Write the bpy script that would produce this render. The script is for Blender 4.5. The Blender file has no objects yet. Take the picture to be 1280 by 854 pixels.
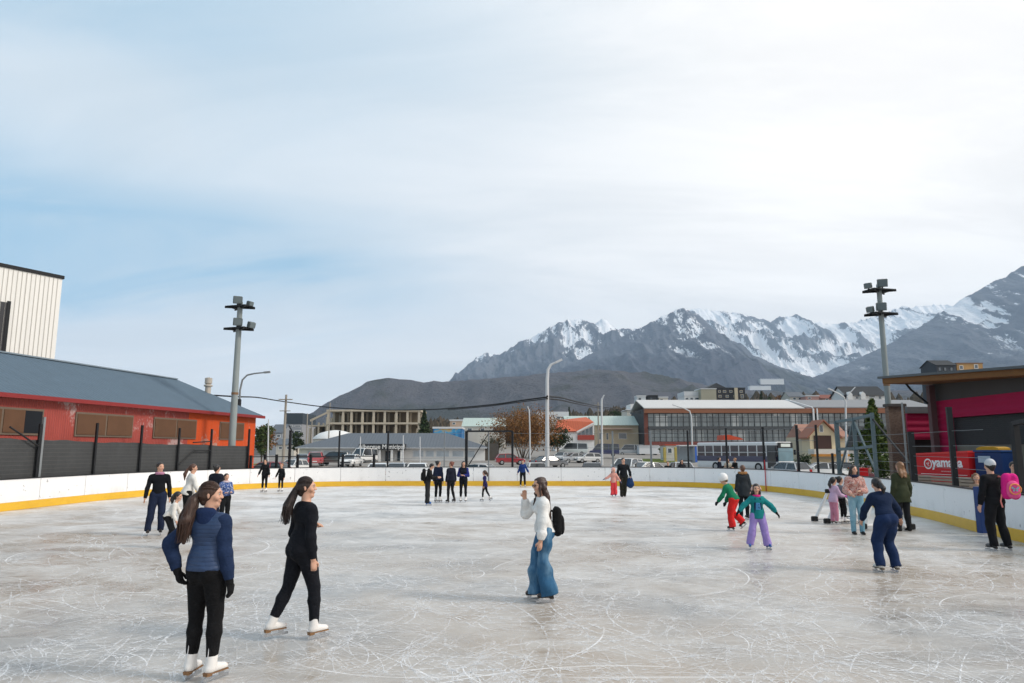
import bpy, bmesh, math, random
import numpy as np
from mathutils import Vector, Matrix
random.seed(7)
SC = bpy.context.scene
COL = SC.collection
R = math.radians
# ------------------------------------------------------------------ camera model
F = 880.0; CAMH = 2.0; TH = math.atan(135.0 / F)
cs, sn = math.cos(TH), math.sin(TH)
def gnd(px, py, z=0.0):
    u = (px - 640) / F; v = (427 - py) / F
    t = (z - CAMH) / (sn + v * cs)
    return Vector((u * t, t * (cs - v * sn), z))
def zat(py, Y):
    v = (427 - py) / F
    return CAMH + Y * (sn + v * cs) / (cs - v * sn)
def xat(px, Y, z=2.0):
    return (px - 640) / F * (Y * cs + (z - CAMH) * sn)
def pt(px, py, Y):
    z = zat(py, Y)
    return Vector((xat(px, Y, z), Y, z))
cam_d = bpy.data.cameras.new('camera'); cam = bpy.data.objects.new('camera', cam_d); COL.objects.link(cam)
cam.location = (0, 0, CAMH); cam.rotation_euler = (math.pi / 2 + TH, 0, 0)
cam_d.sensor_width = 36; cam_d.lens = F / 1280 * 36; cam_d.clip_start = 0.1; cam_d.clip_end = 40000
SC.camera = cam
vs = SC.view_settings
vs.view_transform = 'Standard'; vs.look = 'None'; vs.exposure = 0.40; vs.gamma = 1.0; vs.use_curve_mapping = False
# ------------------------------------------------------------------ object helpers
def tag(o, label=None, cat=None, group=None, kind=None):
    if label: o['label'] = label
    if cat: o['category'] = cat
    if group: o['group'] = group
    if kind: o['kind'] = kind
    return o
def link(name, verts, faces, mat=None, parent=None, smooth=False, loc=(0, 0, 0), rz=0.0):
    me = bpy.data.meshes.new(name)
    me.from_pydata([tuple(v) for v in verts], [], faces)
    if mat: me.materials.append(mat)
    if smooth: me.polygons.foreach_set('use_smooth', [True] * len(me.polygons))
    me.update()
    o = bpy.data.objects.new(name, me); COL.objects.link(o)
    if parent: o.parent = parent
    o.location = loc; o.rotation_euler = (0, 0, rz)
    return o
def empty(name, loc=(0, 0, 0), rz=0.0):
    o = bpy.data.objects.new(name, None); COL.objects.link(o)
    o.location = loc; o.rotation_euler = (0, 0, rz); o.empty_display_size = 0.2
    return o
def copy_tree(o, parent=None):
    c = o.copy(); COL.objects.link(c)
    if parent: c.parent = parent
    for ch in list(o.children): copy_tree(ch, c)
    return c
class MB:
    def __init__(s): s.v = []; s.f = []
    def quad(s, a, b, c, d):
        n = len(s.v); s.v += [tuple(a), tuple(b), tuple(c), tuple(d)]; s.f.append((n, n+1, n+2, n+3)); return s
    def poly(s, pts):
        n = len(s.v); s.v += [tuple(p) for p in pts]; s.f.append(tuple(range(n, n+len(pts)))); return s
    def box(s, x0, x1, y0, y1, z0, z1):
        n = len(s.v)
        s.v += [(x0,y0,z0),(x1,y0,z0),(x1,y1,z0),(x0,y1,z0),(x0,y0,z1),(x1,y0,z1),(x1,y1,z1),(x0,y1,z1)]
        s.f += [(n,n+3,n+2,n+1),(n+4,n+5,n+6,n+7),(n,n+1,n+5,n+4),(n+1,n+2,n+6,n+5),(n+2,n+3,n+7,n+6),(n+3,n,n+4,n+7)]
        return s
    def bbox(s, x0, x1, y0, y1, z0, z1, b=0.02):
        # box with chamfered vertical and top edges
        pts = [(x0+b,y0),(x1-b,y0),(x1,y0+b),(x1,y1-b),(x1-b,y1),(x0+b,y1),(x0,y1-b),(x0,y0+b)]
        ins = [(x0+2*b,y0+b),(x1-2*b,y0+b),(x1-b,y0+2*b),(x1-b,y1-2*b),(x1-2*b,y1-b),(x0+2*b,y1-b),(x0+b,y1-2*b),(x0+b,y0+2*b)]
        n = len(s.v)
        s.v += [(p[0],p[1],z0) for p in pts] + [(p[0],p[1],z1-b) for p in pts] + [(p[0],p[1],z1) for p in ins]
        for k in range(8):
            j = (k+1) % 8
            s.f += [(n+k,n+j,n+8+j,n+8+k),(n+8+k,n+8+j,n+16+j,n+16+k)]
        s.f += [tuple(n+16+k for k in range(8)), tuple(n+7-k for k in range(8))]
        return s
    def obox(s, p, q, w, h, up=Vector((0,0,1))):
        # box beam from p to q with width w (sideways) and height h
        p = Vector(p); q = Vector(q); d = (q-p).normalized()
        a = d.cross(up)
        if a.length < 1e-4: a = Vector((1,0,0))
        a.normalize(); b = a.cross(d).normalized()
        n = len(s.v)
        for e in (p, q):
            for i, j in ((-1,-1),(1,-1),(1,1),(-1,1)): s.v.append(tuple(e + a*(i*w/2) + b*(j*h/2)))
        s.f += [(n,n+1,n+2,n+3),(n+7,n+6,n+5,n+4)] + [(n+k,n+4+k,n+4+(k+1)%4,n+(k+1)%4) for k in range(4)]
        return s
    def tube(s, pts, rad, seg=8, cap=True):
        pts = [Vector(p) for p in pts]
        if not hasattr(rad, '__len__'): rad = [rad]*len(pts)
        n0 = len(s.v); N = len(pts); prev = None
        for i, p in enumerate(pts):
            d = (pts[min(i+1,N-1)] - pts[max(i-1,0)])
            if d.length < 1e-9: d = Vector((0,0,1))
            d.normalize()
            a = d.cross(Vector((0,0,1))) if abs(d.z) < 0.95 else d.cross(Vector((1,0,0)))
            a.normalize()
            if prev is not None:
                a = (prev - d*prev.dot(d))
                if a.length < 1e-4: a = d.cross(Vector((0,1,0)))
                a.normalize()
            prev = a; b = d.cross(a)
            for k in range(seg):
                t = 2*math.pi*k/seg
                s.v.append(tuple(p + (a*math.cos(t)+b*math.sin(t))*rad[i]))
        for i in range(N-1):
            for k in range(seg):
                j = (k+1) % seg
                s.f.append((n0+i*seg+k, n0+i*seg+j, n0+(i+1)*seg+j, n0+(i+1)*seg+k))
        if cap:
            s.f.append(tuple(n0+seg-1-k for k in range(seg)))
            s.f.append(tuple(n0+(N-1)*seg+k for k in range(seg)))
        return s
    def lathe(s, prof, c=(0,0,0), seg=16):
        n0 = len(s.v)
        for r, z in prof:
            for k in range(seg):
                t = 2*math.pi*k/seg; s.v.append((c[0]+r*math.cos(t), c[1]+r*math.sin(t), c[2]+z))
        for i in range(len(prof)-1):
            for k in range(seg):
                j = (k+1) % seg
                s.f.append((n0+i*seg+k, n0+i*seg+j, n0+(i+1)*seg+j, n0+(i+1)*seg+k))
        s.f.append(tuple(n0+seg-1-k for k in range(seg)))
        s.f.append(tuple(n0+(len(prof)-1)*seg+k for k in range(seg)))
        return s
    def prism(s, poly, axis, a, b):
        # poly 2D points, extruded along axis ('x','y','z') from a to b
        def P(p, t):
            if axis == 'x': return (t, p[0], p[1])
            if axis == 'y': return (p[0], t, p[1])
            return (p[0], p[1], t)
        n = len(s.v); m = len(poly)
        s.v += [P(p, a) for p in poly] + [P(p, b) for p in poly]
        s.f += [tuple(n+i for i in range(m)), tuple(n+m+m-1-i for i in range(m))]
        for i in range(m):
            j = (i+1) % m; s.f.append((n+i, n+m+i, n+m+j, n+j))
        return s
    def wheel(s, c, r, w, seg=20):
        # solid disc on the x axis
        n0 = len(s.v)
        for dx, rr in ((-w/2, r*0.92), (-w/2*0.8, r), (w/2*0.8, r), (w/2, r*0.92)):
            for k in range(seg):
                t = 2*math.pi*k/seg; s.v.append((c[0]+dx, c[1]+rr*math.cos(t), c[2]+rr*math.sin(t)))
        for i in range(3):
            for k in range(seg):
                j = (k+1) % seg; s.f.append((n0+i*seg+k, n0+i*seg+j, n0+(i+1)*seg+j, n0+(i+1)*seg+k))
        s.f.append(tuple(n0+seg-1-k for k in range(seg))); s.f.append(tuple(n0+3*seg+k for k in range(seg)))
        return s
    def build(s, name, mat, parent=None, smooth=False, loc=(0,0,0), rz=0.0):
        o = link(name, s.v, s.f, mat, parent, smooth, loc, rz)
        bm = bmesh.new(); bm.from_mesh(o.data); bmesh.ops.recalc_face_normals(bm, faces=bm.faces); bm.to_mesh(o.data); bm.free()
        if smooth:
            o.data.polygons.foreach_set('use_smooth', [True]*len(o.data.polygons))
            try: o.data.set_sharp_from_angle(angle=R(38))
            except Exception: pass
        return o
# ------------------------------------------------------------------ numpy noise
def _hash(ix, iy, seed):
    h = (ix.astype(np.int64)*374761393 + iy.astype(np.int64)*668265263 + seed*1442695041) & 0xFFFFFFFF
    h = ((h ^ (h >> 13)) * 1274126177) & 0xFFFFFFFF
    return ((h ^ (h >> 16)) & 0xFFFF) / 65535.0
def vnoise(x, y, seed=0):
    x0 = np.floor(x); y0 = np.floor(y); fx = x-x0; fy = y-y0
    fx = fx*fx*fx*(fx*(fx*6-15)+10); fy = fy*fy*fy*(fy*(fy*6-15)+10)
    a = _hash(x0, y0, seed); b = _hash(x0+1, y0, seed); c = _hash(x0, y0+1, seed); d = _hash(x0+1, y0+1, seed)
    return (a*(1-fx)+b*fx)*(1-fy) + (c*(1-fx)+d*fx)*fy
def fbm(x, y, oct=5, seed=0, ridged=False, gain=0.5):
    s = 0; a = 1; t = 0
    for o in range(oct):
        n = vnoise(x, y, seed+o*17)
        if ridged: n = 1-abs(2*n-1); n = n*n
        s = s + a*n; t += a; a *= gain; x, y = x*2.03+1.7*y*0.13, y*2.03-1.7*x*0.065
    return s/t
def sstep(a, b, x):
    t = np.clip((x-a)/(b-a), 0, 1); return t*t*(3-2*t)
# ------------------------------------------------------------------ material helpers
class NT:
    def __init__(s, tree): s.t = tree; s.n = tree.nodes; s.l = tree.links
    def new(s, typ, **kw):
        nd = s.n.new(typ)
        for k, v in kw.items():
            if k == 'ins':
                for kk, vv in v.items(): s.set(nd, kk, vv)
            else: setattr(nd, k, v)
        return nd
    def set(s, nd, key, val):
        sock = nd.inputs[key]
        if isinstance(val, bpy.types.NodeSocket): s.l.new(val, sock)
        else:
            if hasattr(sock.default_value, '__len__') and not isinstance(val, str):
                val = tuple(val)
                if len(sock.default_value) == 4 and len(val) == 3: val = val + (1,)
            sock.default_value = val
    def math(s, op, a, b=None, c=None, clamp=False):
        nd = s.n.new('ShaderNodeMath'); nd.operation = op; nd.use_clamp = clamp
        s.set(nd, 0, a)
        if b is not None: s.set(nd, 1, b)
        if c is not None: s.set(nd, 2, c)
        return nd.outputs[0]
    def vmul(s, v, k):
        nd = s.n.new('ShaderNodeMapping'); s.set(nd, 'Vector', v); nd.inputs['Scale'].default_value = k; return nd.outputs[0]
    def noise(s, vec, scale, detail=4, rough=0.55, dist=0.0, out='Fac'):
        nd = s.n.new('ShaderNodeTexNoise'); s.set(nd, 'Vector', vec); nd.inputs['Scale'].default_value = scale
        nd.inputs['Detail'].default_value = detail; nd.inputs['Roughness'].default_value = rough; nd.inputs['Distortion'].default_value = dist
        return nd.outputs[out]
    def ramp(s, fac, stops, interp='LINEAR'):
        nd = s.n.new('ShaderNodeValToRGB'); s.set(nd, 'Fac', fac); cr = nd.color_ramp; cr.interpolation = interp
        while len(cr.elements) < len(stops): cr.elements.new(0.5)
        for e, (p, c) in zip(cr.elements, stops):
            e.position = p
            if not hasattr(c, '__len__'): c = (c, c, c)
            e.color = tuple(c) + (1,) if len(c) == 3 else c
        return nd.outputs['Color']
    def sm(s, x, a, b):
        nd = s.n.new('ShaderNodeMapRange'); nd.interpolation_type = 'SMOOTHSTEP'; s.set(nd, 'Value', x)
        nd.inputs['From Min'].default_value = a; nd.inputs['From Max'].default_value = b; return nd.outputs[0]
    def mix(s, fac, a, b, blend='MIX'):
        nd = s.n.new('ShaderNodeMix'); nd.data_type = 'RGBA'; nd.blend_type = blend
        s.set(nd, 0, fac); s.set(nd, 6, a); s.set(nd, 7, b); return nd.outputs[2]
    def bump(s, h, strength=0.3, dist=0.01):
        nd = s.n.new('ShaderNodeBump'); s.set(nd, 'Height', h); nd.inputs['Strength'].default_value = strength
        nd.inputs['Distance'].default_value = dist; return nd.outputs[0]
    def pos(s): return s.n.new('ShaderNodeNewGeometry').outputs['Position']
    def obj(s): return s.n.new('ShaderNodeTexCoord').outputs['Object']
    def xyz(s, v):
        nd = s.n.new('ShaderNodeSeparateXYZ'); s.set(nd, 0, v); return nd.outputs
def mat_nt(name, rough=0.6, metal=0.0, spec=0.4):
    m = bpy.data.materials.new(name); m.use_nodes = True
    nt = NT(m.node_tree); b = nt.n['Principled BSDF']
    b.inputs['Roughness'].default_value = rough; b.inputs['Metallic'].default_value = metal
    b.inputs['Specular IOR Level'].default_value = spec
    return m, nt, b
_mc = {}
def flat(col, rough=0.6, var=0.18, scale=6.0, metal=0.0, bump=0.0, spec=0.2, name='paint'):
    """a plain surface with grime / fading of its own"""
    key = (tuple(col), rough, var, scale, metal, bump, spec)
    if key in _mc: return _mc[key]
    m, nt, b = mat_nt(name, rough, metal, spec)
    c = nt.obj()
    n = nt.noise(c, scale, 5, 0.6)
    n2 = nt.noise(nt.vmul(c, (1, 1, 0.25)), scale*0.37, 3, 0.5)
    v = nt.math('ADD', nt.math('MULTIPLY', n, 0.6), nt.math('MULTIPLY', n2, 0.4))
    f = nt.math('MULTIPLY_ADD', v, 2*var, 1-var)
    mx = nt.n.new('ShaderNodeVectorMath'); mx.operation = 'SCALE'
    mx.inputs[0].default_value = tuple(col); nt.l.new(f, mx.inputs['Scale'])
    nt.l.new(mx.outputs[0], b.inputs['Base Color'])
    nt.set(b, 'Roughness', nt.math('MULTIPLY_ADD', n, 0.2, rough-0.1, clamp=True))
    if bump: nt.set(b, 'Normal', nt.bump(n, bump, 0.02))
    _mc[key] = m; return m
def ribbed(col, pitch=0.2, axis='y', depth=0.5, rough=0.5, worn=None, wornamt=0.0, var=0.15, metal=0.0, name='corrugated_metal'):
    """corrugated sheet: ribs run at right angles to axis"""
    m, nt, b = mat_nt(name, rough, metal, 0.2)
    c = nt.obj(); x = nt.xyz(c)
    a = x['XYZ'.index(axis.upper())]
    w = nt.math('SINE', nt.math('MULTIPLY', a, 2*math.pi/pitch))
    n = nt.noise(nt.vmul(c, (1, 1, 0.5)), 1.6, 6, 0.65)
    n2 = nt.noise(c, 9, 4, 0.6)
    seam = nt.math('LESS_THAN', nt.math('FRACT', nt.math('MULTIPLY', a, 1/1.1)), 0.025)
    f = nt.math('MULTIPLY_ADD', nt.math('ADD', nt.math('MULTIPLY', n, 0.7), nt.math('MULTIPLY', n2, 0.3)), 2*var, 1-var)
    f = nt.math('MULTIPLY', f, nt.math('MULTIPLY_ADD', seam, -0.15, 1))
    mx = nt.n.new('ShaderNodeVectorMath'); mx.operation = 'SCALE'
    base = tuple(col)
    if worn is not None:
        wm = nt.sm(nt.math('ADD', nt.math('MULTIPLY', nt.noise(nt.vmul(c, (1, 1, 0.6)), 0.45, 6, 0.7), 1.0), nt.math('MULTIPLY', n2, 0.25)), 0.68-wornamt, 0.78-wornamt)
        colr = nt.mix(wm, base, worn); nt.l.new(colr, mx.inputs[0])
    else: mx.inputs[0].default_value = base
    nt.l.new(f, mx.inputs['Scale']); nt.l.new(mx.outputs[0], b.inputs['Base Color'])
    nt.set(b, 'Normal', nt.bump(w, depth, 0.03))
    return m
def glass_mat(col=(0.05, 0.07, 0.09), rough=0.08, name='window_glass'):
    key = ('glass', tuple(col), rough)
    if key in _mc: return _mc[key]
    m, nt, b = mat_nt(name, rough, 0.0, 0.8)
    n = nt.noise(nt.obj(), 0.7, 2)
    c = nt.mix(n, tuple(x*0.6 for x in col), tuple(x*1.5 for x in col)); nt.set(b, 'Base Color', c)
    _mc[key] = m; return m
# ------------------------------------------------------------------ light and sky
SUN_AZ = R(104)      # from straight ahead (+Y) towards the right (+X)
SUN_EL = R(36)
sd = Vector((math.sin(SUN_AZ)*math.cos(SUN_EL), math.cos(SUN_AZ)*math.cos(SUN_EL), math.sin(SUN_EL)))
sl = bpy.data.lights.new('sun', 'SUN'); sl.energy = 1.7; sl.angle = R(12); sl.color = (1.0, 0.93, 0.84)
so = bpy.data.objects.new('sun', sl); COL.objects.link(so)
so.rotation_euler = (-sd).to_track_quat('-Z', 'Y').to_euler()
w = bpy.data.worlds.new('World'); SC.world = w; w.use_nodes = True
nt = NT(w.node_tree)
for n_ in list(nt.n): nt.n.remove(n_)
out = nt.new('ShaderNodeOutputWorld'); bg = nt.new('ShaderNodeBackground'); nt.l.new(bg.outputs[0], out.inputs['Surface'])
sky = nt.new('ShaderNodeTexSky', sky_type='NISHITA'); sky.sun_disc = False; sky.sun_elevation = SUN_EL; sky.sun_rotation = SUN_AZ
sky.altitude = 100; sky.air_density = 1.0; sky.dust_density = 1.2
bg.inputs['Strength'].default_value = 0.107
d = nt.new('ShaderNodeTexCoord').outputs['Generated']
X = nt.xyz(d)
zz = nt.math('ADD', nt.math('MAXIMUM', X[2], 0.0), 0.22)
cmb = nt.new('ShaderNodeCombineXYZ'); nt.set(cmb, 0, nt.math('DIVIDE', X[0], zz)); nt.set(cmb, 1, nt.math('DIVIDE', X[1], zz))
pl = cmb.outputs[0]
rot = nt.new('ShaderNodeMapping'); nt.set(rot, 'Vector', pl); rot.inputs['Rotation'].default_value = (0, 0, R(38)); rot.inputs['Scale'].default_value = (0.36, 0.85, 1)
rot.inputs['Location'].default_value = (0.3, 1.7, 0)
n1 = nt.noise(rot.outputs[0], 1.0, 3, 0.5, 0.5)
n2 = nt.noise(rot.outputs[0], 3.0, 5, 0.55, 0.8)
# breaks in the deck: a long gap low on the left, a hazier one high on the left
zw = nt.math('ADD', X[2], nt.math('MULTIPLY', nt.math('SUBTRACT', n1, 0.5), 0.26))
zw = nt.math('ADD', zw, nt.math('MULTIPLY', nt.math('SUBTRACT', n2, 0.5), 0.10))
g1 = nt.math('POWER', 2.718, nt.math('MULTIPLY', nt.math('POWER', nt.math('ABSOLUTE', nt.math('DIVIDE', nt.math('SUBTRACT', zw, 0.255), 0.085)), 2.0), -1.0))
g1 = nt.math('MULTIPLY', g1, nt.sm(nt.math('MULTIPLY_ADD', n1, 0.3, X[0]), 0.28, -0.38))
g2 = nt.math('MULTIPLY', nt.sm(zw, 0.33, 0.50), nt.sm(nt.math('MULTIPLY_ADD', n2, 0.35, X[0]), 0.42, -0.42))
gap = nt.math('ADD', nt.math('MULTIPLY', g1, 1.5), nt.math('MULTIPLY', g2, 1.0), clamp=True)
gap = nt.math('MULTIPLY', gap, nt.math('MULTIPLY_ADD', nt.sm(n2, 0.3, 0.62), 0.45, 0.6), clamp=True)
n4 = nt.noise(rot.outputs[0], 1.9, 7, 0.62, 1.2)
cl = nt.mix(nt.sm(nt.math('MULTIPLY_ADD', n4, 0.6, nt.math('MULTIPLY', n2, 0.4)), 0.32, 0.66), (5.6, 6.05, 6.4), (7.3, 7.4, 7.5))
cl = nt.mix(nt.sm(X[0], -0.1, 0.45), cl, nt.mix(nt.sm(n4, 0.35, 0.65), (8.0, 7.8, 7.6), (9.2, 8.95, 8.65)))
veil = nt.mix(0.75, sky.outputs[0], (2.6, 4.7, 6.2))
col = nt.mix(gap, cl, veil)
below = nt.sm(X[2], -0.02, -0.12)
col = nt.mix(below, col, (2.5, 2.5, 2.6))
nt.l.new(col, bg.inputs['Color'])
# ------------------------------------------------------------------ ground
def ghs(x, y):
    x = np.asarray(x, float); y = np.asarray(y, float)
    a = x / np.maximum(y, 20.0)
    k1 = sstep(-0.42, -0.12, a); k2 = sstep(-0.05, 0.35, a)
    h = 0.026*np.maximum(0, y-100)*k1*sstep(90, 130, y) + 0.060*np.maximum(0, y-175)*k2 + 0.03*np.maximum(0, y-230)*k1
    h = h - 0.48*sstep(43, 48, y)*(1-sstep(76, 88, y))
    return np.minimum(h, 9+11*k1+14*k2)
def gh(x, y): return float(ghs(x, y))
def grid_mesh(name, xs, ys, zf, mat, smooth=True):
    Xg, Yg = np.meshgrid(xs, ys); Z = zf(Xg, Yg)
    V = np.stack([Xg.ravel(), Yg.ravel(), Z.ravel()], 1)
    nx, ny = len(xs), len(ys)
    idx = np.arange(nx*ny).reshape(ny, nx)
    Fq = np.stack([idx[:-1,:-1].ravel(), idx[:-1,1:].ravel(), idx[1:,1:].ravel(), idx[1:,:-1].ravel()], 1)
    me = bpy.data.meshes.new(name); me.vertices.add(len(V)); me.vertices.foreach_set('co', V.ravel())
    me.loops.add(len(Fq)*4); me.loops.foreach_set('vertex_index', Fq.ravel())
    me.polygons.add(len(Fq)); me.polygons.foreach_set('loop_start', np.arange(0, len(Fq)*4, 4)); me.polygons.foreach_set('loop_total', np.full(len(Fq), 4))
    me.materials.append(mat); me.update(calc_edges=True)
    if smooth: me.polygons.foreach_set('use_smooth', [True]*len(me.polygons))
    o = bpy.data.objects.new(name, me); COL.objects.link(o); return o
m, nt, b = mat_nt('asphalt_ground', 0.9, 0, 0.2)
p = nt.pos(); n = nt.noise(p, 0.08, 6, 0.6); n2 = nt.noise(p, 2.5, 4, 0.6)
town = nt.mix(n2, nt.mix(n, (0.16, 0.15, 0.14), (0.36, 0.33, 0.30)), (0.27, 0.25, 0.23))
scrub = nt.mix(nt.noise(p, 0.03, 6, 0.7), (0.055, 0.055, 0.05), (0.12, 0.105, 0.09))
nt.set(b, 'Base Color', nt.mix(nt.sm(nt.math('MULTIPLY_ADD', n, 60, nt.xyz(p)[1]), 210, 260), town, scrub))
M_GROUND = m
xs = np.unique(np.concatenate([np.linspace(-3500, -300, 16), np.linspace(-300, 420, 73), np.linspace(420, 3500, 16)]))
ys = np.unique(np.concatenate([np.linspace(-80, 60, 15), np.linspace(60, 420, 61), np.linspace(420, 2000, 20)]))
tag(grid_mesh('ground', xs, ys, lambda x, y: ghs(x, y)-0.06, M_GROUND), kind='structure')
m, nt, b = mat_nt('grass_verge', 0.95, 0, 0.1)
p = nt.pos(); n = nt.noise(p, 0.6, 6, 0.7)
nt.set(b, 'Base Color', nt.ramp(n, [(0.3, (0.07, 0.085, 0.02)), (0.6, (0.14, 0.18, 0.04)), (0.8, (0.21, 0.2, 0.08))]))
M_GRASS = m
def grass_patch(px0, px1, Y0, Y1):
    x0, x1 = xat(px0, (Y0+Y1)/2), xat(px1, (Y0+Y1)/2)
    xs = np.linspace(x0, x1, 14); ys = np.linspace(Y0, Y1, 10)
    e = lambda x, y: 0.10*np.minimum(1, 6*np.minimum(np.minimum((x-x0)/(x1-x0), (x1-x)/(x1-x0)), np.minimum((y-Y0)/(Y1-Y0), (Y1-y)/(Y1-Y0))))
    tag(grid_mesh('grass_verge', xs, ys, lambda x, y: ghs(x, y)-0.05+e(x, y), M_GRASS), kind='structure')
grass_patch(792, 852, 108, 122)
grass_patch(612, 632, 118, 132)
grass_patch(333, 372, 96, 118)
# ------------------------------------------------------------------ ice
m, nt, b = mat_nt('skated_ice', 0.35, 0, 0.45)
p = nt.pos()
rotm = nt.new('ShaderNodeMapping'); nt.set(rotm, 'Vector', p); rotm.inputs['Rotation'].default_value = (0, 0, R(12)); rotm.inputs['Scale'].default_value = (0.75, 1, 1)
q = rotm.outputs[0]
warp = nt.noise(p, 0.35, 3, 0.5, 0, 'Color')
wp = nt.new('ShaderNodeVectorMath', operation='MULTIPLY_ADD'); nt.l.new(warp, wp.inputs[0]); wp.inputs[1].default_value = (1.6, 1.6, 0); nt.l.new(q, wp.inputs[2])
big = nt.noise(wp.outputs[0], 0.55, 7, 0.62)
mid = nt.noise(wp.outputs[0], 2.4, 6, 0.68, 0.6)
fine = nt.noise(p, 26, 4, 0.7)
frost = nt.math('ADD', nt.math('MULTIPLY', big, 0.62), nt.math('MULTIPLY', mid, 0.46))
# arcs: thin rings cut by voronoi cells
def arcs(scale, seed, wd, lo):
    mp = nt.new('ShaderNodeMapping'); nt.set(mp, 'Vector', p); mp.inputs['Location'].default_value = (seed*3.7, seed*1.3, 0); mp.inputs['Rotation'].default_value = (0, 0, seed)
    vo = nt.new('ShaderNodeTexVoronoi'); vo.voronoi_dimensions = '2D'; nt.set(vo, 'Vector', mp.outputs[0]); vo.inputs['Scale'].default_value = scale
    sep = nt.xyz(vo.outputs['Color'])
    rr = nt.math('MULTIPLY_ADD', sep[0], 0.5, 0.12)
    dd = nt.math('ABSOLUTE', nt.math('SUBTRACT', vo.outputs['Distance'], rr))
    ring = nt.math('SUBTRACT', 1, nt.sm(dd, wd*0.3*scale, wd*scale))
    return nt.math('MULTIPLY', ring, nt.sm(nt.noise(mp.outputs[0], 1.1*scale+0.4, 3, 0.6), lo, lo+0.12))
A = None
for sc_, sd_, wd, lo in ((0.35, 1, 0.010, 0.5), (0.22, 2.3, 0.012, 0.48), (0.5, 4.1, 0.008, 0.52), (0.15, 5.7, 0.013, 0.45), (0.7, 7.9, 0.008, 0.5), (0.28, 9.2, 0.010, 0.5)):
    a = arcs(sc_, sd_, wd, lo); A = a if A is None else nt.math('MAXIMUM', A, a)
# long straight cuts at several headings
for ang, off in ((17, 0.1), (71, 3.3), (118, 5.2), (160, 8.7), (43, 2.2)):
    mp = nt.new('ShaderNodeMapping'); nt.set(mp, 'Vector', p); mp.inputs['Rotation'].default_value = (0, 0, R(ang)); mp.inputs['Scale'].default_value = (0.10, 5.0, 1); mp.inputs['Location'].default_value = (off, off, 0)
    s_ = nt.noise(mp.outputs[0], 2.2, 3, 0.6, 0.1)
    A = nt.math('MAXIMUM', A, nt.math('MULTIPLY', nt.sm(s_, 0.66, 0.76), 0.55))
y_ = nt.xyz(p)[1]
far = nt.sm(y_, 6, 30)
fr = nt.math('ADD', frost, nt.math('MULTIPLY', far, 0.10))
f2 = nt.sm(fr, 0.40, 0.76)
warm = nt.sm(nt.noise(p, 0.2, 4, 0.55), 0.34, 0.57)
dark = nt.mix(warm, (0.23, 0.225, 0.215), (0.345, 0.275, 0.205))
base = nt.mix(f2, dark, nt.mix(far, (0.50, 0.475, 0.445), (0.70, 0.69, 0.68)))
base = nt.mix(nt.math('MULTIPLY', nt.sm(fine, 0.52, 0.75), 0.22), base, (0.85, 0.85, 0.86))
base = nt.mix(nt.math('MULTIPLY', A, 0.75), base, (0.88, 0.88, 0.89))
nt.set(b, 'Base Color', base)
ro = nt.math('MULTIPLY_ADD', f2, 0.38, 0.21); ro = nt.math('ADD', ro, nt.math('MULTIPLY', A, 0.3), clamp=True)
nt.set(b, 'Roughness', ro)
hgt = nt.math('ADD', nt.math('MULTIPLY', mid, 0.5), nt.math('ADD', nt.math('MULTIPLY', A, 0.5), nt.math('MULTIPLY', fine, 0.35)))
nt.set(b, 'Normal', nt.bump(hgt, 0.25, 0.006))
M_ICE = m
# outline of the boards (inside face), from near left round the far end to the near right
def catmull(P, n=10):
    out = []
    for i in range(len(P)-1):
        p0, p1, p2, p3 = (np.array(P[max(i-1, 0)], float), np.array(P[i], float), np.array(P[i+1], float), np.array(P[min(i+2, len(P)-1)], float))
        for k in range(n):
            t = k/n
            out.append(0.5*((2*p1)+(-p0+p2)*t+(2*p0-5*p1+4*p2-p3)*t*t+(-p0+3*p1-3*p2+p3)*t**3))
    out.append(np.array(P[-1], float)); return out
BP = catmull([(-17.6, -9), (-17.3, 4), (-16.95, 14), (-16.6, 23.4), (-16.2, 29.3), (-14.9, 34.3), (-12.4, 37.8), (-8.6, 39.6), (-4, 39.8), (2, 39.8), (6.4, 39.6), (9.6, 38.4), (11.9, 35.6), (12.75, 31.8), (12.75, 27), (12.2, 21.6), (11.36, 17.7)], 12)
BP2 = catmull([(11.3, 17.1), (11.05, 15.5), (10.7, 12), (10.2, 4), (9.8, -9)], 6)
ice_poly = [tuple(p) for p in BP] + [tuple(p) for p in BP2]
mbi = MB(); mbi.poly([(x, y, 0.0) for x, y in ice_poly])
ice = mbi.build('ice_surface', M_ICE); tag(ice, kind='structure')
if ice.data.polygons[0].normal.z < 0:
    ice.data.flip_normals()
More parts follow.
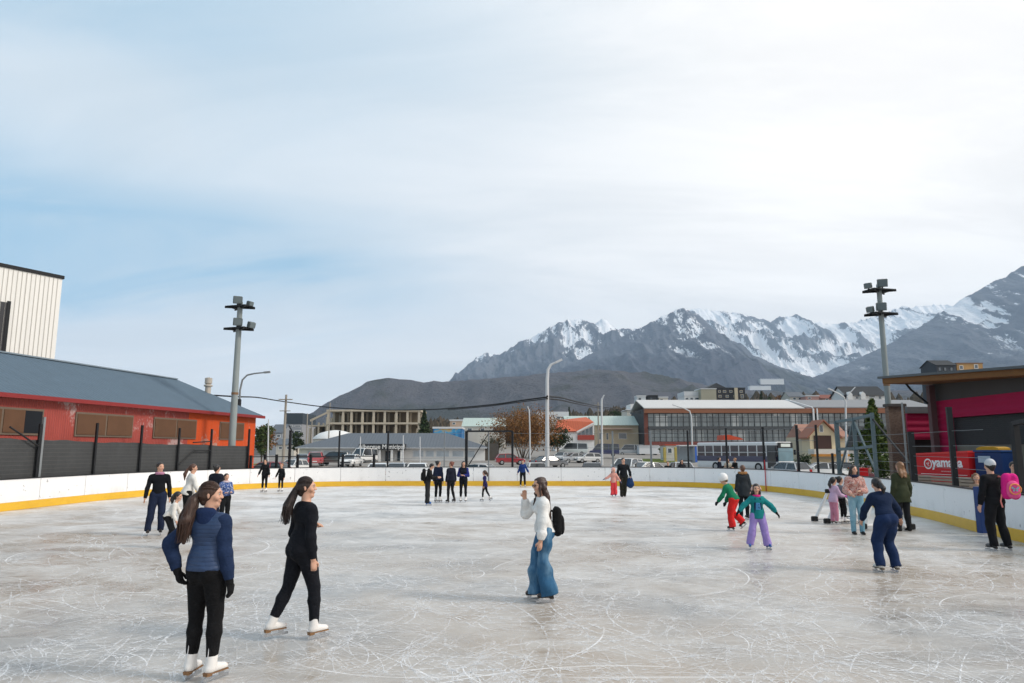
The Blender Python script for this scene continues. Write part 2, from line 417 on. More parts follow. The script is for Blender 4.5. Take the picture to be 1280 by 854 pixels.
# cuts left by blades: thin curved ribbons of shaved ice lying on the sheet
def skate_marks():
    rnd = random.Random(3); V = []; Fc = []
    for k in range(4000):
        if rnd.random() < 0.7: y = 3.6 + 12*rnd.random()**1.3
        else: y = 6 + 30*rnd.random()
        x = rnd.uniform(-0.9, 0.9)*min(y*0.85+1, 15)
        if x > 10.5: continue
        kind = rnd.random()
        L = rnd.uniform(0.8, 5.5); cur = rnd.gauss(0, 0.45) if kind < 0.75 else rnd.choice((-1, 1))*rnd.uniform(1.5, 4)
        h = rnd.uniform(0, 2*math.pi); wd = rnd.choice((0.005, 0.007, 0.010, 0.017))*(0.8+0.035*y); n = 16
        dc = rnd.gauss(0, 0.5); px, py = x, y; base = len(V)
        for i in range(n+1):
            t = i/n; ww = wd*(0.25+0.75*math.sin(math.pi*min(1, max(0, t))))
            nx, ny = -math.sin(h), math.cos(h)
            V.append((px+nx*ww/2, py+ny*ww/2, 0.003)); V.append((px-nx*ww/2, py-ny*ww/2, 0.003))
            h += (cur+dc*t)*L/n; px += math.cos(h)*L/n; py += math.sin(h)*L/n
        bad = any((v[0] > 10.6 or v[0] < -15.2 or v[1] > 36) for v in V[base:])
        if bad: del V[base:]; continue
        for i in range(n): Fc.append((base+2*i, base+2*i+1, base+2*i+3, base+2*i+2))
    m, nt, b = mat_nt('shaved_ice', 0.7, 0, 0.3)
    nn = nt.noise(nt.pos(), 9, 4, 0.7)
    b.inputs['Base Color'].default_value = (0.93, 0.93, 0.94, 1)
    nt.set(b, 'Alpha', nt.math('MULTIPLY', nt.math('MULTIPLY', nt.sm(nn, 0.32, 0.62), nt.sm(nt.noise(nt.pos(), 0.7, 3, 0.6), 0.30, 0.54)), 0.76))
    o = link('skate_marks', V, Fc, m)
    tag(o, 'fine white skate cuts curving all over the grey ice', 'skate marks', kind='stuff')
skate_marks()
# ------------------------------------------------------------------ mountains
def hill_mat(name, tree_z, snow_z, snow, forest=((0.040, 0.055, 0.085), (0.095, 0.105, 0.135)), rock=((0.045, 0.066, 0.11), (0.19, 0.205, 0.235)), sc=1.0):  # default forest and rock colours are tinted blue to stand in for distance haze
    m, nt, b = mat_nt(name, 0.95, 0, 0.1)
    p = nt.pos(); x = nt.xyz(p); z = x[2]
    n_big = nt.noise(p, 0.0016*sc, 5, 0.6); n_f = nt.noise(p, 0.012*sc, 6, 0.7); n_ff = nt.noise(p, 0.06*sc, 4, 0.7)
    st = nt.noise(nt.vmul(p, (0.016*sc, 0.006*sc, 0.0035*sc)), 1.0, 5, 0.65, 0.6)
    forest_c = nt.mix(nt.math('ADD', nt.math('MULTIPLY', n_f, 0.5), nt.math('MULTIPLY', n_ff, 0.5)), forest[0], forest[1])
    green = nt.sm(n_big, 0.5, 0.62); forest_c = nt.mix(nt.math('MULTIPLY', green, 0.6), forest_c, (0.045, 0.055, 0.04))
    rock_c = nt.mix(nt.math('ADD', nt.math('MULTIPLY', n_f, 0.55), nt.math('MULTIPLY', st, 0.45)), rock[0], rock[1])
    zt = nt.math('ADD', z, nt.math('MULTIPLY', nt.math('SUBTRACT', n_f, 0.5), 260))
    zt = nt.math('ADD', zt, nt.math('MULTIPLY', nt.math('SUBTRACT', n_big, 0.5), 200))
    tm = nt.sm(zt, tree_z-25, tree_z+60)
    base = nt.mix(tm, forest_c, rock_c)
    if snow is not None:
        nz = nt.n.new('ShaderNodeNewGeometry'); N = nt.xyz(nz.outputs['Normal'])[2]
        nf2 = nt.noise(nt.vmul(p, (0.048*sc, 0.014*sc, 0.010*sc)), 1.0, 7, 0.75, 0.5)
        at = nt.new('ShaderNodeAttribute', attribute_name='gully')
        s = nt.math('MULTIPLY', nt.math('SUBTRACT', 0.42, at.outputs['Fac']), 2.6)
        s = nt.math('ADD', s, nt.math('MULTIPLY', nt.math('SUBTRACT', nf2, 0.5), 2.4))
        s = nt.math('ADD', s, nt.math('MULTIPLY', nt.math('SUBTRACT', st, 0.5), 0.8))
        s = nt.math('ADD', s, nt.math('MULTIPLY', nt.math('SUBTRACT', N, 0.6), 0.5))
        s = nt.math('ADD', s, nt.math('MULTIPLY', nt.math('SUBTRACT', n_big, 0.5), 0.9))
        s = nt.math('ADD', s, nt.math('MULTIPLY', nt.sm(z, snow_z, snow_z+520), 0.3))
        sm_ = nt.math('MULTIPLY', nt.sm(s, -0.05-snow, 0.13-snow), nt.sm(zt, snow_z, snow_z+110))
        base = nt.mix(sm_, base, (0.86, 0.87, 0.9))
    nt.set(b, 'Base Color', base)
    nt.set(b, 'Normal', nt.bump(nt.math('ADD', n_f, nt.math('MULTIPLY', n_ff, 0.4)), 0.9, 22))
    return m
def ridge(name, pts, D, front, back, mat, amp, nx=420, ny=150, jag=0.0, seed=1, concave=1.25, fx=0.004, fy=0.0016, base=0.0, ends=(1, 1)):
    P = np.array([(xat(a, D, zat(bb, D)), zat(bb, D)) for a, bb in pts])
    xs = np.linspace(P[0, 0], P[-1, 0], nx)
    t = np.concatenate([np.linspace(1, 0, int(ny*0.78)), -np.linspace(0.02, 1, int(ny*0.22))])
    ys = np.where(t >= 0, D - t*front, D - t*back)
    store = {}
    def zf(X, Y):
        fr = front*(ends[0]+(1-ends[0])*sstep(P[0, 0], P[0, 0]+ends[1], X))
        tt = np.clip(np.where(Y <= D, (D-Y)/fr, (Y-D)/back), 0, 1)
        wx = X + 260*(fbm(X*0.0016, Y*0.0016, 3, seed+50)-0.5)*np.clip(tt*3, 0, 1)
        r = np.interp(wx, P[:, 0], P[:, 1])
        prof = (1-tt)**concave
        n = fbm(wx*fx, Y*fy, 7, seed, ridged=True, gain=0.58) - 0.42
        store['g'] = n + 0.42
        nb = fbm(X*fx*0.5, Y*fy*1.3, 5, seed+9) - 0.5
        k = np.clip(tt*6, 0, 1)*(1-tt)**0.7
        j = jag*(fbm(X*0.012, Y*0.003, 5, seed+3, ridged=True, gain=0.6)-0.4)
        return base + np.maximum(r-base, 0)*prof + amp*(n+0.7*nb)*k + j*np.clip(1-tt*3, 0, 1) - 8*tt
    o = grid_mesh(name, xs, ys, zf, mat)
    at = o.data.attributes.new('gully', 'FLOAT', 'POINT'); at.data.foreach_set('value', store['g'].ravel().astype(np.float32))
    tag(o, kind='structure'); return o
M_H1 = hill_mat('wooded_foothill', 900, 2000, None, forest=((0.055, 0.066, 0.088), (0.19, 0.18, 0.19)), sc=2.6)
M_H2 = hill_mat('mountain_rock', 470, 470, -0.66)
M_H2b = hill_mat('mountain_peak', 500, 470, -0.68)
M_H3 = hill_mat('snowy_cirque', 380, 400, 0.02)
M_H4 = hill_mat('mountain_flank', 470, 500, -0.62)
ridge('foothills', [(285, 560), (330, 548), (380, 527), (412, 508), (440, 488), (460, 477), (485, 472), (510, 474), (530, 479), (560, 476), (600, 474), (650, 470), (700, 465), (750, 462), (800, 466), (850, 475), (900, 485), (1000, 492), (1100, 490), (1280, 484), (1500, 470)], 1900, 1150, 700, M_H1, 50, seed=4, nx=380, ny=130, jag=10, concave=1.05, fx=0.006, fy=0.003, ends=(0.15, 1500))
ridge('mountains', [(500, 520), (540, 495), (560, 478), (585, 455), (605, 442), (625, 444), (640, 433), (668, 420), (700, 404), (722, 398), (742, 403), (755, 400), (775, 412), (800, 411), (840, 425), (900, 450), (960, 490)], 5600, 2400, 1200, M_H2, 230, seed=11, jag=45)
ridge('mountains', [(600, 510), (640, 487), (700, 462), (745, 440), (790, 415), (830, 395), (853, 384), (875, 396), (900, 418), (930, 438), (970, 458), (1010, 470), (1060, 486), (1110, 505)], 4400, 1900, 1000, M_H2b, 150, seed=23, jag=18)
ridge('mountains', [(760, 430), (800, 410), (840, 398), (870, 386), (880, 388), (905, 388), (930, 396), (960, 402), (985, 396), (993, 392), (1005, 402), (1030, 405), (1060, 404), (1080, 400), (1100, 393), (1130, 385), (1160, 383), (1185, 382), (1230, 395), (1300, 420)], 7200, 3600, 900, M_H3, 330, seed=31, jag=70, concave=1.5)
ridge('mountains', [(900, 520), (945, 500), (1000, 478), (1060, 455), (1110, 430), (1150, 408), (1175, 392), (1210, 370), (1240, 352), (1257, 346), (1262, 341), (1280, 333), (1340, 310), (1430, 330), (1560, 350)], 4700, 2900, 1100, M_H4, 150, seed=45, jag=22, concave=1.35)
# ------------------------------------------------------------------ air
def haze():
    mb = MB().box(-9500, 9500, -150, 9800, -25, 1900)
    m = bpy.data.materials.new('haze_air'); m.use_nodes = True
    t = NT(m.node_tree)
    for n_ in list(t.n): t.n.remove(n_)
    o_ = t.new('ShaderNodeOutputMaterial'); v = t.new('ShaderNodeVolumePrincipled')
    v.inputs['Color'].default_value = (0.66, 0.82, 1.0, 1); v.inputs['Density'].default_value = 7.2e-5; v.inputs['Anisotropy'].default_value = 0.1
    t.l.new(v.outputs[0], o_.inputs['Volume'])
    h = mb.build('haze', m); tag(h, 'thin blue air between the rink and the mountains', 'haze', kind='stuff')
haze()
SC.cycles.volume_bounces = 1
# ------------------------------------------------------------------ rink boards
BPn = np.array(BP); 
def path_tools(P):
    P = np.array(P); seg = np.hypot(*np.diff(P, axis=0).T); S = np.concatenate([[0], np.cumsum(seg)])
    tang = np.gradient(P, axis=0); tang /= np.hypot(tang[:, 0], tang[:, 1])[:, None]
    def at(s, off=0.0):
        x = np.interp(s, S, P[:, 0]); y = np.interp(s, S, P[:, 1]); tx = np.interp(s, S, tang[:, 0]); ty = np.interp(s, S, tang[:, 1])
        l = math.hypot(tx, ty); return (x - ty/l*off, y + tx/l*off)
    return at, S[-1]
bat, BL = path_tools(BP); bat2, BL2 = path_tools(BP2)
def s_of_px(px, off=0.25, at=None, L=None):
    at = at or bat; L = L or BL
    ss = np.linspace(0, L, 3000); best = None
    pv = None
    for s in ss:
        x, y = at(s, off)
        if y < 3: pv = None; continue
        q = 640 + F*x/(y*cs-0.1)
        if pv is not None and (pv-px)*(q-px) <= 0: return s
        pv = q
    return None
def strip(mb, at, s0, s1, prof, n=None):
    n = n or max(2, int((s1-s0)/0.6)+1)
    ss = np.linspace(s0, s1, n+1); m = len(prof); b0 = len(mb.v)
    for s in ss:
        for o, z in prof:
            x, y = at(s, o); mb.v.append((x, y, z))
    for i in range(n):
        for k in range(m):
            j = (k+1) % m; mb.f.append((b0+i*m+k, b0+i*m+j, b0+(i+1)*m+j, b0+(i+1)*m+k))
    mb.f.append(tuple(b0+k for k in range(m))); mb.f.append(tuple(b0+n*m+m-1-k for k in range(m)))
def scuffed_white():
    m, nt, b = mat_nt('board_plastic', 0.35, 0, 0.4)
    p = nt.pos(); z = nt.xyz(p)[2]
    n = nt.noise(nt.vmul(p, (1, 1, 0.3)), 2.2, 5, 0.65); sc = nt.noise(nt.vmul(p, (0.6, 0.6, 7)), 3.0, 4, 0.7)
    c = nt.mix(n, (0.77, 0.775, 0.78), (0.86, 0.86, 0.865))
    c = nt.mix(nt.math('MULTIPLY', nt.sm(sc, 0.66, 0.74), 0.4), c, (0.36, 0.36, 0.37))
    pk_ = nt.noise(p, 7.0, 2, 0.5); c = nt.mix(nt.math('MULTIPLY', nt.sm(pk_, 0.70, 0.74), 0.55), c, (0.10, 0.10, 0.11))
    lo_ = nt.math('MULTIPLY', nt.sm(z, 0.7, 0.25), nt.sm(nt.noise(nt.vmul(p, (1, 1, .5)), 1.3, 5, .7), .45, .7)); c = nt.mix(nt.math('MULTIPLY', lo_, 0.4), c, (0.42, 0.42, 0.42))
    nt.set(b, 'Base Color', c); return m
M_BOARD = scuffed_white()
m, nt, b = mat_nt('kick_plastic', 0.4, 0, 0.4)
p = nt.pos(); n = nt.noise(nt.vmul(p, (1, 1, 2)), 2.5, 6, 0.7); n2 = nt.noise(nt.vmul(p, (0.5, 0.5, 8)), 4, 4, 0.7)
c = nt.mix(n, (0.60, 0.33, 0.02), (0.80, 0.50, 0.04)); c = nt.mix(nt.math('MULTIPLY', nt.sm(n2, 0.62, 0.74), 0.5), c, (0.36, 0.2, 0.05)); nt.set(b, 'Base Color', c)
M_KICK = m
M_DARK = flat((0.016, 0.017, 0.019), 0.5, 0.3, 5, name='dark_steel')
M_GREY = flat((0.20, 0.215, 0.225), 0.5, 0.25, 4, name='grey_steel')
M_BLUE = flat((0.02, 0.05, 0.17), 0.45, 0.2, 5, name='blue_paint')
def make_boards(at, L, label, first=0.0, door=None):
    root = empty('rink_boards', (0, 0, 0)); tag(root, label, 'rink boards')
    step = 2.44; k = first; 
    while k < L-0.05:
        e = min(k+step, L)
        mb = MB(); strip(mb, at, k+0.011, e-0.011, [(0, 0.275), (0, 1.015), (0.09, 1.015), (0.09, 0.0), (0.012, 0.0), (0.012, 0.275)])
        mb.build('panel', M_BOARD, root); k = e
    mb = MB(); strip(mb, at, first, L, [(-0.012, 0.005), (-0.012, 0.26), (-0.002, 0.27), (0.010, 0.27), (0.010, 0.005)]); mb.build('kick_plate', M_KICK, root)
    mb = MB(); strip(mb, at, first, L, [(-0.02, 1.018), (-0.02, 1.05), (0.11, 1.05), (0.11, 1.018)]); mb.build('cap_rail', M_DARK, root)
    return root
rb = make_boards(bat, BL, 'long curved white rink boards with yellow kick strip round the far end of the ice')
x_, y_ = bat(BL, 0); x2_, y2_ = bat2(0.0, 0)
MB().bbox(x_-0.02, x_+0.12, y_-0.22, y_-0.02, 0.0, 1.10, 0.012).build('door_post', M_BLUE, rb)
make_boards(bat2, BL2, 'short white rink boards beside the blue door post, nearest the pink school bag', 0.25)
# ------------------------------------------------------------------ fences outside the boards
def mesh_cloth():
    m, nt, b = mat_nt('shade_cloth', 0.9, 0, 0.2)
    p = nt.pos(); z = nt.xyz(p)[2]
    n = nt.noise(nt.vmul(p, (1, 1, 0.4)), 0.9, 6, 0.65)
    w = nt.math('SINE', nt.math('MULTIPLY', z, 44)); f = nt.noise(nt.vmul(p, (1, 1, 5)), 3, 4, 0.7)
    c = nt.mix(nt.math('ADD', nt.math('MULTIPLY', n, 0.6), nt.math('MULTIPLY', f, 0.4)), (0.028, 0.03, 0.032), (0.085, 0.087, 0.088))
    c = nt.mix(nt.math('MULTIPLY', nt.sm(w, 0.8, 1.0), 0.3), c, (0.12, 0.12, 0.12))
    nt.set(b, 'Base Color', c); nt.set(b, 'Normal', nt.bump(n, 0.6, 0.15)); return m
def post(parent, px, z0, z1, at=None, L=None, off=0.3, w=0.09, mat=None, lean=0.0, name='post', light=True, rnd=False):
    s = s_of_px(px, off, at, L); x, y = (at or bat)(s, off)
    mb = MB()
    if rnd: mb.tube([(x, y, z0), (x+lean, y, z1)], w/2, 8)
    else: mb.obox((x, y, z0), (x+lean, y, z1), w, w, Vector((0.3, 1, 0)))
    o = mb.build(name, mat or M_DARK, parent); return Vector((x, y, z1)), s
fen = empty('screen_fence', (0, 0, 0)); tag(fen, 'dark shade cloth fence on steel posts in front of the red shed', 'fence')
sa = 9.0; sb = s_of_px(309.5, 0.34)
mb = MB(); rnd = random.Random(5)
ss = np.linspace(sa, sb, 90); pv = None
for i, s in enumerate(ss):
    t = max(0, (i-30)/59); sag = 0.014*math.sin(i*1.9)+0.02*math.sin(i*0.7+1)
    x, y = bat(s, 0.36+0.02*math.sin(i*1.3)); top = 2.52-0.34*t+sag
    cur = [(x, y, 0.9), (x-0.02*math.sin(i*2.1), y, 1.7), (x, y, top), (x-0.012, y, top), (x-0.012, y, 0.9)]
    if pv:
        for k in range(4): mb.quad(pv[k], cur[k], cur[k+1], pv[k+1])
    pv = cur
mb.build('screen_cloth', mesh_cloth(), fen)
for px, z1, mt, ln in ((-80, 3.05, M_DARK, 0), (45, 2.9, M_DARK, 0), (48.5, 3.15, M_GREY, 0), (117, 3.05, M_DARK, 0), (174, 3.05, M_DARK, 0), (221.5, 3.0, M_DARK, 0), (262, 3.0, M_DARK, 0), (309, 3.05, M_DARK, 0)):
    post(fen, px, 0.02, z1, off=0.27, w=0.08, mat=mt, lean=ln)
for s_ in (10.5, 14.5, 18.5, 22.5, 26.0):
    x, y = bat(s_, 0.27); MB().obox((x, y, 0.02), (x, y, 3.05), 0.08, 0.08, Vector((0.3, 1, 0))).build('post', M_DARK, fen)
for a, b_, za, zb in ((6, 46, 2.75, 2.1), (224, 241, 1.3, 1.95), (241, 262, 1.95, 1.95), (239, 263, 2.33, 2.4)):
    pa = bat(s_of_px(a, 0.25), 0.25); pb = bat(s_of_px(b_, 0.25), 0.25)
    MB().tube([(pa[0], pa[1], za), (pb[0], pb[1], zb)], 0.03, 6).build('brace', M_DARK, fen)
def wires(parent, pa, pb, zs, r=0.006, name='wire'):
    mb = MB()
    for z in zs: mb.tube([(pa[0], pa[1], z), (pb[0], pb[1], z-0.01)], r, 5)
    return mb.build(name, M_GREY, parent)
low = empty('rail_fence', (0, 0, 0)); tag(low, 'low dark rail fence with short posts between the red shed and the hostel', 'fence')
ls = []
for px in (313, 331, 345, 372, 388, 428, 467): ls.append(post(low, px, 0.02, 1.74 if px != 313 else 1.7, off=0.2, w=0.11)[1])
mb = MB(); strip(mb, bat, ls[0], ls[-1], [(0.18, 1.60), (0.18, 1.645), (0.225, 1.645), (0.225, 1.60)]); mb.build('top_rail', M_DARK, low)
mb = MB()
for z in (1.18, 1.32, 1.46): strip(mb, bat, ls[0], ls[-1], [(0.2, z), (0.2, z+0.012), (0.212, z+0.012), (0.212, z)])
mb.build('wire', M_GREY, low)
wf = empty('wire_fence', (0, 0, 0)); tag(wf, 'tall thin posts strung with faint wires along the far end of the rink', 'fence')
prev = None
for px, mt, w_ in ((361.5, M_DARK, 0.11), (423, M_DARK, 0.07), (484, M_DARK, 0.08), (555, M_GREY, 0.05), (766, M_GREY, 0.09), (814, M_GREY, 0.10), (860, M_DARK, 0.09)):
    q, s = post(wf, px, 0.02, 3.03, off=0.22, w=w_, mat=mt)
for px0, px1 in ((484, 582), (641, 720), (720, 766), (766, 814), (814, 860)):
    wires(wf, bat(s_of_px(px0, 0.22), 0.22), bat(s_of_px(px1, 0.22), 0.22), (1.5, 2.1, 2.9), 0.007)
gf = empty('steel_frame', (0, 0, 0)); tag(gf, 'black rectangular steel frame with a diagonal brace above the far boards', 'frame')
q1, s1 = post(gf, 582.5, 0.9, 3.02, off=0.2, w=0.13, name='upright'); q2, s2 = post(gf, 640, 0.9, 3.02, off=0.2, w=0.10, name='upright')
MB().obox(q1, q2, 0.12, 0.10).build('top_bar', M_DARK, gf)
MB().obox((q1.x+0.1, q1.y, 1.08), (q1.x+1.25, q1.y, 2.9), 0.05, 0.06, Vector((0, 1, 0))).build('brace', M_DARK, gf)
xx, yy = bat(s_of_px(610.5, -0.06), -0.06)
tag(MB().tube([(xx, yy, 0.27), (xx, yy, 2.97)], 0.035, 8).build('slim_post', M_GREY), 'slim grey post in front of the far boards under the black frame', 'post')
rf = empty('wire_fence', (0, 0, 0)); tag(rf, 'tall dark posts with wires along the right bend of the boards, before the bus', 'fence')
pp = []
for px, z1, w_ in ((908.5, 3.1, 0.10), (955, 3.1, 0.10), (998, 3.1, 0.11), (1022.5, 3.05, 0.09), (1041, 1.85, 0.09)):
    pp.append(post(rf, px, 0.02, z1, off=0.22, w=w_)[0])
for a, b_ in zip(pp, pp[1:]): wires(rf, a, b_, (1.25, 1.45, 1.65) if b_.z < 2 or a.z < 2 else (1.4, 1.9, 2.4, 2.95), 0.008)
xx, yy = bat(s_of_px(955.5, -0.05), -0.05)
tag(MB().tube([(xx, yy, 0.02), (xx, yy, 1.5)], 0.022, 8).build('marker_pole', flat((0.5, 0.03, 0.04), 0.4)), 'thin red pole standing against the boards below the bus', 'pole')
M_TEAL = flat((0.10, 0.14, 0.155), 0.45, 0.25, 4, name='galvanised_steel')
sf = empty('steel_frame', (0, 0, 0)); tag(sf, 'blue-grey steel cage frame with diagonal braces on the right boards', 'frame')
a1, _ = post(sf, 1049, 0.02, 3.12, off=0.25, w=0.16, mat=M_TEAL, name='upright'); a2, _ = post(sf, 1071, 0.02, 3.2, off=0.25, w=0.13, mat=M_TEAL, name='upright'); a3, _ = post(sf, 1095, 0.02, 3.3, off=0.25, w=0.12, mat=M_TEAL, name='upright')
for z in (3.1, 2.0):
    MB().obox((a1.x, a1.y, z), (a2.x, a2.y, z+0.04), 0.1, 0.1).build('bar', M_TEAL, sf); MB().obox((a2.x, a2.y, z+0.04), (a3.x, a3.y, z+0.12), 0.1, 0.1).build('bar', M_TEAL, sf)
MB().obox((a1.x, a1.y, 1.1), (a2.x, a2.y, 3.1), 0.06, 0.06, Vector((1, 0, 0))).build('brace', M_TEAL, sf)
MB().obox((a2.x, a2.y, 3.1), (a3.x, a3.y, 1.2), 0.06, 0.06, Vector((1, 0, 0))).build('brace', M_TEAL, sf)
wires(sf, a1, a3, [1.2+0.22*i for i in range(9)], 0.006, 'mesh_wire')
nf = empty('wire_fence', (0, 0, 0)); tag(nf, 'leaning tall posts and wires beside the red banner, on the right boards', 'fence')
b1, _ = post(nf, 1142, 0.02, 2.55, off=0.2, w=0.17); b0, _ = post(nf, 1134, 0.02, 3.5, off=0.24, w=0.05, mat=M_GREY)
b2, _ = post(nf, 1193, 0.02, 3.15, off=0.2, w=0.13)
wires(nf, a3, b1, (1.3, 1.6, 1.9, 2.2, 2.5), 0.006); wires(nf, b1, b2, (1.25, 1.5, 1.8, 2.1, 2.5), 0.006)
xx, yy = bat(BL, 0.35); wires(nf, b2, (xx, yy), (1.25, 1.5, 1.8, 2.1, 2.5), 0.006)
MB().obox((a3.x, a3.y, 3.1), (b1.x+0.1, b1.y, 1.3), 0.05, 0.05, Vector((1, 0, 0))).build('brace', M_DARK, nf)
gt = empty('gate_frame', (0, 0, 0)); tag(gt, 'dark steel gate frame rising behind the pink school bag', 'gate frame')
g1 = (12.05, 17.0); g2 = (11.55, 15.35)
MB().obox((*g1, 0.02), (*g1, 2.62), 0.14, 0.14, Vector((0, 1, 0))).build('upright', M_DARK, gt)
MB().obox((*g2, 0.02), (*g2, 2.75), 0.14, 0.14, Vector((0, 1, 0))).build('upright', M_DARK, gt)
MB().obox((g2[0]+0.02, g2[1]+0.3, 0.02), (g2[0]+0.0, g2[1]+0.3, 2.7), 0.045, 0.045, Vector((0, 1, 0))).build('bar', M_GREY, gt)
MB().obox((*g1, 2.62), (*g2, 2.70), 0.12, 0.10).build('lintel', M_DARK, gt)
# ------------------------------------------------------------------ floodlight poles
def flood_pole(x, y, h, r0, r1, label, side, plates, lights):
    root = empty('floodlight_pole', (x, y, 0)); tag(root, label, 'floodlight pole', 'floodlight poles')
    m, nt, b = mat_nt('weathered_concrete', 0.8)
    p = nt.obj(); n = nt.noise(nt.vmul(p, (1, 1, 0.2)), 3, 5, 0.65)
    nt.set(b, 'Base Color', nt.mix(n, (0.17, 0.20, 0.20), (0.30, 0.33, 0.33)))
    MB().tube([(0, 0, 0), (0, 0, h*0.5), (0, 0, h)], [r0, (r0+r1)/2, r1], 16).build('pole', m, root, True)
    MB().tube([(0, 0, h*0.5-0.06), (0, 0, h*0.5+0.06)], (r0+r1)/2+0.015, 16).build('band', flat((0.2, 0.12, 0.07), 0.8), root)
    M_L = flat((0.11, 0.13, 0.13), 0.35, 0.2, 4, metal=0.4)
    for z, w_, ry in plates:
        mb = MB(); a = R(ry); c_, s_ = math.cos(a), math.sin(a)
        pts = [(w_*(i*c_-j*s_), w_*(i*s_+j*c_)) for i, j in ((-1, -0.62), (1, -0.62), (1, 0.62), (-1, 0.62))]
        mb.prism(pts, 'z', z, z+0.05); mb.obox((pts[0][0], pts[0][1], z-0.04), (pts[2][0], pts[2][1], z-0.04), 0.07, 0.07); mb.obox((pts[1][0], pts[1][1], z-0.04), (pts[3][0], pts[3][1], z-0.04), 0.07, 0.07)
        mb.build('platform', M_DARK, root)
    for dx, dy, z, s, yaw, tl in lights:
        M = Matrix.Translation((dx, dy, z)) @ Matrix.Rotation(R(yaw), 4, 'Z') @ Matrix.Rotation(R(tl), 4, 'X')
        mb = MB(); mb.bbox(-s/2, s/2, -0.16, 0.12, 0, s*0.85, 0.03); mb.v = [tuple(M @ Vector(v)) for v in mb.v]; lo = mb.build('floodlight', M_L, root)
        mb = MB(); mb.box(-s*0.42, s*0.42, -0.175, -0.155, s*0.08, s*0.77); mb.v = [tuple(M @ Vector(v)) for v in mb.v]; mb.build('lens', flat((0.14, 0.17, 0.18), 0.15, 0.1, 3), lo)
        mb = MB(); mb.box(-0.03, 0.03, -0.05, 0.05, -0.16, 0.02); mb.v = [tuple(M @ Vector(v)) for v in mb.v]; mb.build('bracket', M_DARK, lo)
YL = 36.6
flood_pole(xat(286.5, YL, 0), YL, 9.75, 0.195, 0.13, 'concrete floodlight pole beside the red shed', 1,
    [(9.45, 0.64, -18), (8.28, 0.64, -18)],
    [(-0.05, -0.25, 9.60, 0.46, 25, 15), (0.52, -0.1, 9.52, 0.28, 60, 15), (0.02, -0.25, 8.43, 0.46, 25, 15), (0.66, -0.12, 8.34, 0.36, 50, 20)])
YR = 36.0
flood_pole(xat(1119, YR, 0), YR, 10.55, 0.16, 0.12, 'grey floodlight pole rising at the tip of the pink building roof', -1,
    [(10.2, 0.68, 14), (8.95, 0.68, 14)],
    [(0.05, -0.25, 10.36, 0.48, -20, 15), (-0.62, -0.15, 10.3, 0.34, -45, 15), (-0.1, -0.25, 9.11, 0.48, -20, 15), (-0.60, -0.15, 9.05, 0.34, -45, 20)])
# ------------------------------------------------------------------ red shed on the left
A0 = Vector((-15.2, 42.0)); dn = Vector((-2.9, -17)).normalized()
def t_of_px(px, A, dr, z=2.5):
    u = (px-640)/F
    return (u*(A.y*cs+(z-2)*sn) - A.x)/(dr.x - u*dr.y*cs)
M_RED = ribbed((0.36, 0.072, 0.058), 0.11, 'x', 0.5, 0.6, worn=(0.48, 0.33, 0.31), wornamt=0.01, var=0.32)
M_ORANGE = ribbed((0.62, 0.085, 0.018), 0.11, 'x', 0.5, 0.6, worn=(0.45, 0.32, 0.27), wornamt=0.0, var=0.25)
M_ROOF = ribbed((0.085, 0.125, 0.165), 0.22, 'x', 0.35, 0.65, var=0.2)
M_SHUT = flat((0.12, 0.062, 0.035), 0.7, 0.35, 3, name='brown_board'); M_FRAME = flat((0.16, 0.12, 0.09), 0.6, 0.2, 5)
shed = empty('red_shed', (A0.x, A0.y, 0), math.atan2(dn.y, dn.x)); tag(shed, 'long red corrugated shed with slate blue hipped roof and brown shutters', 'shed')
EAV = 4.0; tb = t_of_px(236, A0, dn, 3.5); LN = 36
MB().box(tb, LN, -0.12, 0, -0.1, EAV).build('wall', M_RED, shed)
MB().box(0, tb-0.003, -0.12, 0, -0.1, EAV).build('wall', M_ORANGE, shed)
MB().box(-0.0, 0.12, -7, -0.123, -0.1, EAV).build('wall', M_ORANGE, shed)
mb = MB(); o_ = 0.35
e1, e2, e3, e4 = (-o_, o_, EAV-0.12), (LN, o_, EAV-0.12), (-o_, -7-o_, EAV-0.12), (LN, -7-o_, EAV-0.12)
r1, r2 = (2.7, -3.5, 5.86), (LN, -3.5, 5.86)
up = lambda p: (p[0], p[1], p[2]+0.09)
mb.quad(up(e1), up(e2), up(r2), up(r1)); mb.poly([up(e3), up(r1), up(r2), up(e4)]); mb.poly([up(e1), up(r1), up(e3)])
mb.quad(e1, e2, up(e2), up(e1)); mb.quad(e1, up(e1), up(e3), e3); mb.quad(e1, e3, e4, e2); mb.poly([e2, e4, up(e4), up(r2), up(e2)])
mb.build('roof', M_ROOF, shed)
MB().obox((-o_, o_+0.03, EAV-0.10), (LN, o_+0.03, EAV-0.10), 0.05, 0.16).build('gutter', flat((0.23, 0.03, 0.03), 0.5), shed)
MB().obox((2.7, -3.5, 5.97), (LN, -3.5, 5.97), 0.22, 0.06).build('ridge_cap', flat((0.2, 0.25, 0.29), 0.5), shed)
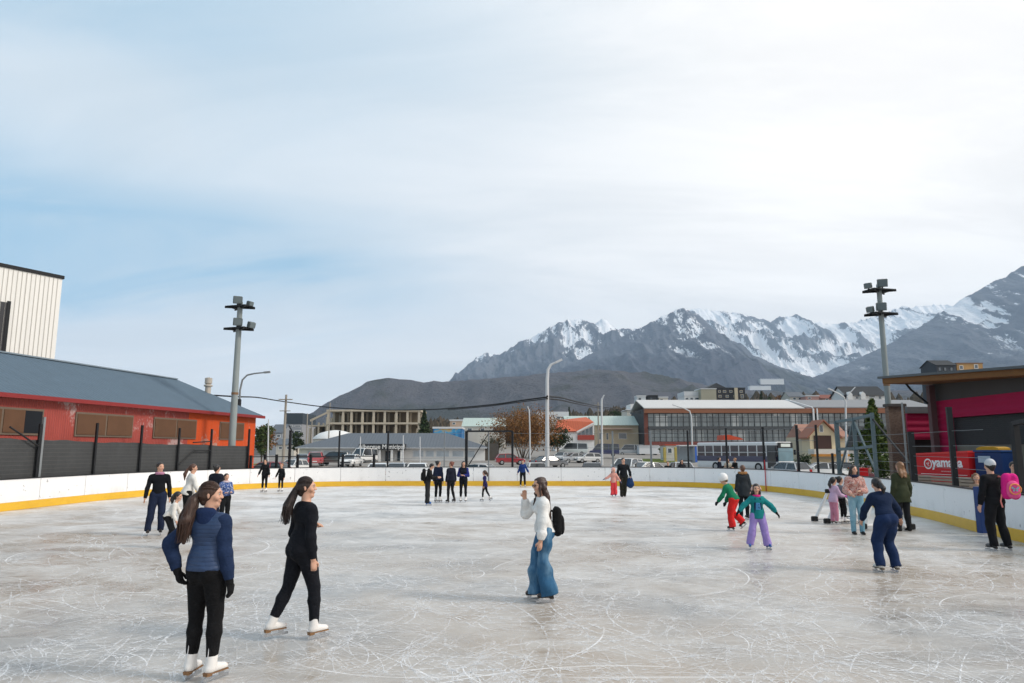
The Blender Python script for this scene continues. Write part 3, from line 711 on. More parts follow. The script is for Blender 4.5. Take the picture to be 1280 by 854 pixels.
for i, (pa, pb, br) in enumerate(((-60, 52.5, 1), (93, 165, 0), (191, 244.5, 0), (274, 304, 0))):
    ta, tbb = t_of_px(pb, A0, dn, 3), t_of_px(pa, A0, dn, 3)
    wn = MB().box(ta, tbb, 0.004, 0.05, 2.52, 3.5).build('window', M_FRAME, shed)
    n_ = 2
    for k in range(n_):
        a = ta+0.07+(tbb-ta-0.07)*k/n_; b_ = ta+(tbb-ta)*(k+1)/n_-0.07
        if br and k == 0:
            mid = a+(b_-a)*0.46
            MB().box(a, mid, 0.053, 0.062, 2.6, 3.42).build('broken_pane', flat((0.012, 0.014, 0.018), 0.4), wn)
            MB().box(mid+0.02, b_, 0.053, 0.075, 2.6, 3.42).build('shutter', M_SHUT, wn)
        else: MB().box(a, b_, 0.053, 0.075, 2.6, 3.42).build('shutter', M_SHUT, wn)
MB().lathe([(0.16, 0), (0.16, 1.0), (0.24, 1.02), (0.24, 1.1), (0.13, 1.14), (0.2, 1.2), (0.2, 1.5), (0.02, 1.55)], (1.6, -2.2, 4.6), 12).build('chimney', flat((0.42, 0.38, 0.33), 0.8, 0.25, 5), shed, True)
# pale warehouse behind
M_WHITE_R = ribbed((0.80, 0.785, 0.75), 0.9, 'y', 0.9, 0.5, var=0.08)
wh = empty('warehouse', (-29.6, 45.2, 0), R(-29)); tag(wh, 'tall cream ribbed metal warehouse rising behind the red shed', 'warehouse')
ztop = zat(349, 45.2)
MB().box(-16, 0, -24, 0, -0.1, ztop).build('wall', M_WHITE_R, wh)
MB().box(-16.1, 0.08, -24, 0.08, ztop+0.003, ztop+0.22).build('roof_edge', M_DARK, wh)
zr = lambda py: zat(py, 41.5)
ya = -3.05
MB().box(0.004, 0.03, -22, ya, zr(448), zr(374)).build('door', flat((0.05, 0.05, 0.055), 0.5), wh)
MB().box(0.032, 0.07, ya-0.05, ya+0.15, zr(450), zr(372)).build('door_frame', M_DARK, wh)
mbr = MB()
for k in range(15): mbr.box(0.003, 0.03, -0.30-k*0.265, -0.265-k*0.265, 0, ztop-0.02)
mbr.build('rib', flat((0.50, 0.48, 0.44), 0.5), wh)
# ------------------------------------------------------------------ pink building on the right
M_PINK = ribbed((0.36, 0.006, 0.055), 0.32, 'z', 0.5, 0.7, var=0.15)
M_GREYW = flat((0.075, 0.072, 0.07), 0.8, 0.2, 2); M_WOOD = flat((0.19, 0.085, 0.025), 0.55, 0.25, 4, name='varnished_wood')
pk = empty('pink_building', (19.75, 33.0, 0)); tag(pk, 'magenta clubhouse with a wide timber edged roof on the right', 'building')
MB().prism([(-16, 4.22), (0, 4.22), (0, 5.05), (-16, 4.25)], 'x', 0.0, 9).build('wall', M_GREYW, pk)
tilt = lambda mb, k=0.05: (setattr(mb, 'v', [(v[0], v[1], v[2]+k*min(0, v[1])) for v in mb.v]), mb)[1]
MB().box(-0.04, 9, -16, 0.0, 3.42, 4.217).build('wall', M_PINK, pk)
MB().box(-0.04, 9, -1.0, 0.0, -0.1, 3.417).build('wall', M_PINK, pk)
MB().box(0.25, 9, -16, -1.003, -0.1, 2.2).build('wall', flat((0.16, 0.145, 0.12), 0.8), pk)
sh = MB(); 
for k in range(14): sh.box(0.2+0.0, 0.24, -15.9, -1.01, 2.22+k*0.085, 2.22+k*0.085+0.07)
MB().box(0.25, 0.35, -16, -1.003, 2.203, 3.417).build('window', flat((0.012, 0.012, 0.014), 0.3), pk)
sh.build('louvre', flat((0.03, 0.03, 0.032), 0.5), pk)
MB().obox((-0.28, -0.28, -0.05), (-0.28, -0.28, 4.95), 0.26, 0.26, Vector((0, 1, 0))).build('column', flat((0.11, 0.06, 0.06), 0.6), pk)
rp = [(17.55-19.75, 0.2), (19.0-19.75, -7.2), (20.2-19.75, -15), (30-19.75, -16), (30-19.75, 2.5)]
tilt(MB().prism(rp, 'z', 5.06, 5.10)).build('soffit', flat((0.22, 0.10, 0.035), 0.6, 0.2, 3), pk)
fa = MB()
for a, b_ in zip(rp, rp[1:2]+rp[2:3]): fa.obox((a[0], a[1], 5.2), (b_[0], b_[1], 5.2), 0.06, 0.24)
fa.obox((rp[0][0], rp[0][1], 5.2), (rp[4][0], rp[4][1], 5.2), 0.06, 0.24)
tilt(fa).build('fascia', M_WOOD, pk)
rq = [(p[0]-0.18 if i < 3 else p[0], p[1]) for i, p in enumerate(rp)]
rq[0] = (rq[0][0], rq[0][1]+0.15)
tilt(MB().prism(rq, 'z', 5.325, 5.43)).build('roof', flat((0.10, 0.11, 0.115), 0.5, 0.2, 2), pk)
MB().tube([(-0.55, -0.45, 4.1), (-1.2, -0.3, 4.75), (-1.35, -0.2, 5.05)], 0.05, 8).build('downpipe', M_DARK, pk)
wg = empty('pink_annex', (20.1, 36.0, 0)); tag(wg, 'low magenta annex behind the brick pier and clubhouse column', 'building')
MB().box(0, 10, 0, 0.7, 2.5, 3.82).build('wall', M_PINK, wg); MB().box(0.1, 10, 0.1, 0.7, -0.1, 2.497).build('base_wall', flat((0.03, 0.028, 0.027), 0.8), wg)
MB().box(-0.02, 10, -0.1, 0.8, 3.823, 4.15).build('roof', flat((0.13, 0.135, 0.14), 0.6), wg)
def brick_mat(c1, c2, sc=1.0, name='brickwork'):
    m, nt, b = mat_nt(name, 0.85)
    t = nt.new('ShaderNodeTexBrick'); ox = nt.xyz(nt.obj()); mp = nt.new('ShaderNodeCombineXYZ'); nt.set(mp, 0, nt.math('ADD', ox[0], ox[1])); nt.set(mp, 1, ox[2])
    nt.l.new(mp.outputs[0], t.inputs['Vector']); t.inputs['Scale'].default_value = 4*sc
    t.inputs['Color1'].default_value = (*c1, 1); t.inputs['Color2'].default_value = (*c2, 1); t.inputs['Mortar'].default_value = (0.16, 0.15, 0.14, 1)
    nt.l.new(t.outputs['Color'], b.inputs['Base Color']); nt.set(b, 'Normal', nt.bump(t.outputs['Fac'], 0.4, 0.02)); return m
bp_ = empty('brick_pier', (18.62, 35.0, 0)); tag(bp_, 'dark brown brick pier behind the right floodlight pole', 'brick pier')
MB().box(0.05, 0.85, 0, 0.35, -0.1, 4.1).build('wall', brick_mat((0.13, 0.075, 0.05), (0.21, 0.13, 0.085), 1.3), bp_); MB().bbox(-0.02, 0.92, -0.08, 0.43, 4.103, 4.25, 0.02).build('cap', flat((0.09, 0.08, 0.075), 0.8), bp_)
# ------------------------------------------------------------------ red banner barrier with lettering
def text_mesh(name, s, size, mat, parent, M, ext=0.004, shear=0.0, bold=0.0):
    cu = bpy.data.curves.new(name, 'FONT'); cu.body = s; cu.size = size; cu.extrude = ext; cu.align_x = 'CENTER'; cu.shear = shear; cu.offset = bold
    o = bpy.data.objects.new(name, cu); COL.objects.link(o); bpy.context.view_layer.update()
    me = bpy.data.meshes.new_from_object(o.evaluated_get(bpy.context.evaluated_depsgraph_get()))
    bpy.data.objects.remove(o); me.transform(M); me.materials.clear(); me.materials.append(mat)
    n = bpy.data.objects.new(name, me); COL.objects.link(n); n.parent = parent; return n
bA = Vector((13.95, 25.0)); bB = Vector((14.42, 22.55)); bd = (bB-bA).normalized(); blen = (bB-bA).length
an = math.atan2(bd.y, bd.x)
bn = empty('banner_barrier', (bA.x, bA.y, 0), an); tag(bn, 'red barrier banner with white round emblem and lettering behind the right boards', 'banner')
M_REDV = flat((0.55, 0.018, 0.022), 0.4, 0.12, 3, name='red_vinyl')
mb = MB().prism([(0, 0.25), (blen, 0.25), (blen, 1.93), (0, 1.83)], 'y', 0.0, 0.5); mb.build('panel', M_REDV, bn)
MB().prism([(-0.02, 1.80), (blen+0.02, 1.90), (blen+0.02, 1.96), (-0.02, 1.86)], 'y', -0.03, 0.53).build('rim', flat((0.62, 0.05, 0.05), 0.4), bn)
M_WT = flat((0.8, 0.8, 0.8), 0.5, 0.05)
# faces the rink: local -y
TX = Matrix.Rotation(R(90), 4, 'X')
mbm = MB(); cx, cz, rr = 0.80, 1.52, 0.175
for k in range(28):
    a0, a1 = 2*math.pi*k/28, 2*math.pi*(k+1)/28
    mbm.quad((cx+rr*math.cos(a0), -0.004, cz+rr*math.sin(a0)), (cx+rr*math.cos(a1), -0.004, cz+rr*math.sin(a1)), (cx+rr*0.76*math.cos(a1), -0.004, cz+rr*0.76*math.sin(a1)), (cx+rr*0.76*math.cos(a0), -0.004, cz+rr*0.76*math.sin(a0)))
for k in range(3):
    b0 = 2*math.pi*k/3
    for i in range(10):
        f0, f1 = i/10, (i+1)/10; q = lambda f, w: ((0.1+0.72*f)*rr*math.cos(b0+2.4*f)+w*math.cos(b0+2.4*f+1.2)*rr, (0.1+0.72*f)*rr*math.sin(b0+2.4*f)+w*math.sin(b0+2.4*f+1.2)*rr)
        (x0, z0), (x1, z1), (x2, z2), (x3, z3) = q(f0, -0.16), q(f1, -0.16*(1-f1)), q(f1, 0.16*(1-f1)+0.02), q(f0, 0.16)
        mbm.quad((cx+x0, -0.004, cz+z0), (cx+x1, -0.004, cz+z1), (cx+x2, -0.004, cz+z2), (cx+x3, -0.004, cz+z3))
mbm.build('emblem', M_WT, bn)
text_mesh('lettering', 'yamana', 0.42, M_WT, bn, Matrix.Translation((1.62, -0.006, 1.44)) @ TX, bold=0.012)
dm = MB(); dr_ = random.Random(8); xq = 1.35
while xq < 1.95:
    wq = dr_.uniform(0.02, 0.05); dm.quad((xq, -0.006, 1.27), (xq+wq, -0.006, 1.27), (xq+wq, -0.006, 1.305), (xq, -0.006, 1.305)); xq += wq+0.014
dm.build('small_print', flat((0.7, 0.35, 0.35), 0.5), bn)
MB().box(0.45, blen-0.1, -0.006, -0.002, 1.18, 1.195).build('stripe', M_WT, bn)
cr = empty('blue_container', (14.5, 22.45, 0), an); tag(cr, 'blue plastic container with a pale sticker next to the red banner', 'container')
MB().bbox(0, 1.0, 0.05, 0.6, 0.0, 1.92, 0.02).build('body', flat((0.008, 0.03, 0.11), 0.4), cr); MB().bbox(-0.02, 1.02, 0.03, 0.62, 1.923, 1.98, 0.01).build('lid', flat((0.012, 0.045, 0.14), 0.4), cr)
MB().box(0.15, 0.6, 0.042, 0.047, 1.6, 1.8).build('sticker', flat((0.35, 0.42, 0.5), 0.5), cr)
M_PAL = flat((0.30, 0.25, 0.20), 0.8, 0.3, 6)
pl_ = empty('slatted_bench', (13.35, 23.6, 0), an); tag(pl_, 'low slatted timber bench below the red banner', 'bench')
mb = MB()
for k in range(5): mb.box(-0.2, 3.6, 0.0+k*0.1, 0.075+k*0.1, 1.11, 1.15)
mb.build('seat', M_PAL, pl_)
mb = MB()
for k in range(4): mb.box(-0.2, 3.6, -0.03, 0.0, 0.72+0.1*k, 0.79+0.1*k)
mb.build('side_boards', M_PAL, pl_)
for xx in (0.0, 1.7, 3.4): MB().box(xx, xx+0.08, 0.003, 0.45, 0, 1.107).build('leg', M_PAL, pl_)
rbx = MB().bbox(12.95, 13.45, 27.0, 27.5, 0.9, 1.28, 0.02); rbx.box(12.93, 13.47, 26.98, 27.52, 1.283, 1.31); rbx.box(13.0, 13.4, 27.05, 27.45, 0, 0.9)
tag(rbx.build('red_crate', M_REDV), 'small red box behind the boards beside the steel cage frame', 'box')
yt = MB()
for i in range(8):
    t0, t1 = i/8, (i+1)/8; h = lambda t: 2.03+0.07*math.sin(math.pi*t)+0.02*math.sin(9*t)
    yt.prism([(0.1+0.8*t0, 1.985), (0.1+0.8*t1, 1.985), (0.1+0.8*t1, h(t1)), (0.1+0.8*t0, h(t0))], 'y', 0.06, 0.5)
yt.v = [(v[0], v[2], v[1]) if False else v for v in yt.v]
yo = MB(); yo.v = [(v[0], v[1], v[2]) for v in yt.v]; yo.f = yt.f
tag(yo.build('yellow_cover', flat((0.40, 0.22, 0.015), 0.5, 0.25, 5), loc=(14.5, 22.45, 0), rz=an), 'crumpled yellow cover lying on top of the blue container', 'cover')
bb = empty('equipment_cabinet', (15.2, 20.9, 0), an); tag(bb, 'dark blue cabinet with round white label near the gate frame', 'cabinet')
MB().bbox(0, 0.75, 0, 0.6, 0, 2.1, 0.02).build('body', flat((0.01, 0.025, 0.085), 0.4), bb); mb = MB(); mb.prism([(0.37+0.14*math.cos(k*math.pi/8), 1.75+0.07*math.sin(k*math.pi/8)) for k in range(16)], 'y', -0.006, -0.002); mb.build('sticker', flat((0.6, 0.62, 0.66), 0.5), bb)
# ------------------------------------------------------------------ town behind the rink
M_W1 = flat((0.72, 0.71, 0.69), 0.7, 0.12, 1.2, name='white_render'); M_W2 = flat((0.55, 0.52, 0.46), 0.8, 0.18, 1.0, name='cream_render')
M_GR = ribbed((0.115, 0.13, 0.15), 0.5, 'x', 0.3, 0.55, var=0.12); M_GRN = ribbed((0.42, 0.50, 0.46), 0.6, 'x', 0.3, 0.5, var=0.15)
M_ORR = ribbed((0.55, 0.12, 0.05), 0.5, 'x', 0.4, 0.6, var=0.2); M_CONC = flat((0.48, 0.42, 0.33), 0.85, 0.25, 0.8, name='raw_concrete')
M_GLASS = glass_mat(); M_GL2 = glass_mat((0.16, 0.2, 0.23), 0.15); M_PALE = flat((0.62, 0.63, 0.64), 0.4, 0.15, 0.6)
M_BRN = flat((0.17, 0.07, 0.04), 0.7, 0.2, 1.0); M_DKW = flat((0.035, 0.038, 0.042), 0.7, 0.3, 1.0); M_BEIGE = flat((0.52, 0.45, 0.33), 0.8, 0.15, 1.2)
def winbands(root, rects, X0, Y, y=-0.004, mat=None, frame=None, depth=0.08, name='window'):
    """windows given in picture pixels at depth Y, as frames with a pane"""
    for a, b_, t, bt in rects:
        x0, x1, z0, z1 = xat(a, Y)-X0, xat(b_, Y)-X0, zat(bt, Y), zat(t, Y)
        w_ = min(0.12, (x1-x0)*0.12)
        f = MB(); f.box(x0, x1, y-depth, y, z0, z0+w_); f.box(x0, x1, y-depth, y, z1-w_, z1); f.box(x0, x0+w_, y-depth, y, z0+w_, z1-w_); f.box(x1-w_, x1, y-depth, y, z0+w_, z1-w_)
        fo = f.build(name, frame or M_W1, root); MB().box(x0+w_, x1-w_, y-depth*0.4, y-0.003, z0+w_, z1-w_).build('pane', mat or M_GLASS, fo)
def terrain(px, py):
    o = Vector((0, 0, CAMH)); u = (px-640)/F; v = (427-py)/F; dr = Vector((u, cs-v*sn, sn+v*cs)).normalized(); best = None
    for ob in bpy.data.objects:
        if ob.name.split('.')[0] in ('foothills', 'mountains'):
            h, p, n_, i_ = ob.ray_cast(o, dr)
            if h and (best is None or p.y < best.y): best = p.copy()
    return best
def house(name, label, cat, px0, px1, Y, depth, py_eave, py_ridge, wall, roof, wins=(), kind='x', over=0.3, zb=None, group=None, wframe=None, chim=None):
    X0 = xat(px0, Y); W = xat(px1, Y)-X0; ze = zat(py_eave, Y); zb = (gh(X0, Y)-0.4) if zb is None else zb
    root = empty(name, (X0, Y, 0)); tag(root, label, cat, group)
    MB().box(0, W, 0, depth, zb, ze).build('wall', wall, root)
    mb = MB()
    if kind == 'x':      # ridge along x, slopes to and away from the rink
        zr = zat(py_ridge, Y+depth/2); h = 0.1
        for s in (0, 1):
            y0 = -over if s == 0 else depth+over
            p = [(-over, y0, ze-over*0.25), (W+over, y0, ze-over*0.25), (W+over, depth/2, zr), (-over, depth/2, zr)]
            mb.poly(p); mb.poly([(q[0], q[1], q[2]+h) for q in p])
            for i in range(4): a, b_ = p[i], p[(i+1) % 4]; mb.quad(a, b_, (b_[0], b_[1], b_[2]+h), (a[0], a[1], a[2]+h))
        MB().prism([(0, ze), (depth, ze), (depth/2, zr-0.02)], 'x', 0.0, 0.15).build('gable', wall, root); MB().prism([(0, ze), (depth, ze), (depth/2, zr-0.02)], 'x', W-0.15, W).build('gable', wall, root)
    elif kind == 'hip':
        zr = zat(py_ridge, Y+depth/2); k = min(W*0.3, depth*0.6); e = [(-over, -over, ze+.02), (W+over, -over, ze+.02), (W+over, depth+over, ze+.02), (-over, depth+over, ze+.02)]; r = [(k, depth/2, zr), (W-k, depth/2, zr)]
        mb.quad(e[0], e[1], r[1], r[0]); mb.quad(e[2], e[3], r[0], r[1]); mb.poly([e[1], e[2], r[1]]); mb.poly([e[3], e[0], r[0]]); mb.poly(e)
    elif kind == 'y':    # gable faces the rink
        zr = zat(py_ridge, Y)
        MB().prism([(0, ze), (W, ze), (W/2, zr)], 'y', 0.0, 0.2).build('gable', wall, root); MB().prism([(0, ze), (W, ze), (W/2, zr)], 'y', depth-0.2, depth).build('gable', wall, root)
        for s in (0, 1):
            x0 = -over if s == 0 else W+over; zz = ze-over*(zr-ze)/(W/2)
            mb.prism([(x0, zz+0.02), (W/2, zr+0.02), (W/2, zr+0.17), (x0, zz+0.17)], 'y', -over, depth+over)
    elif kind == 'flat':
        mb.box(-over*0.5, W+over*0.5, -over*0.5, depth+over*0.5, ze+0.003, zat(py_ridge, Y))
    mb.build('roof', roof, root)
    winbands(root, wins, X0, Y, frame=wframe)
    if chim:
        cx, h = chim; MB().box(cx, cx+0.7, depth*0.3, depth*0.3+0.7, ze, ze+h).build('chimney', M_BRN, root)
    return root, X0, W
# hostel
hr, X0, W = house('hostel', 'low white municipal hostel with long grey roof and dark entrance porch', 'hostel', 374, 606, 115, 11, 559.8, 541.5, M_W1, M_GR, zb=-0.4, kind='hip', over=0.7)
winbands(hr, [(384, 402, 563, 575), (404, 420, 563, 571), (424, 438, 563, 571), (516, 530, 563, 571.5), (532, 543, 563, 571.5), (545, 562, 563, 571.5), (565, 580, 563, 571.5), (584, 594, 563, 572)], X0, 115, mat=glass_mat((0.38, 0.43, 0.47), 0.25), frame=M_PALE)
px_ = lambda p: xat(p, 115)-X0
zz = lambda py: zat(py, 113.5)
po = MB(); po.box(px_(452), px_(508), -2.2, -0.2, zz(562), zz(555)); po.build('porch_beam', M_DKW, hr)
MB().box(px_(452), px_(460), -1.9, -0.006, -0.3, zz(562)-0.003).build('porch_wall', flat((0.10, 0.11, 0.13), 0.8), hr)
for a in (468, 476, 491, 503): MB().box(px_(a), px_(a)+0.35, -2.0, -1.7, -0.3, zz(562)-0.003).build('column', M_W1, hr)
winbands(hr, [(461, 467, 564, 577), (470, 475, 564, 574), (482, 489, 564, 577), (497, 502, 564, 577)], X0, 115, y=-0.01, frame=M_DKW, name='door')
text_mesh('lettering', 'Albergue Municipal', 0.95, M_W1, hr, Matrix.Translation((px_(480), -2.215, zz(561.0))) @ TX, bold=0.02)
MB().box(px_(371), px_(609), -0.9, -0.75, zz(560.6), zz(559.6)).build('gutter', M_PALE, hr)
gh_ = MB().prism([(-0.2, 0), (10.8, 0), (5.3, 3.4)], 'x', W+0.003, W+0.25); gh_.v = [(v[0], v[1], v[2]-0.1+0*v[2]) for v in gh_.v]
MB().box(W+0.003, W+2.1, 1, 9, -0.3, 3.0).build('timber_annex', flat((0.09, 0.08, 0.07), 0.8, 0.3, 2), hr)
# unfinished concrete frame
Yc = 190; Xc = xat(409, Yc); Wc = xat(523, Yc)-Xc
cf = empty('concrete_building', (Xc, Yc, 0)); tag(cf, 'unfinished pale concrete frame building of open storeys above the hostel roof', 'unfinished building')
zl = [zat(p, Yc) for p in (575, 546, 530.5, 514.5)]
bays = [409, 427.5, 438, 452, 466, 480, 494.5, 508.5, 523]
def frame_building(root, xs_, ys_, zl_):
    for i, x in enumerate(xs_):
        for j, y in enumerate(ys_):
            MB().box(x-0.3, x+0.3, y-0.25, y+0.25, zl_[0], zl_[-1]).build('column', M_CONC, root)
    for z in zl_[1:]:
        MB().box(xs_[0]-0.5, xs_[-1]+0.5, ys_[0]-0.45, ys_[-1]+0.45, z+0.003, z+0.5).build('floor_slab', M_CONC, root)
xs_ = [xat(p, Yc)-Xc for p in bays]; frame_building(cf, xs_, [0, 6, 12], zl)
rnd = random.Random(2); wl = MB()
for k in range(2):
    for i in range(len(xs_)-1):
        a, b_ = xs_[i]+0.35, xs_[i+1]-0.35
        M_PT = flat((0.16, 0.13, 0.09), 0.9, 0.35, 0.7); MB().box(a, a+(b_-a)*rnd.uniform(0.3, 0.75), 5.7, 5.9, zl[1+k]+0.51, zl[2+k]-0.02).build('partition_wall', M_PT, cf)
        if rnd.random() < 0.6: MB().box(b_-(b_-a)*0.3, b_, 2.7, 2.85, zl[1+k]+0.51, zl[1+k]+2.0+rnd.random()).build('low_partition', M_CONC, cf)
        MB().box(a, b_, 11.4, 11.6, zl[1+k]+0.51, zl[2+k]-0.02).build('rear_wall', M_PT, cf)

# its lower wing running back on the left
xs2 = [xat(p, Yc+6)-Xc for p in (386, 397, 407)]; 
for i, x in enumerate(xs2):
    zt_ = zl[3]-1.2-(2-i)*1.5
    MB().box(x-0.25, x+0.25, 6, 6.5, zl[0], zt_).build('column', M_CONC, cf); MB().box(x-0.25, x+0.25, 11, 11.5, zl[0], zt_).build('column', M_CONC, cf)
MB().box(xs2[0]-0.3, xs2[-1]+0.6, 5.9, 11.6, zl[2]-0.4, zl[2]).build('floor_slab', M_CONC, cf)
MB().obox((xs2[0], 6.2, zl[2]+1.2), (xs2[-1]+0.6, 6.2, zl[3]+0.3), 0.5, 0.5).build('beam', M_CONC, cf)
MB().box(xs2[0]+0.4, xs2[-1], 11.0, 11.2, zl[0], zl[2]-0.41).build('partition_wall', flat((0.16, 0.13, 0.09), 0.9, 0.35, 0.7), cf)
tag(MB().lathe([(5.0, 0), (4.7, 0.5), (3.6, 1.3), (1.8, 1.8), (0.3, 2.0)], (xat(419, 160), 160, zat(549, 160)), 24).build('dome_roof', M_W1, smooth=True), 'pale domed roof between the hostel roof and the concrete frame', 'dome')
MB().lathe([(4.8, -0.1), (4.8, -7)], (xat(419, 160), 160, zat(549, 160)), 24).build('dome_wall', M_W2, bpy.data.objects['dome_roof'])
# buildings left of the hostel
r_, X0, W = house('apartment_block', 'grey apartment block with a dark top storey behind the wooden utility pole', 'building', 356, 376, 210, 14, 530, 516.5, flat((0.30, 0.31, 0.33), 0.8), flat((0.05, 0.065, 0.08), 0.6), kind='flat', wins=[(357, 365, 531.5, 534), (367, 375, 531.5, 534), (357, 365, 538, 541), (367, 375, 538, 541), (357, 365, 545, 548.5), (367, 375, 545, 548.5)])
house('house', 'small slate grey house with a stepped roof left of the wooden utility pole', 'house', 337, 352, 190, 9, 541, 531, flat((0.3, 0.32, 0.35), 0.8), M_GR, kind='x', wins=[(339, 343, 543, 547), (345, 350, 543, 547), (339, 343, 552, 556)])
house('house', 'low pale house behind the grass strip left of the hostel', 'house', 345, 368, 170, 8, 556, 549, M_W2, M_GR, kind='x', wins=[(348, 353, 558, 562), (358, 364, 558, 562)])
# behind, left to right
r_, X0, W = house('mural_building', 'building painted with a bright blue mural beside the dark conifer', 'building', 541, 577, 175, 10, 536, 533.6, flat((0.04, 0.16, 0.36), 0.7, 0.35, 0.25), M_PALE, kind='flat')
mm, nt, b = mat_nt('mural_paint', 0.7); p = nt.obj(); n = nt.noise(p, 0.35, 4, 0.6, 1.0)
nt.set(b, 'Base Color', nt.ramp(n, [(0.3, (0.02, 0.10, 0.28)), (0.48, (0.05, 0.30, 0.55)), (0.58, (0.45, 0.33, 0.10)), (0.66, (0.35, 0.09, 0.06)), (0.8, (0.6, 0.6, 0.6))]))
MB().box(0.3, W-0.3, -0.03, -0.004, zat(547, 175), zat(536.3, 175)).build('mural', mm, r_)
house('house', 'peach rendered house with flat roof above the blue mural', 'house', 562, 578, 215, 9, 526.5, 524.5, flat((0.55, 0.40, 0.30), 0.8), M_PALE, kind='flat', wins=[(565, 569, 528, 531)])
house('green_roof_house', 'wide house with pale green sheet roof left of the russet willow', 'house', 578, 631, 185, 16, 533, 523, M_W2, M_GRN, kind='x', wins=[(584, 590, 535, 539), (600, 606, 535, 539), (615, 622, 535, 539)])
house('white_house', 'white stepped house high behind the russet willow', 'house', 673, 711, 230, 11, 521, 514.8, M_W1, M_PALE, kind='flat', wins=[(696, 701, 520, 524), (703, 709, 520, 524), (683, 690, 525, 529)])
house('green_roof_house', 'white house with a pale green gable roof right of the russet willow', 'house', 708, 742, 210, 14, 529, 520.5, M_W1, M_GRN, kind='x', wins=[(712, 718, 531, 535)])
# orange roofed house with glazed gable
Yo = 165; X0 = xat(694, Yo)
oh = empty('orange_roof_house', (X0, Yo, 0)); tag(oh, 'white house with orange roof and sloping glazed gable beside the blue van', 'house')
P = lambda p: xat(p, Yo)-X0; Z = lambda q: zat(q, Yo)
MB().prism([(0, 0.5), (P(743), 0.5), (P(743), Z(530)), (P(722), Z(540)), (0, Z(541))], 'y', 0, 9).build('wall', M_W1, oh)
mb = MB(); mb.poly([(-0.4, -0.5, Z(541)), (P(722), -0.5, Z(540)), (P(743), -0.5, Z(529)), (P(738), 8, Z(526)+1), (P(700), 8, Z(530)+1)]); mb.poly([(-0.4, -0.5, Z(541)+0.2), (P(722), -0.5, Z(540)+0.2), (P(743), -0.5, Z(529)+0.2), (P(738), 8, Z(526)+1.2), (P(700), 8, Z(530)+1.2)]); mb.build('roof', M_ORR, oh)
for i in range(4):
    a, b_ = 722+i*5.0, 726.2+i*5.0; za = Z(542.5-i*2.55); zb_ = Z(542.5-(i+0.84)*2.55)
    wo = MB().prism([(P(a), Z(543.5)), (P(b_), Z(543.5)), (P(b_), zb_), (P(a), za)], 'y', -0.12, -0.004).build('window', M_GLASS, oh)
MB().box(P(722), P(743), -0.5, -0.003, Z(550), Z(544)).build('balcony_front', flat((0.33, 0.06, 0.045), 0.7), oh)
MB().obox((P(721), -0.6, Z(540.3)), (P(743.5), -0.6, Z(528.6)), 0.15, 0.35, Vector((0, 0, 1))).build('barge_board', M_W1, oh)
# long pale house with green roof
r_, X0, W = house('long_house', 'long beige house with pale green roof and dark stair at its right end', 'house', 744, 800, 178, 12, 531, 520.5, M_BEIGE, M_GRN, kind='x', over=0.8, wins=[(749, 753, 541, 550), (758, 761, 541, 550), (773.5, 784, 541, 549)])
st = MB()
for k in range(7): st.box(W+0.2, W+1.6, -1.0-0.05*k, 0.8, 2.2+k*1.25, 2.32+k*1.25)
for dx in (0.2, 1.5): st.box(W+dx, W+dx+0.12, -1.2, -1.08, 1.5, 11.8)
st.build('stair', M_DKW, r_)
MB().box(1.0, W-2, -2.5, -0.003, Z(535), Z(534)).build('canopy', flat((0.5, 0.36, 0.30), 0.7), r_)
r_, X0, W = house('white_block', 'cream stepped block squeezed left of the glazed building', 'building', 785, 805, 196, 10, 513, 511.5, M_W2, M_PALE, kind='flat', wins=[(788, 793, 515, 518)])
MB().box(xat(790, 196)-X0, W-0.1, 0.5, 8, zat(511, 196), zat(505, 196)).build('upper_storey', M_W1, r_)
MB().box(xat(799, 196)-X0, W+0.6, -0.6, 0.4, zat(513, 196), zat(504, 196)).build('stair_shaft', M_DKW, r_)
# glazed two storey building
Yg = 170; X0 = xat(806, Yg); gz = gh(X0, Yg)-0.5
gb = empty('glazed_building', (X0, Yg, 0)); tag(gb, 'long modern two storey building with glass facade, brown fascia and pale roof', 'building')
P = lambda p: xat(p, Yg)-X0; Z = lambda q: zat(q, Yg); XE = P(1172); XM = P(1017)
MB().box(0, XE, 0.3, 18, gz, Z(511)).build('wall', M_DKW, gb)
MB().box(P(806), P(810.5), -0.4, 0.297, gz, Z(512)).build('brick_pier', flat((0.16, 0.06, 0.045), 0.85, 0.25, 1.5), gb)
MB().box(0.003, XM, -1.0, 0.297, Z(516.6), Z(511.2)).build('fascia', flat((0.24, 0.10, 0.055), 0.6, 0.15, 0.6), gb)
MB().box(XM+0.3, XE, -0.8, 0.297, Z(516.6), Z(510.2)).build('fascia', flat((0.24, 0.10, 0.055), 0.6, 0.15, 0.6), gb)
zr_ = zat(501, Yg+10)
mb = MB().prism([(-1.1, Z(511.1)), (10, zr_), (10, zr_+0.2), (-1.1, Z(511.1)+0.2)], 'x', -0.1, XM-2.0); mb.prism([(19, Z(511.1)), (10.003, zr_), (10.003, zr_+0.2), (19, Z(511.1)+0.2)], 'x', -0.1, XM-2.0)
mb.build('roof', flat((0.55, 0.54, 0.53), 0.6, 0.08, 0.5), gb)
MB().prism([(-0.9, Z(510.1)), (10, zr_), (10, zr_+0.2), (-0.9, Z(510.1)+0.2)], 'x', XM-1.9, XE).build('roof', flat((0.23, 0.235, 0.245), 0.6, 0.08, 0.5), gb)
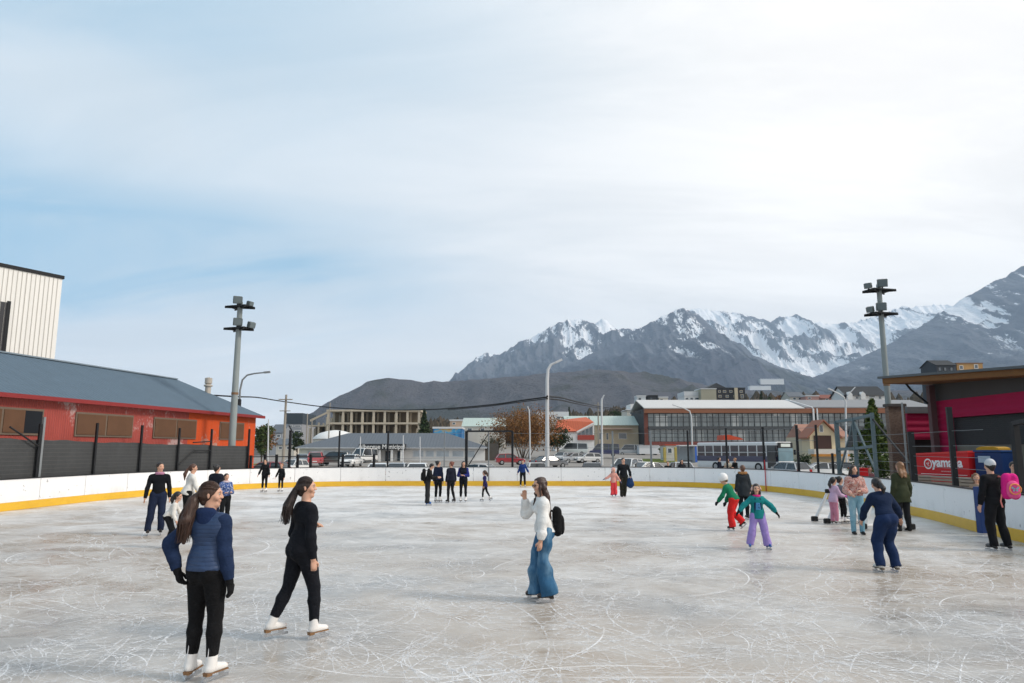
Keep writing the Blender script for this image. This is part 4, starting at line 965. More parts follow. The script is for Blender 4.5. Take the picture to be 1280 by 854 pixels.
MB().obox((XM-0.1, -1.15, Z(511)+0.2), (XM-2.0, 10, zr_+0.25), 0.35, 0.3).build('roof_edge', M_PALE, gb); MB().box(XM-0.1, XM+0.3, -1.1, -0.7, Z(533), Z(511)).build('downpipe', M_PALE, gb); MB().box(XM+0.9, XM+1.2, -1.0, -0.7, Z(533), Z(511)).build('downpipe', M_PALE, gb)
def facade_glass():
    m, nt, b = mat_nt('curtain_wall_glass', 0.12, 0, 0.9)
    p = nt.obj(); X = nt.xyz(p); cell = nt.math('FLOOR', nt.math('MULTIPLY', X[0], 1/1.42)); lev = nt.math('FLOOR', nt.math('MULTIPLY', X[2], 0.3))
    cmb = nt.new('ShaderNodeCombineXYZ'); nt.set(cmb, 0, cell); nt.set(cmb, 1, lev)
    wn = nt.new('ShaderNodeTexWhiteNoise', noise_dimensions='2D'); nt.l.new(cmb.outputs[0], wn.inputs['Vector'])
    c = nt.ramp(wn.outputs['Value'], [(0, (0.06, 0.085, 0.095)), (0.5, (0.12, 0.155, 0.165)), (0.8, (0.2, 0.235, 0.24)), (0.95, (0.42, 0.44, 0.43))])
    blind = nt.math('GREATER_THAN', nt.math('FRACT', nt.math('MULTIPLY', X[2], 0.43)), 0.55)
    c = nt.mix(nt.math('MULTIPLY', blind, 0.3), c, (0.05, 0.065, 0.075)); nt.set(b, 'Base Color', c); return m
M_CW = facade_glass()
for t_, bt, xa, xb in ((517.2, 533, P(811), XM), (537, 552, P(811), XM), (517.2, 533, XM+1.3, XE)):
    wd = MB().box(xa, xb, 0.10, 0.297, Z(bt), Z(t_)).build('window', M_CW, gb)
    mu = MB(); n = int((xb-xa)/1.42)
    for k in range(n+1): mu.box(xa+k*1.42-0.06, xa+k*1.42+0.06, -0.02, 0.098, Z(bt), Z(t_))
    for f in (0.35, 0.68): zc = Z(bt)+(Z(t_)-Z(bt))*f; mu.box(xa, xb, 0.02, 0.097, zc-0.04, zc+0.04)
    mu.build('mullion', M_DKW, wd)
MB().box(P(811), XE, -0.7, 0.297, Z(536.8), Z(533.3)).build('spandrel', flat((0.07, 0.075, 0.08), 0.5), gb)
MB().box(P(811), XM, -0.3, 0.297, gz, Z(552.3)).build('base_wall', flat((0.19, 0.065, 0.055), 0.8, 0.2, 0.8), gb)
for k, (a, b_, t_, m_, lb) in enumerate(((798, 809, 494.5, flat((0.55, 0.58, 0.6), 0.5), 'pale blue-grey cabin on the skyline left of the dark roof cabin'), (812.5, 824, 494, M_DKW, 'dark cabin on the skyline between two pale ones'), (825.5, 837, 496, M_W2, 'cream cabin on the skyline right of the dark roof cabin'))):
    house('cabin', lb, 'cabin', a, b_, 240, 5, t_+1.2, t_, m_, M_PALE if k != 1 else M_DKW, kind='flat', wins=[(a+2, a+5, t_+3, t_+5.5)], wframe=M_DKW)
# hillside buildings over the glazed roof
r_, X0, W = house('white_house', 'white house with a tall gable window left of the concrete tower on the hill', 'house', 858, 880, 300, 12, 495, 489.5, M_W1, M_PALE, kind='flat', wins=[(863, 867, 491.5, 493.5), (869, 874, 491.5, 493.5), (859, 863, 497, 500), (865, 869, 497, 500), (871, 877, 497, 500)])
r_, X0, W = house('concrete_tower', 'blank beige concrete tower joined to the dark timbered block', 'tower', 879, 898.5, 296, 10, 486.5, 485.5, flat((0.36, 0.34, 0.26), 0.85, 0.2, 0.2), M_PALE, kind='flat')
r_, X0, W = house('dark_block', 'dark timbered block with peaked roof and balconies above the glazed building', 'building', 898.8, 935, 298, 14, 486, 484.6, flat((0.04, 0.04, 0.045), 0.7, 0.4, 0.3), M_DKW, kind='flat', wins=[(901, 904, 488, 491), (907, 911, 488, 491), (915, 919, 488, 491), (922, 925, 488, 492), (928, 932, 488, 491), (901, 905, 494, 497), (910, 914, 494, 497), (920, 924, 494, 497), (929, 933, 493, 498)], wframe=M_BEIGE)
q = lambda a: xat(a, 298)-X0
MB().prism([(q(884), zat(487, 298)), (q(900), zat(478.5, 298)), (q(913), zat(485, 298))], 'y', 1, 10).build('gable', flat((0.06, 0.065, 0.07), 0.7), r_)
MB().box(q(921), q(925), -0.8, -0.003, zat(500, 298), zat(485, 298)).build('chimney', M_BEIGE, r_)
house('house', 'small slate roofed house left of the pink house on the skyline', 'house', 991, 1009, 280, 9, 496, 490.5, M_W2, M_GR, kind='x', wins=[(995, 999, 497, 500), (1002, 1006, 497, 500)])
house('house', 'faded pink flat roofed house on the skyline', 'house', 1011, 1028, 275, 8, 495.5, 494.2, flat((0.42, 0.24, 0.21), 0.8), M_PALE, kind='flat', wins=[(1014, 1018, 496.5, 499)])
house('house', 'dull red roofed house beside the faded pink house', 'house', 1031, 1049, 275, 8, 498, 494, flat((0.35, 0.2, 0.16), 0.8), flat((0.22, 0.08, 0.06), 0.7), kind='x', wins=[(1036, 1040, 498.5, 500.5)])
r_, X0, W = house('white_house', 'white house with steep black roof and dormers left of the right floodlight pole', 'house', 1063, 1112, 250, 12, 494, 483.5, M_W1, M_DKW, kind='x', wins=[(1067, 1069, 496, 499), (1074, 1078, 495, 499), (1091, 1099, 494.6, 497), (1103, 1107, 494.6, 499)], over=0.6)
q = lambda a: xat(a, 250)-X0
for a in (1066, 1082.5):
    MB().prism([(q(a-3), zat(500, 250)), (q(a+3), zat(500, 250)), (q(a+3), zat(493, 250)), (q(a), zat(489.8, 250)), (q(a-3), zat(493, 250))], 'y', -1.0, 2).build('dormer', M_W1, r_)
house('dark_house', 'dark gabled house on the hill seen above the clubhouse roof', 'house', 1180, 1205, 205, 8, 456.5, 451, flat((0.05, 0.055, 0.065), 0.7), M_DKW, kind='x', zb=10, wins=[(1182, 1186, 459, 464), (1189, 1193, 459, 464), (1197, 1201, 459, 464)], wframe=M_DKW)
house('timber_house', 'orange timber house beside the dark gabled house on the hill', 'house', 1206, 1239, 206, 7, 454.8, 453.6, flat((0.40, 0.23, 0.09), 0.7, 0.2, 0.5), flat((0.2, 0.11, 0.06), 0.7), kind='flat', zb=10, wins=[(1209, 1214, 457, 462), (1228, 1233, 455.6, 461)])
bpy.context.view_layer.update()
for a, b_, t_, bt, lb in ((955, 985, 473.6, 480.5, 'long white hotel low on the mountain slope'), (941, 968, 482.3, 487.5, 'white terraced lodge below the long white hotel')):
    tps = [q_ for q_ in (terrain(a+(b_-a)*k_/6, bt+dy_) for k_ in range(7) for dy_ in (-3, -1, 0)) if q_ is not None]; tp = min(tps, key=lambda q_: q_.y); Y_ = tp.y-30
    r_, X0, W = house('hotel', lb, 'hotel', a, b_, Y_, 25, t_+1.2, t_, M_W1, M_PALE, kind='flat', zb=zat(bt, Y_)-1.0); MB().box(-4, W+4, -1, 60, zat(bt, Y_)-60, zat(bt, Y_)-1.003).build('podium', M_H2b, r_)
# beige gable house by the bus
Yb = 78; r_, X0, W = house('gable_house', 'small beige house with steep brown gable roof right of the bus', 'house', 1013, 1047, Yb, 2.2, 543.5, 526.5, flat((0.62, 0.52, 0.35), 0.8, 0.1, 1.5), flat((0.30, 0.12, 0.075), 0.7, 0.2, 1.5), kind='y', over=0.45, zb=-0.5, wins=[(1025.5, 1030.5, 531, 540.5)])
q = lambda a: xat(a, Yb)-X0
MB().box(q(1018), q(1039.5), -0.10, -0.003, zat(561, Yb), zat(544.5, Yb)).build('window', flat((0.06, 0.03, 0.025), 0.4, 0.4, 1.5), r_)
MB().box(q(1010), q(1052), -1.6, -0.003, zat(567.5, Yb), zat(561.5, Yb)).build('shop_canopy', flat((0.62, 0.58, 0.52), 0.6), r_)
MB().box(q(1009), q(1053), -1.7, -1.0, zat(570.5, Yb), zat(567.7, Yb)).build('sign_board', flat((0.50, 0.22, 0.05), 0.6), r_)
MB().box(q(1014), q(1072), 2.3, 7, -0.5, zat(546, Yb)).build('side_wing', flat((0.5, 0.43, 0.31), 0.8, 0.1, 1.5), r_)
MB().prism([(1.7, zat(546, Yb)), (4.6, zat(528.5, Yb)), (7.4, zat(546, Yb))], 'x', q(1016), q(1073)).build('wing_roof', flat((0.36, 0.19, 0.14), 0.7, 0.2, 1.5), r_)
MB().box(q(1051), q(1058), 2.2, 2.298, zat(572, Yb), zat(547.5, Yb)).build('door', flat((0.05, 0.055, 0.07), 0.4), r_)
# bus shelter, kiosk, frames near the bus
r_, X0, W = house('kiosk', 'pale grey kiosk with red roof trim left of the bus', 'kiosk', 832, 848, 112, 4, 557, 555.5, flat((0.55, 0.53, 0.5), 0.7), flat((0.45, 0.08, 0.05), 0.6), kind='flat', zb=0, wins=[(834, 840, 560, 567)])
bs = empty('bus_shelter', (xat(849, 96), 96, 0)); tag(bs, 'glass bus shelter with a blue sign panel left of the bus', 'bus shelter')
W = xat(873, 96)-xat(849, 96)
MB().box(0, W, 0, 1.6, 2.45, 2.6).build('roof', M_PALE, bs); MB().box(0.05, W-0.05, 1.5, 1.55, 0.2, 2.447).build('rear_glass', M_GL2, bs); MB().box(W-0.45, W-0.1, 0.05, 0.12, 0.3, 2.4).build('sign_panel', flat((0.05, 0.14, 0.5), 0.4), bs)
for xx in (0.03, W-0.09): MB().box(xx, xx+0.06, 0.02, 0.08, -0.1, 2.447).build('post', M_GREY, bs)
MB().box(0.3, W-0.6, 1.0, 1.4, 0.45, 0.52).build('bench', M_DARK, bs)
for px, lb in ((831, 'yellow painted post on the grass, left one beside the kiosk'), (845, 'yellow painted post standing in front of the kiosk')):
    xx = xat(px, 108); tag(MB().bbox(xx-0.2, xx+0.2, 108, 108.4, 0.1, zat(559, 108), 0.03).build('yellow_post', flat((0.42, 0.33, 0.09), 0.6)), lb, 'post')
aw = MB(); xx = xat(905, 118); aw.prism([(0, zat(550, 118)), (xat(930, 118)-xx, zat(549.7, 118)), (xat(928, 118)-xx, zat(548, 118)), (xat(912, 118)-xx, zat(543.5, 118)), (xat(906, 118)-xx, zat(544, 118))], 'y', 0, 4)
ao = aw.build('market_tent', flat((0.50, 0.07, 0.03), 0.6), loc=(xx, 118, 0)); tag(ao, 'orange red tent roof showing above the bus', 'tent')
mb = MB()
for dx in (0.3, 2.9): mb.box(dx, dx+0.1, 0.1, 0.2, 0.3, zat(550.5, 118)); mb.box(dx, dx+0.1, 3.8, 3.9, 0.3, zat(550.5, 118))
mb.build('tent_poles', M_GREY, ao)
r_, X0, W = house('white_trailer', 'long white box trailer parked before the long beige house', 'trailer', 799, 825, 138, 2.5, 557, 556.6, M_PALE, M_PALE, kind='flat', zb=zat(567.5, 138))
for dx in (0.8, W-0.9): MB().wheel((0, 0, 0), 0.42, 0.3).build('wheel', M_DARK, r_, loc=(dx, 0.3, zat(568, 138)+0.2), rz=R(90))
# ------------------------------------------------------------------ vehicles
M_TYRE = flat((0.02, 0.02, 0.02), 0.8, 0.2, 8); M_HUB = flat((0.35, 0.36, 0.37), 0.35, 0.1, 8, metal=0.6); M_LAMP = flat((0.7, 0.7, 0.68), 0.2, 0.05, 5); M_TAIL = flat((0.35, 0.01, 0.01), 0.25, 0.05, 5)
M_CGL = glass_mat((0.025, 0.03, 0.035), 0.06, 'car_glass')
def car_paint(c):
    k = ('car', tuple(c))
    if k in _mc: return _mc[k]
    m, nt, b = mat_nt('car_paint', 0.3, 0.0, 0.5); b.inputs['Coat Weight'].default_value = 0.5
    n = nt.noise(nt.obj(), 2.0, 4, 0.6); dz = nt.sm(nt.xyz(nt.obj())[2], 0.75, 0.25)
    nt.set(b, 'Base Color', nt.mix(nt.math('MULTIPLY', dz, nt.math('MULTIPLY', n, 0.8)), c, (0.16, 0.14, 0.12))); _mc[k] = m; return m
CAR = {'hatch': dict(L=4.0, W=1.70, low=[(-2.0, .32), (-2.0, .72), (-1.93, .92), (.95, .96), (1.75, .82), (1.98, .66), (2.0, .32)], cab=[(-1.9, .93), (-1.55, 1.42), (-.1, 1.47), (.35, 1.42), (1.05, .94)]),
       'sedan': dict(L=4.5, W=1.75, low=[(-2.25, .32), (-2.25, .75), (-2.1, .95), (1.0, .95), (2.0, .82), (2.22, .65), (2.25, .32)], cab=[(-1.55, .95), (-.95, 1.38), (.0, 1.45), (.4, 1.4), (1.15, .94)]),
       'suv': dict(L=4.6, W=1.85, low=[(-2.3, .4), (-2.3, .85), (-2.22, 1.05), (1.1, 1.08), (2.0, 1.0), (2.26, .8), (2.3, .4)], cab=[(-2.2, 1.06), (-2.0, 1.66), (-.1, 1.74), (.45, 1.68), (1.2, 1.07)]),
       'van': dict(L=5.2, W=1.95, low=[(-2.6, .38), (-2.6, 1.1), (1.5, 1.1), (2.3, 1.0), (2.57, .75), (2.6, .38)], cab=[(-2.58, 1.1), (-2.5, 2.05), (.7, 2.15), (1.1, 2.08), (1.95, 1.08)])}
def make_car(kind):
    d = CAR[kind]; W = d['W']; root = empty('parked_car', (0, 0, 0)); P = car_paint((0.5, 0.5, 0.5))
    mb = MB(); cx = sum(p[0] for p in d['low'])/len(d['low'])
    rings = []
    for x, k in ((-W/2, 0.94), (-W/2+0.10, 1.0), (W/2-0.10, 1.0), (W/2, 0.94)):
        rings.append([(x, p[0]*k, 0.62+(p[1]-0.62)*k) for p in d['low']])
    n0 = 0; m = len(d['low'])
    for r_ in rings: mb.v += r_
    for i in range(3):
        for k in range(m): j = (k+1) % m; mb.f.append((i*m+k, i*m+j, (i+1)*m+j, (i+1)*m+k))
    mb.f.append(tuple(range(m))); mb.f.append(tuple(3*m+k for k in range(m-1, -1, -1)))
    mb.build('body', P, root, True)
    def cab(mb, s, x_in, lift=0.0):
        c = [( (p[0]+0.1)*s-0.1, p[1]+lift) for p in d['cab']]; zt = max(p[1] for p in c); zb_ = min(p[1] for p in c)
        L_ = [(-(W/2-0.07-0.20*(p[1]-zb_)/(zt-zb_))-x_in, p[0], p[1]) for p in c]; R_ = [(-v[0], v[1], v[2]) for v in L_]; return L_, R_
    L_, R_ = cab(mb, 1, 0); mb = MB(); n = len(L_); mb.v += L_+R_
    mb.f += [tuple(range(n)), tuple(n+k for k in range(n-1, -1, -1))] + [(k, (k+1) % n, n+(k+1) % n, n+k) for k in range(n)]
    mb.build('window', M_CGL, root)
    rf_ = MB(); c = d['cab']
    def at(i, f=0.0): return c[i]
    for s in (-1, 1):   # pillars and roof in body colour, standing just proud of the glass
        Lc = L_ if s < 0 else R_
        for i, j in ((0, 1), (3, 4)): rf_.obox((Lc[i][0]+0.01*s, Lc[i][1], Lc[i][2]), (Lc[j][0]+0.01*s, Lc[j][1], Lc[j][2]), 0.09, 0.05)
        mid = (c[1][0]+c[3][0])/2-0.1; zb_ = c[0][1]; x1 = L_[2][0]*-s*1.0
        rf_.obox((s*(W/2-0.055), mid, zb_), (s*(W/2-0.26), mid, c[2][1]-0.01), 0.05, 0.09, Vector((0, 1, 0)))
        rf_.obox((Lc[1][0], Lc[1][1], Lc[1][2]), (Lc[2][0], Lc[2][1], Lc[2][2]), 0.09, 0.07); rf_.obox((Lc[2][0], Lc[2][1], Lc[2][2]), (Lc[3][0], Lc[3][1], Lc[3][2]), 0.09, 0.07)
    for i, j in ((1, 2), (2, 3)):
        rf_.poly([(L_[i][0], L_[i][1], L_[i][2]+0.03), (L_[j][0], L_[j][1], L_[j][2]+0.03), (R_[j][0], R_[j][1], R_[j][2]+0.03), (R_[i][0], R_[i][1], R_[i][2]+0.03)])
    rf_.build('roof', P, root)
    for sx in (-1, 1):
        for y in (d['L']*0.31, -d['L']*0.30):
            w_ = MB().wheel((sx*(W/2-0.09), y, 0.32), 0.32, 0.2).build('wheel', M_TYRE, root); MB().wheel((sx*(W/2-0.09)+sx*0.06, y, 0.32), 0.19, 0.1).build('hub', M_HUB, w_)
        MB().bbox(sx*(W/2-0.28)-0.2, sx*(W/2-0.28)+0.2, d['L']/2-0.13, d['L']/2-0.02, 0.62, 0.80, 0.02).build('headlight', M_LAMP, root)
        MB().bbox(sx*(W/2-0.22)-0.13, sx*(W/2-0.22)+0.13, -d['L']/2+0.0, -d['L']/2+0.1, 0.68, 0.92, 0.02).build('tail_light', M_TAIL, root)
        MB().bbox(sx*(W/2+0.08)-0.1, sx*(W/2+0.08)+0.1, d['cab'][-1][0]-0.35, d['cab'][-1][0]-0.2, d['cab'][0][1], d['cab'][0][1]+0.16, 0.02).build('mirror', P, root)
    mb = MB().box(-W/2+0.25, W/2-0.25, d['L']/2-0.03, d['L']/2+0.012, 0.42, 0.56); mb.build('grille', M_DARK, root)
    MB().box(-0.26, 0.26, -d['L']/2-0.015, -d['L']/2+0.02, 0.55, 0.66).build('number_plate', M_LAMP, root)
    return root
protos = {}
def place_car(kind, px, Y, yaw, colr, label, cat='car', dz=0.0):
    if kind not in protos: protos[kind] = make_car(kind); o = protos[kind]
    else: o = copy_tree(protos[kind])
    x = xat(px, Y, 1.0); o.location = (x, Y, gh(x, Y)-0.05+dz); o.rotation_euler = (0, 0, R(yaw)); o.name = 'parked_van' if kind == 'van' else 'parked_car'
    tag(o, label, cat, 'vehicles parked behind the rink')
    for ch in o.children:
        if ch.name.split('.')[0] in ('body', 'roof', 'mirror'): ch.material_slots[0].link = 'OBJECT'; ch.material_slots[0].material = car_paint(colr)
    return o
WHT, SLV, RED, GRA, NVY, BLK = (0.72, 0.72, 0.71), (0.42, 0.43, 0.44), (0.33, 0.02, 0.03), (0.07, 0.075, 0.085), (0.02, 0.028, 0.10), (0.02, 0.02, 0.022)
for a in (('hatch', 334, 62, 78, RED, 'dark red hatchback nearest the corner of the red shed'), ('hatch', 366, 74, 165, WHT, 'small white hatchback facing the rink left of the red people carrier'),
          ('sedan', 379, 92, 185, SLV, 'silver saloon half hidden between white hatchback and red people carrier'), ('suv', 395, 90, 12, (0.42, 0.05, 0.06), 'red people carrier seen from behind before the hostel'),
          ('suv', 418, 92, 80, (0.06, 0.075, 0.07), 'dark green off-roader parked side on before the hostel'), ('sedan', 439, 88, 175, WHT, 'white saloon facing the rink right of the dark green off-roader'),
          ('sedan', 474, 56, 5, WHT, 'white car roof just over the boards, left of three before the hostel door'), ('hatch', 497, 56, 176, SLV, 'silver grey car roof just over the boards in front of the hostel door'),
          ('sedan', 523, 57, 2, WHT, 'white car roof just over the boards behind the group in black'), ('sedan', 597, 55, 70, WHT, 'white car roof inside the black steel frame'),
          ('hatch', 637.5, 97, -82, RED, 'red hatchback parked side on under the russet willow'), ('hatch', 667, 58, 10, WHT, 'white car roof just over the boards left of the tall lamp post'),
          ('sedan', 686, 84, -60, GRA, 'dark grey saloon behind the tall lamp post'), ('hatch', 702, 112, 150, SLV, 'silver hatchback between the dark grey saloon and the white minibus'),
          ('sedan', 718, 108, 110, SLV, 'silver saloon in front of the white minibus'), ('hatch', 735, 107, 105, WHT, 'white hatchback in front of the navy van'),
          ('hatch', 740, 57, 175, (0.04, 0.045, 0.06), 'dark blue car roof just over the boards below the navy van'), ('suv', 783, 63, 150, WHT, 'white off-roader with dark windows behind the man in black'), ('sedan', 806, 62, 120, WHT, 'white saloon with dark windscreen right of the man in black'),
          ('hatch', 853, 60, 178, SLV, 'silver car roof behind the two seated onlookers'), ('hatch', 984, 60, 20, SLV, 'silver car roof just right of the bus front'), ('sedan', 1026, 60, 82, WHT, 'white car roof under the beige gable house'),
          ('sedan', 1046, 62, 75, GRA, 'dark car roof beside the blue-grey steel cage frame')):
    place_car(*a)
place_car('van', 455, 108, 160, WHT, 'white van with a blue patch at the hostel entrance', 'van')
place_car('van', 717, 128, 80, (0.62, 0.68, 0.68), 'pale minibus behind the white cars', 'van', 0.35)
place_car('van', 755, 124, 84, NVY, 'navy blue van right of the pale minibus', 'van', 0.3)
place_car('van', 788, 142, 82, SLV, 'silver van left of the white box trailer', 'van', -0.2)
v7 = [o for o in bpy.data.objects if o.get('label') == 'white van with a blue patch at the hostel entrance'][0]
MB().box(-0.8, 0.8, 2.56, 2.615, 0.78, 1.0).build('blue_patch', flat((0.02, 0.2, 0.42), 0.4), v7); MB().box(0.96, 0.99, -1.8, 1.4, 0.6, 1.05).build('blue_stripe', flat((0.02, 0.2, 0.42), 0.4), v7)
# bus
def make_bus():
    L, W, H = 10.6, 2.5, 3.05
    root = empty('city_bus', (0, 0, 0)); tag(root, 'white and purple city bus standing on the street behind the boards', 'bus')
    MW, MP = car_paint((0.66, 0.66, 0.66)), car_paint((0.05, 0.05, 0.095))
    MB().bbox(-W/2, W/2, -L/2, L/2, 0.35, 1.05, 0.04).build('lower_body', MW, root); MB().bbox(-W/2-0.004, W/2+0.004, -L/2-0.004, L/2-0.25, 1.053, 1.60, 0.01).build('band', MP, root)
    MB().bbox(-W/2+0.05, W/2-0.05, -L/2+0.05, L/2-0.07, 1.603, 2.72, 0.03).build('window', glass_mat((0.05, 0.035, 0.04), 0.08), root)
    MB().bbox(-W/2, W/2, -L/2, L/2-0.05, 2.70, H, 0.1).build('roof', MW, root)
    mb = MB(); 
    for s in (-1, 1):
        n = 8
        for k in range(n+1):
            y = -L/2+0.05+(L-1.4)*k/n; mb.box(s*(W/2-0.06)-0.06, s*(W/2-0.06)+0.06, y-0.05, y+0.05, 1.6, 2.72)
        mb.box(s*(W/2-0.05)-0.045, s*(W/2-0.05)+0.045, -L/2+0.05, L/2-1.3, 1.95, 2.0)
    mb.build('window_pillars', MW, root)
    MB().bbox(W/2-0.02, W/2+0.02, L/2-1.25, L/2-0.25, 0.42, 2.65, 0.01).build('door', M_CGL, root); MB().bbox(-W/2-0.02, -W/2+0.02, L/2-1.25, L/2-0.3, 0.42, 2.65, 0.01).build('side_panel', MP, root)
    MB().bbox(-W/2+0.06, W/2-0.06, L/2-0.02, L/2+0.05, 1.12, 2.42, 0.03).build('windscreen', glass_mat((0.12, 0.2, 0.24), 0.05), root)
    MB().bbox(-W/2+0.06, W/2-0.06, L/2-0.02, L/2+0.045, 2.45, 2.98, 0.03).build('header', M_DARK, root); MB().box(-0.75, 0.75, L/2+0.046, L/2+0.06, 2.54, 2.86).build('destination_sign', flat((0.6, 0.65, 0.62), 0.4, 0.1), root)
    MB().bbox(-W/2, W/2, L/2-0.05, L/2+0.10, 0.35, 1.10, 0.04).build('front_bumper', MW, root); MB().bbox(-0.6, 0.6, L/2+0.08, L/2+0.115, 0.68, 0.95, 0.04).build('grille', M_DARK, root)
    for s in (-1, 1):
        MB().bbox(s*0.92-0.2, s*0.92+0.2, L/2+0.07, L/2+0.125, 0.72, 0.92, 0.03).build('headlight', M_LAMP, root)
        MB().bbox(s*(W/2+0.2)-0.1, s*(W/2+0.2)+0.1, L/2-0.05, L/2+0.15, 1.75, 2.25, 0.03).build('mirror', M_DARK, root)
        for y in (L/2-2.4, -L/2+2.6):
            w_ = MB().wheel((s*(W/2-0.15), y, 0.48), 0.48, 0.32).build('wheel', M_TYRE, root); MB().wheel((s*(W/2-0.15)+s*0.1, y, 0.48), 0.26, 0.14).build('hub', M_HUB, w_)
    return root
bus = make_bus(); a_ = R(57); bus.rotation_euler = (0, 0, math.atan2(-math.sin(a_), math.cos(a_))-math.pi/2)
bx = xat(982, 72, 1.5); bus.location = (bx-math.cos(a_)*5.3, 72+math.sin(a_)*5.3, -0.28)
# ------------------------------------------------------------------ poles, lamps, cables
M_POLE = flat((0.55, 0.56, 0.57), 0.4, 0.12, 3); M_WPOLE = flat((0.30, 0.27, 0.23), 0.9, 0.3, 2)
def lamp(label, pts, r0, r1, head=None, mat=None, Y=0, name='street_lamp'):
    P = [pt(a, b_, Y) for a, b_ in pts]; root = empty(name, (P[0].x, P[0].y, 0)); o = Vector((P[0].x, P[0].y, 0)); tag(root, label, 'street lamp')
    P = [p-o for p in P]; P[0].z = gh(o.x, o.y)-0.1; n = len(P)
    MB().tube(P, [r0+(r1-r0)*i/(n-1) for i in range(n)], 8).build('pole', mat or M_POLE, root, True)
    if head:
        e = P[-1]; d_ = (P[-1]-P[-2]).normalized(); MB().obox(e, e+d_*head, 0.22, 0.13).build('lamp_head', mat or M_POLE, root)
    return root
lamp('grey street lamp with long arm behind the left floodlight pole', [(298.5, 583), (299, 510), (300, 488), (303, 475), (309, 469), (318, 467), (330, 465.8)], 0.09, 0.05, 0.45, M_GREY, 52)
lt = lamp('tall white street lamp in the middle of the far boards', [(684, 580), (684, 520), (684, 475), (685, 462), (688.5, 456), (694, 453.5)], 0.14, 0.07, 0.5, M_POLE, 46)
lamp('white lamp post right of the navy van', [(752.5, 568), (752.3, 540), (752, 502), (752.4, 499), (753.5, 497)], 0.15, 0.10, 0.4, M_POLE, 95)
lamp('slim white post before the russet willow', [(662.5, 577), (662.4, 540), (661.5, 513), (660.5, 510.5)], 0.10, 0.06, 0.25, M_POLE, 84)
lamp('curved arm street lamp before the glazed facade', [(865, 560), (864.5, 528), (864, 520), (862, 514), (855, 510.5), (845, 507.5)], 0.13, 0.08, 0.6, M_POLE, 110)
l2 = lamp('double arm street lamp over the beige gable house', [(1058, 585), (1057.5, 540), (1057, 503), (1055, 497), (1049, 492.5), (1041, 488.5)], 0.11, 0.06, 0.5, M_POLE, 70)
o_ = Vector(l2.location); MB().tube([pt(1057.3, 505, 70)-o_, pt(1059, 496, 70)-o_, pt(1063, 490.5, 70)-o_, pt(1069, 484, 70)-o_], 0.05, 8).build('second_arm', M_POLE, l2, True)
lamp('thin pale lamp post by the dark tree left of the utility pole', [(335, 580), (335.3, 550), (335.6, 524)], 0.09, 0.06, None, M_POLE, 75)
lamp('short white lamp post before the hostel eaves, left of its sign', [(450.5, 580), (450.5, 560), (450.5, 546)], 0.08, 0.06, None, M_POLE, 90)
lamp('short white lamp post before the hostel, right end of its sign', [(504, 580), (504, 560), (504, 544)], 0.08, 0.06, None, M_POLE, 90)
lamp('short white lamp post before the hostel windows, right of the sign', [(525, 580), (525, 560), (525, 546)], 0.08, 0.06, None, M_POLE, 90)
for px, t_, Y_, lb in ((354.5, 493.5, 72, 'weathered utility pole carrying the cables left of the hostel'), (410.3, 503.5, 150, 'wooden mast at the left corner of the concrete frame'), (382.5, 517, 150, 'thin wooden pole right of the grey apartment block'), (388.5, 523, 152, 'short thin wooden pole left of the concrete frame'), (748.5, 503, 130, 'wooden utility pole behind the white lamp post right of the navy van')):
    x = xat(px, Y_, 2); z1 = zat(t_, Y_); ro = empty('utility_pole', (x, Y_, 0)); tag(ro, lb, 'utility pole')
    MB().tube([(0, 0, gh(x, Y_)-0.1), (0, 0, z1)], [0.16, 0.11], 8).build('pole', M_WPOLE, ro)
    if px in (354.5, 748.5): MB().box(-0.7, 0.7, -0.2, -0.1, z1-0.55, z1-0.45).build('crossarm', M_WPOLE, ro); MB().box(-0.55, 0.55, -0.2, -0.1, z1-1.7, z1-1.62).build('crossarm', M_WPOLE, ro)
M_CAB = flat((0.012, 0.012, 0.013), 0.6)
def cable(pts, r, label):
    mb = MB(); P = [pt(a, b_, Y) for a, b_, Y in pts]
    Pf = catmull([tuple(p) for p in P], 8); mb.tube(Pf, r, 5); o = mb.build('overhead_cable', M_CAB); tag(o, label, 'cable')
cable([(262, 494, 50), (297, 496, 52), (322, 497, 62), (354, 502, 72), (408, 509, 72), (470, 512.5, 66), (540, 512, 60), (610, 506.5, 52), (650, 501, 48), (684, 496.5, 45.7)], 0.055, 'thick black cable bundle from the left lamp to the tall white lamp')
cable([(560, 512.5, 58), (610, 508, 52), (650, 502.8, 48), (684, 498.5, 45.6)], 0.03, 'thinner black cable just below the thick bundle')
cable([(684, 495.5, 45.8), (702, 497.5, 60), (722, 502.5, 80), (748, 508, 129), (775, 512, 150), (801, 515.5, 170)], 0.07, 'upper black cable from the tall white lamp towards the glazed building')
cable([(684, 498.5, 45.8), (702, 500.5, 60), (722, 505, 80), (748, 510, 129), (775, 514, 150), (801, 517, 170)], 0.055, 'lower black cable from the tall white lamp towards the glazed building')
eq = MB(); 
for a, b_, w_ in ((296.5, 515, 0.5), (300, 506, 0.3)): c_ = pt(a, b_, 51.8); eq.bbox(c_.x-w_/2, c_.x+w_/2, c_.y-0.45, c_.y-0.12, c_.z-0.45, c_.z+0.4, 0.04)
tag(eq.build('cable_box', M_DARK), 'dark junction box clamped to the lamp behind the left floodlight pole', 'junction box')
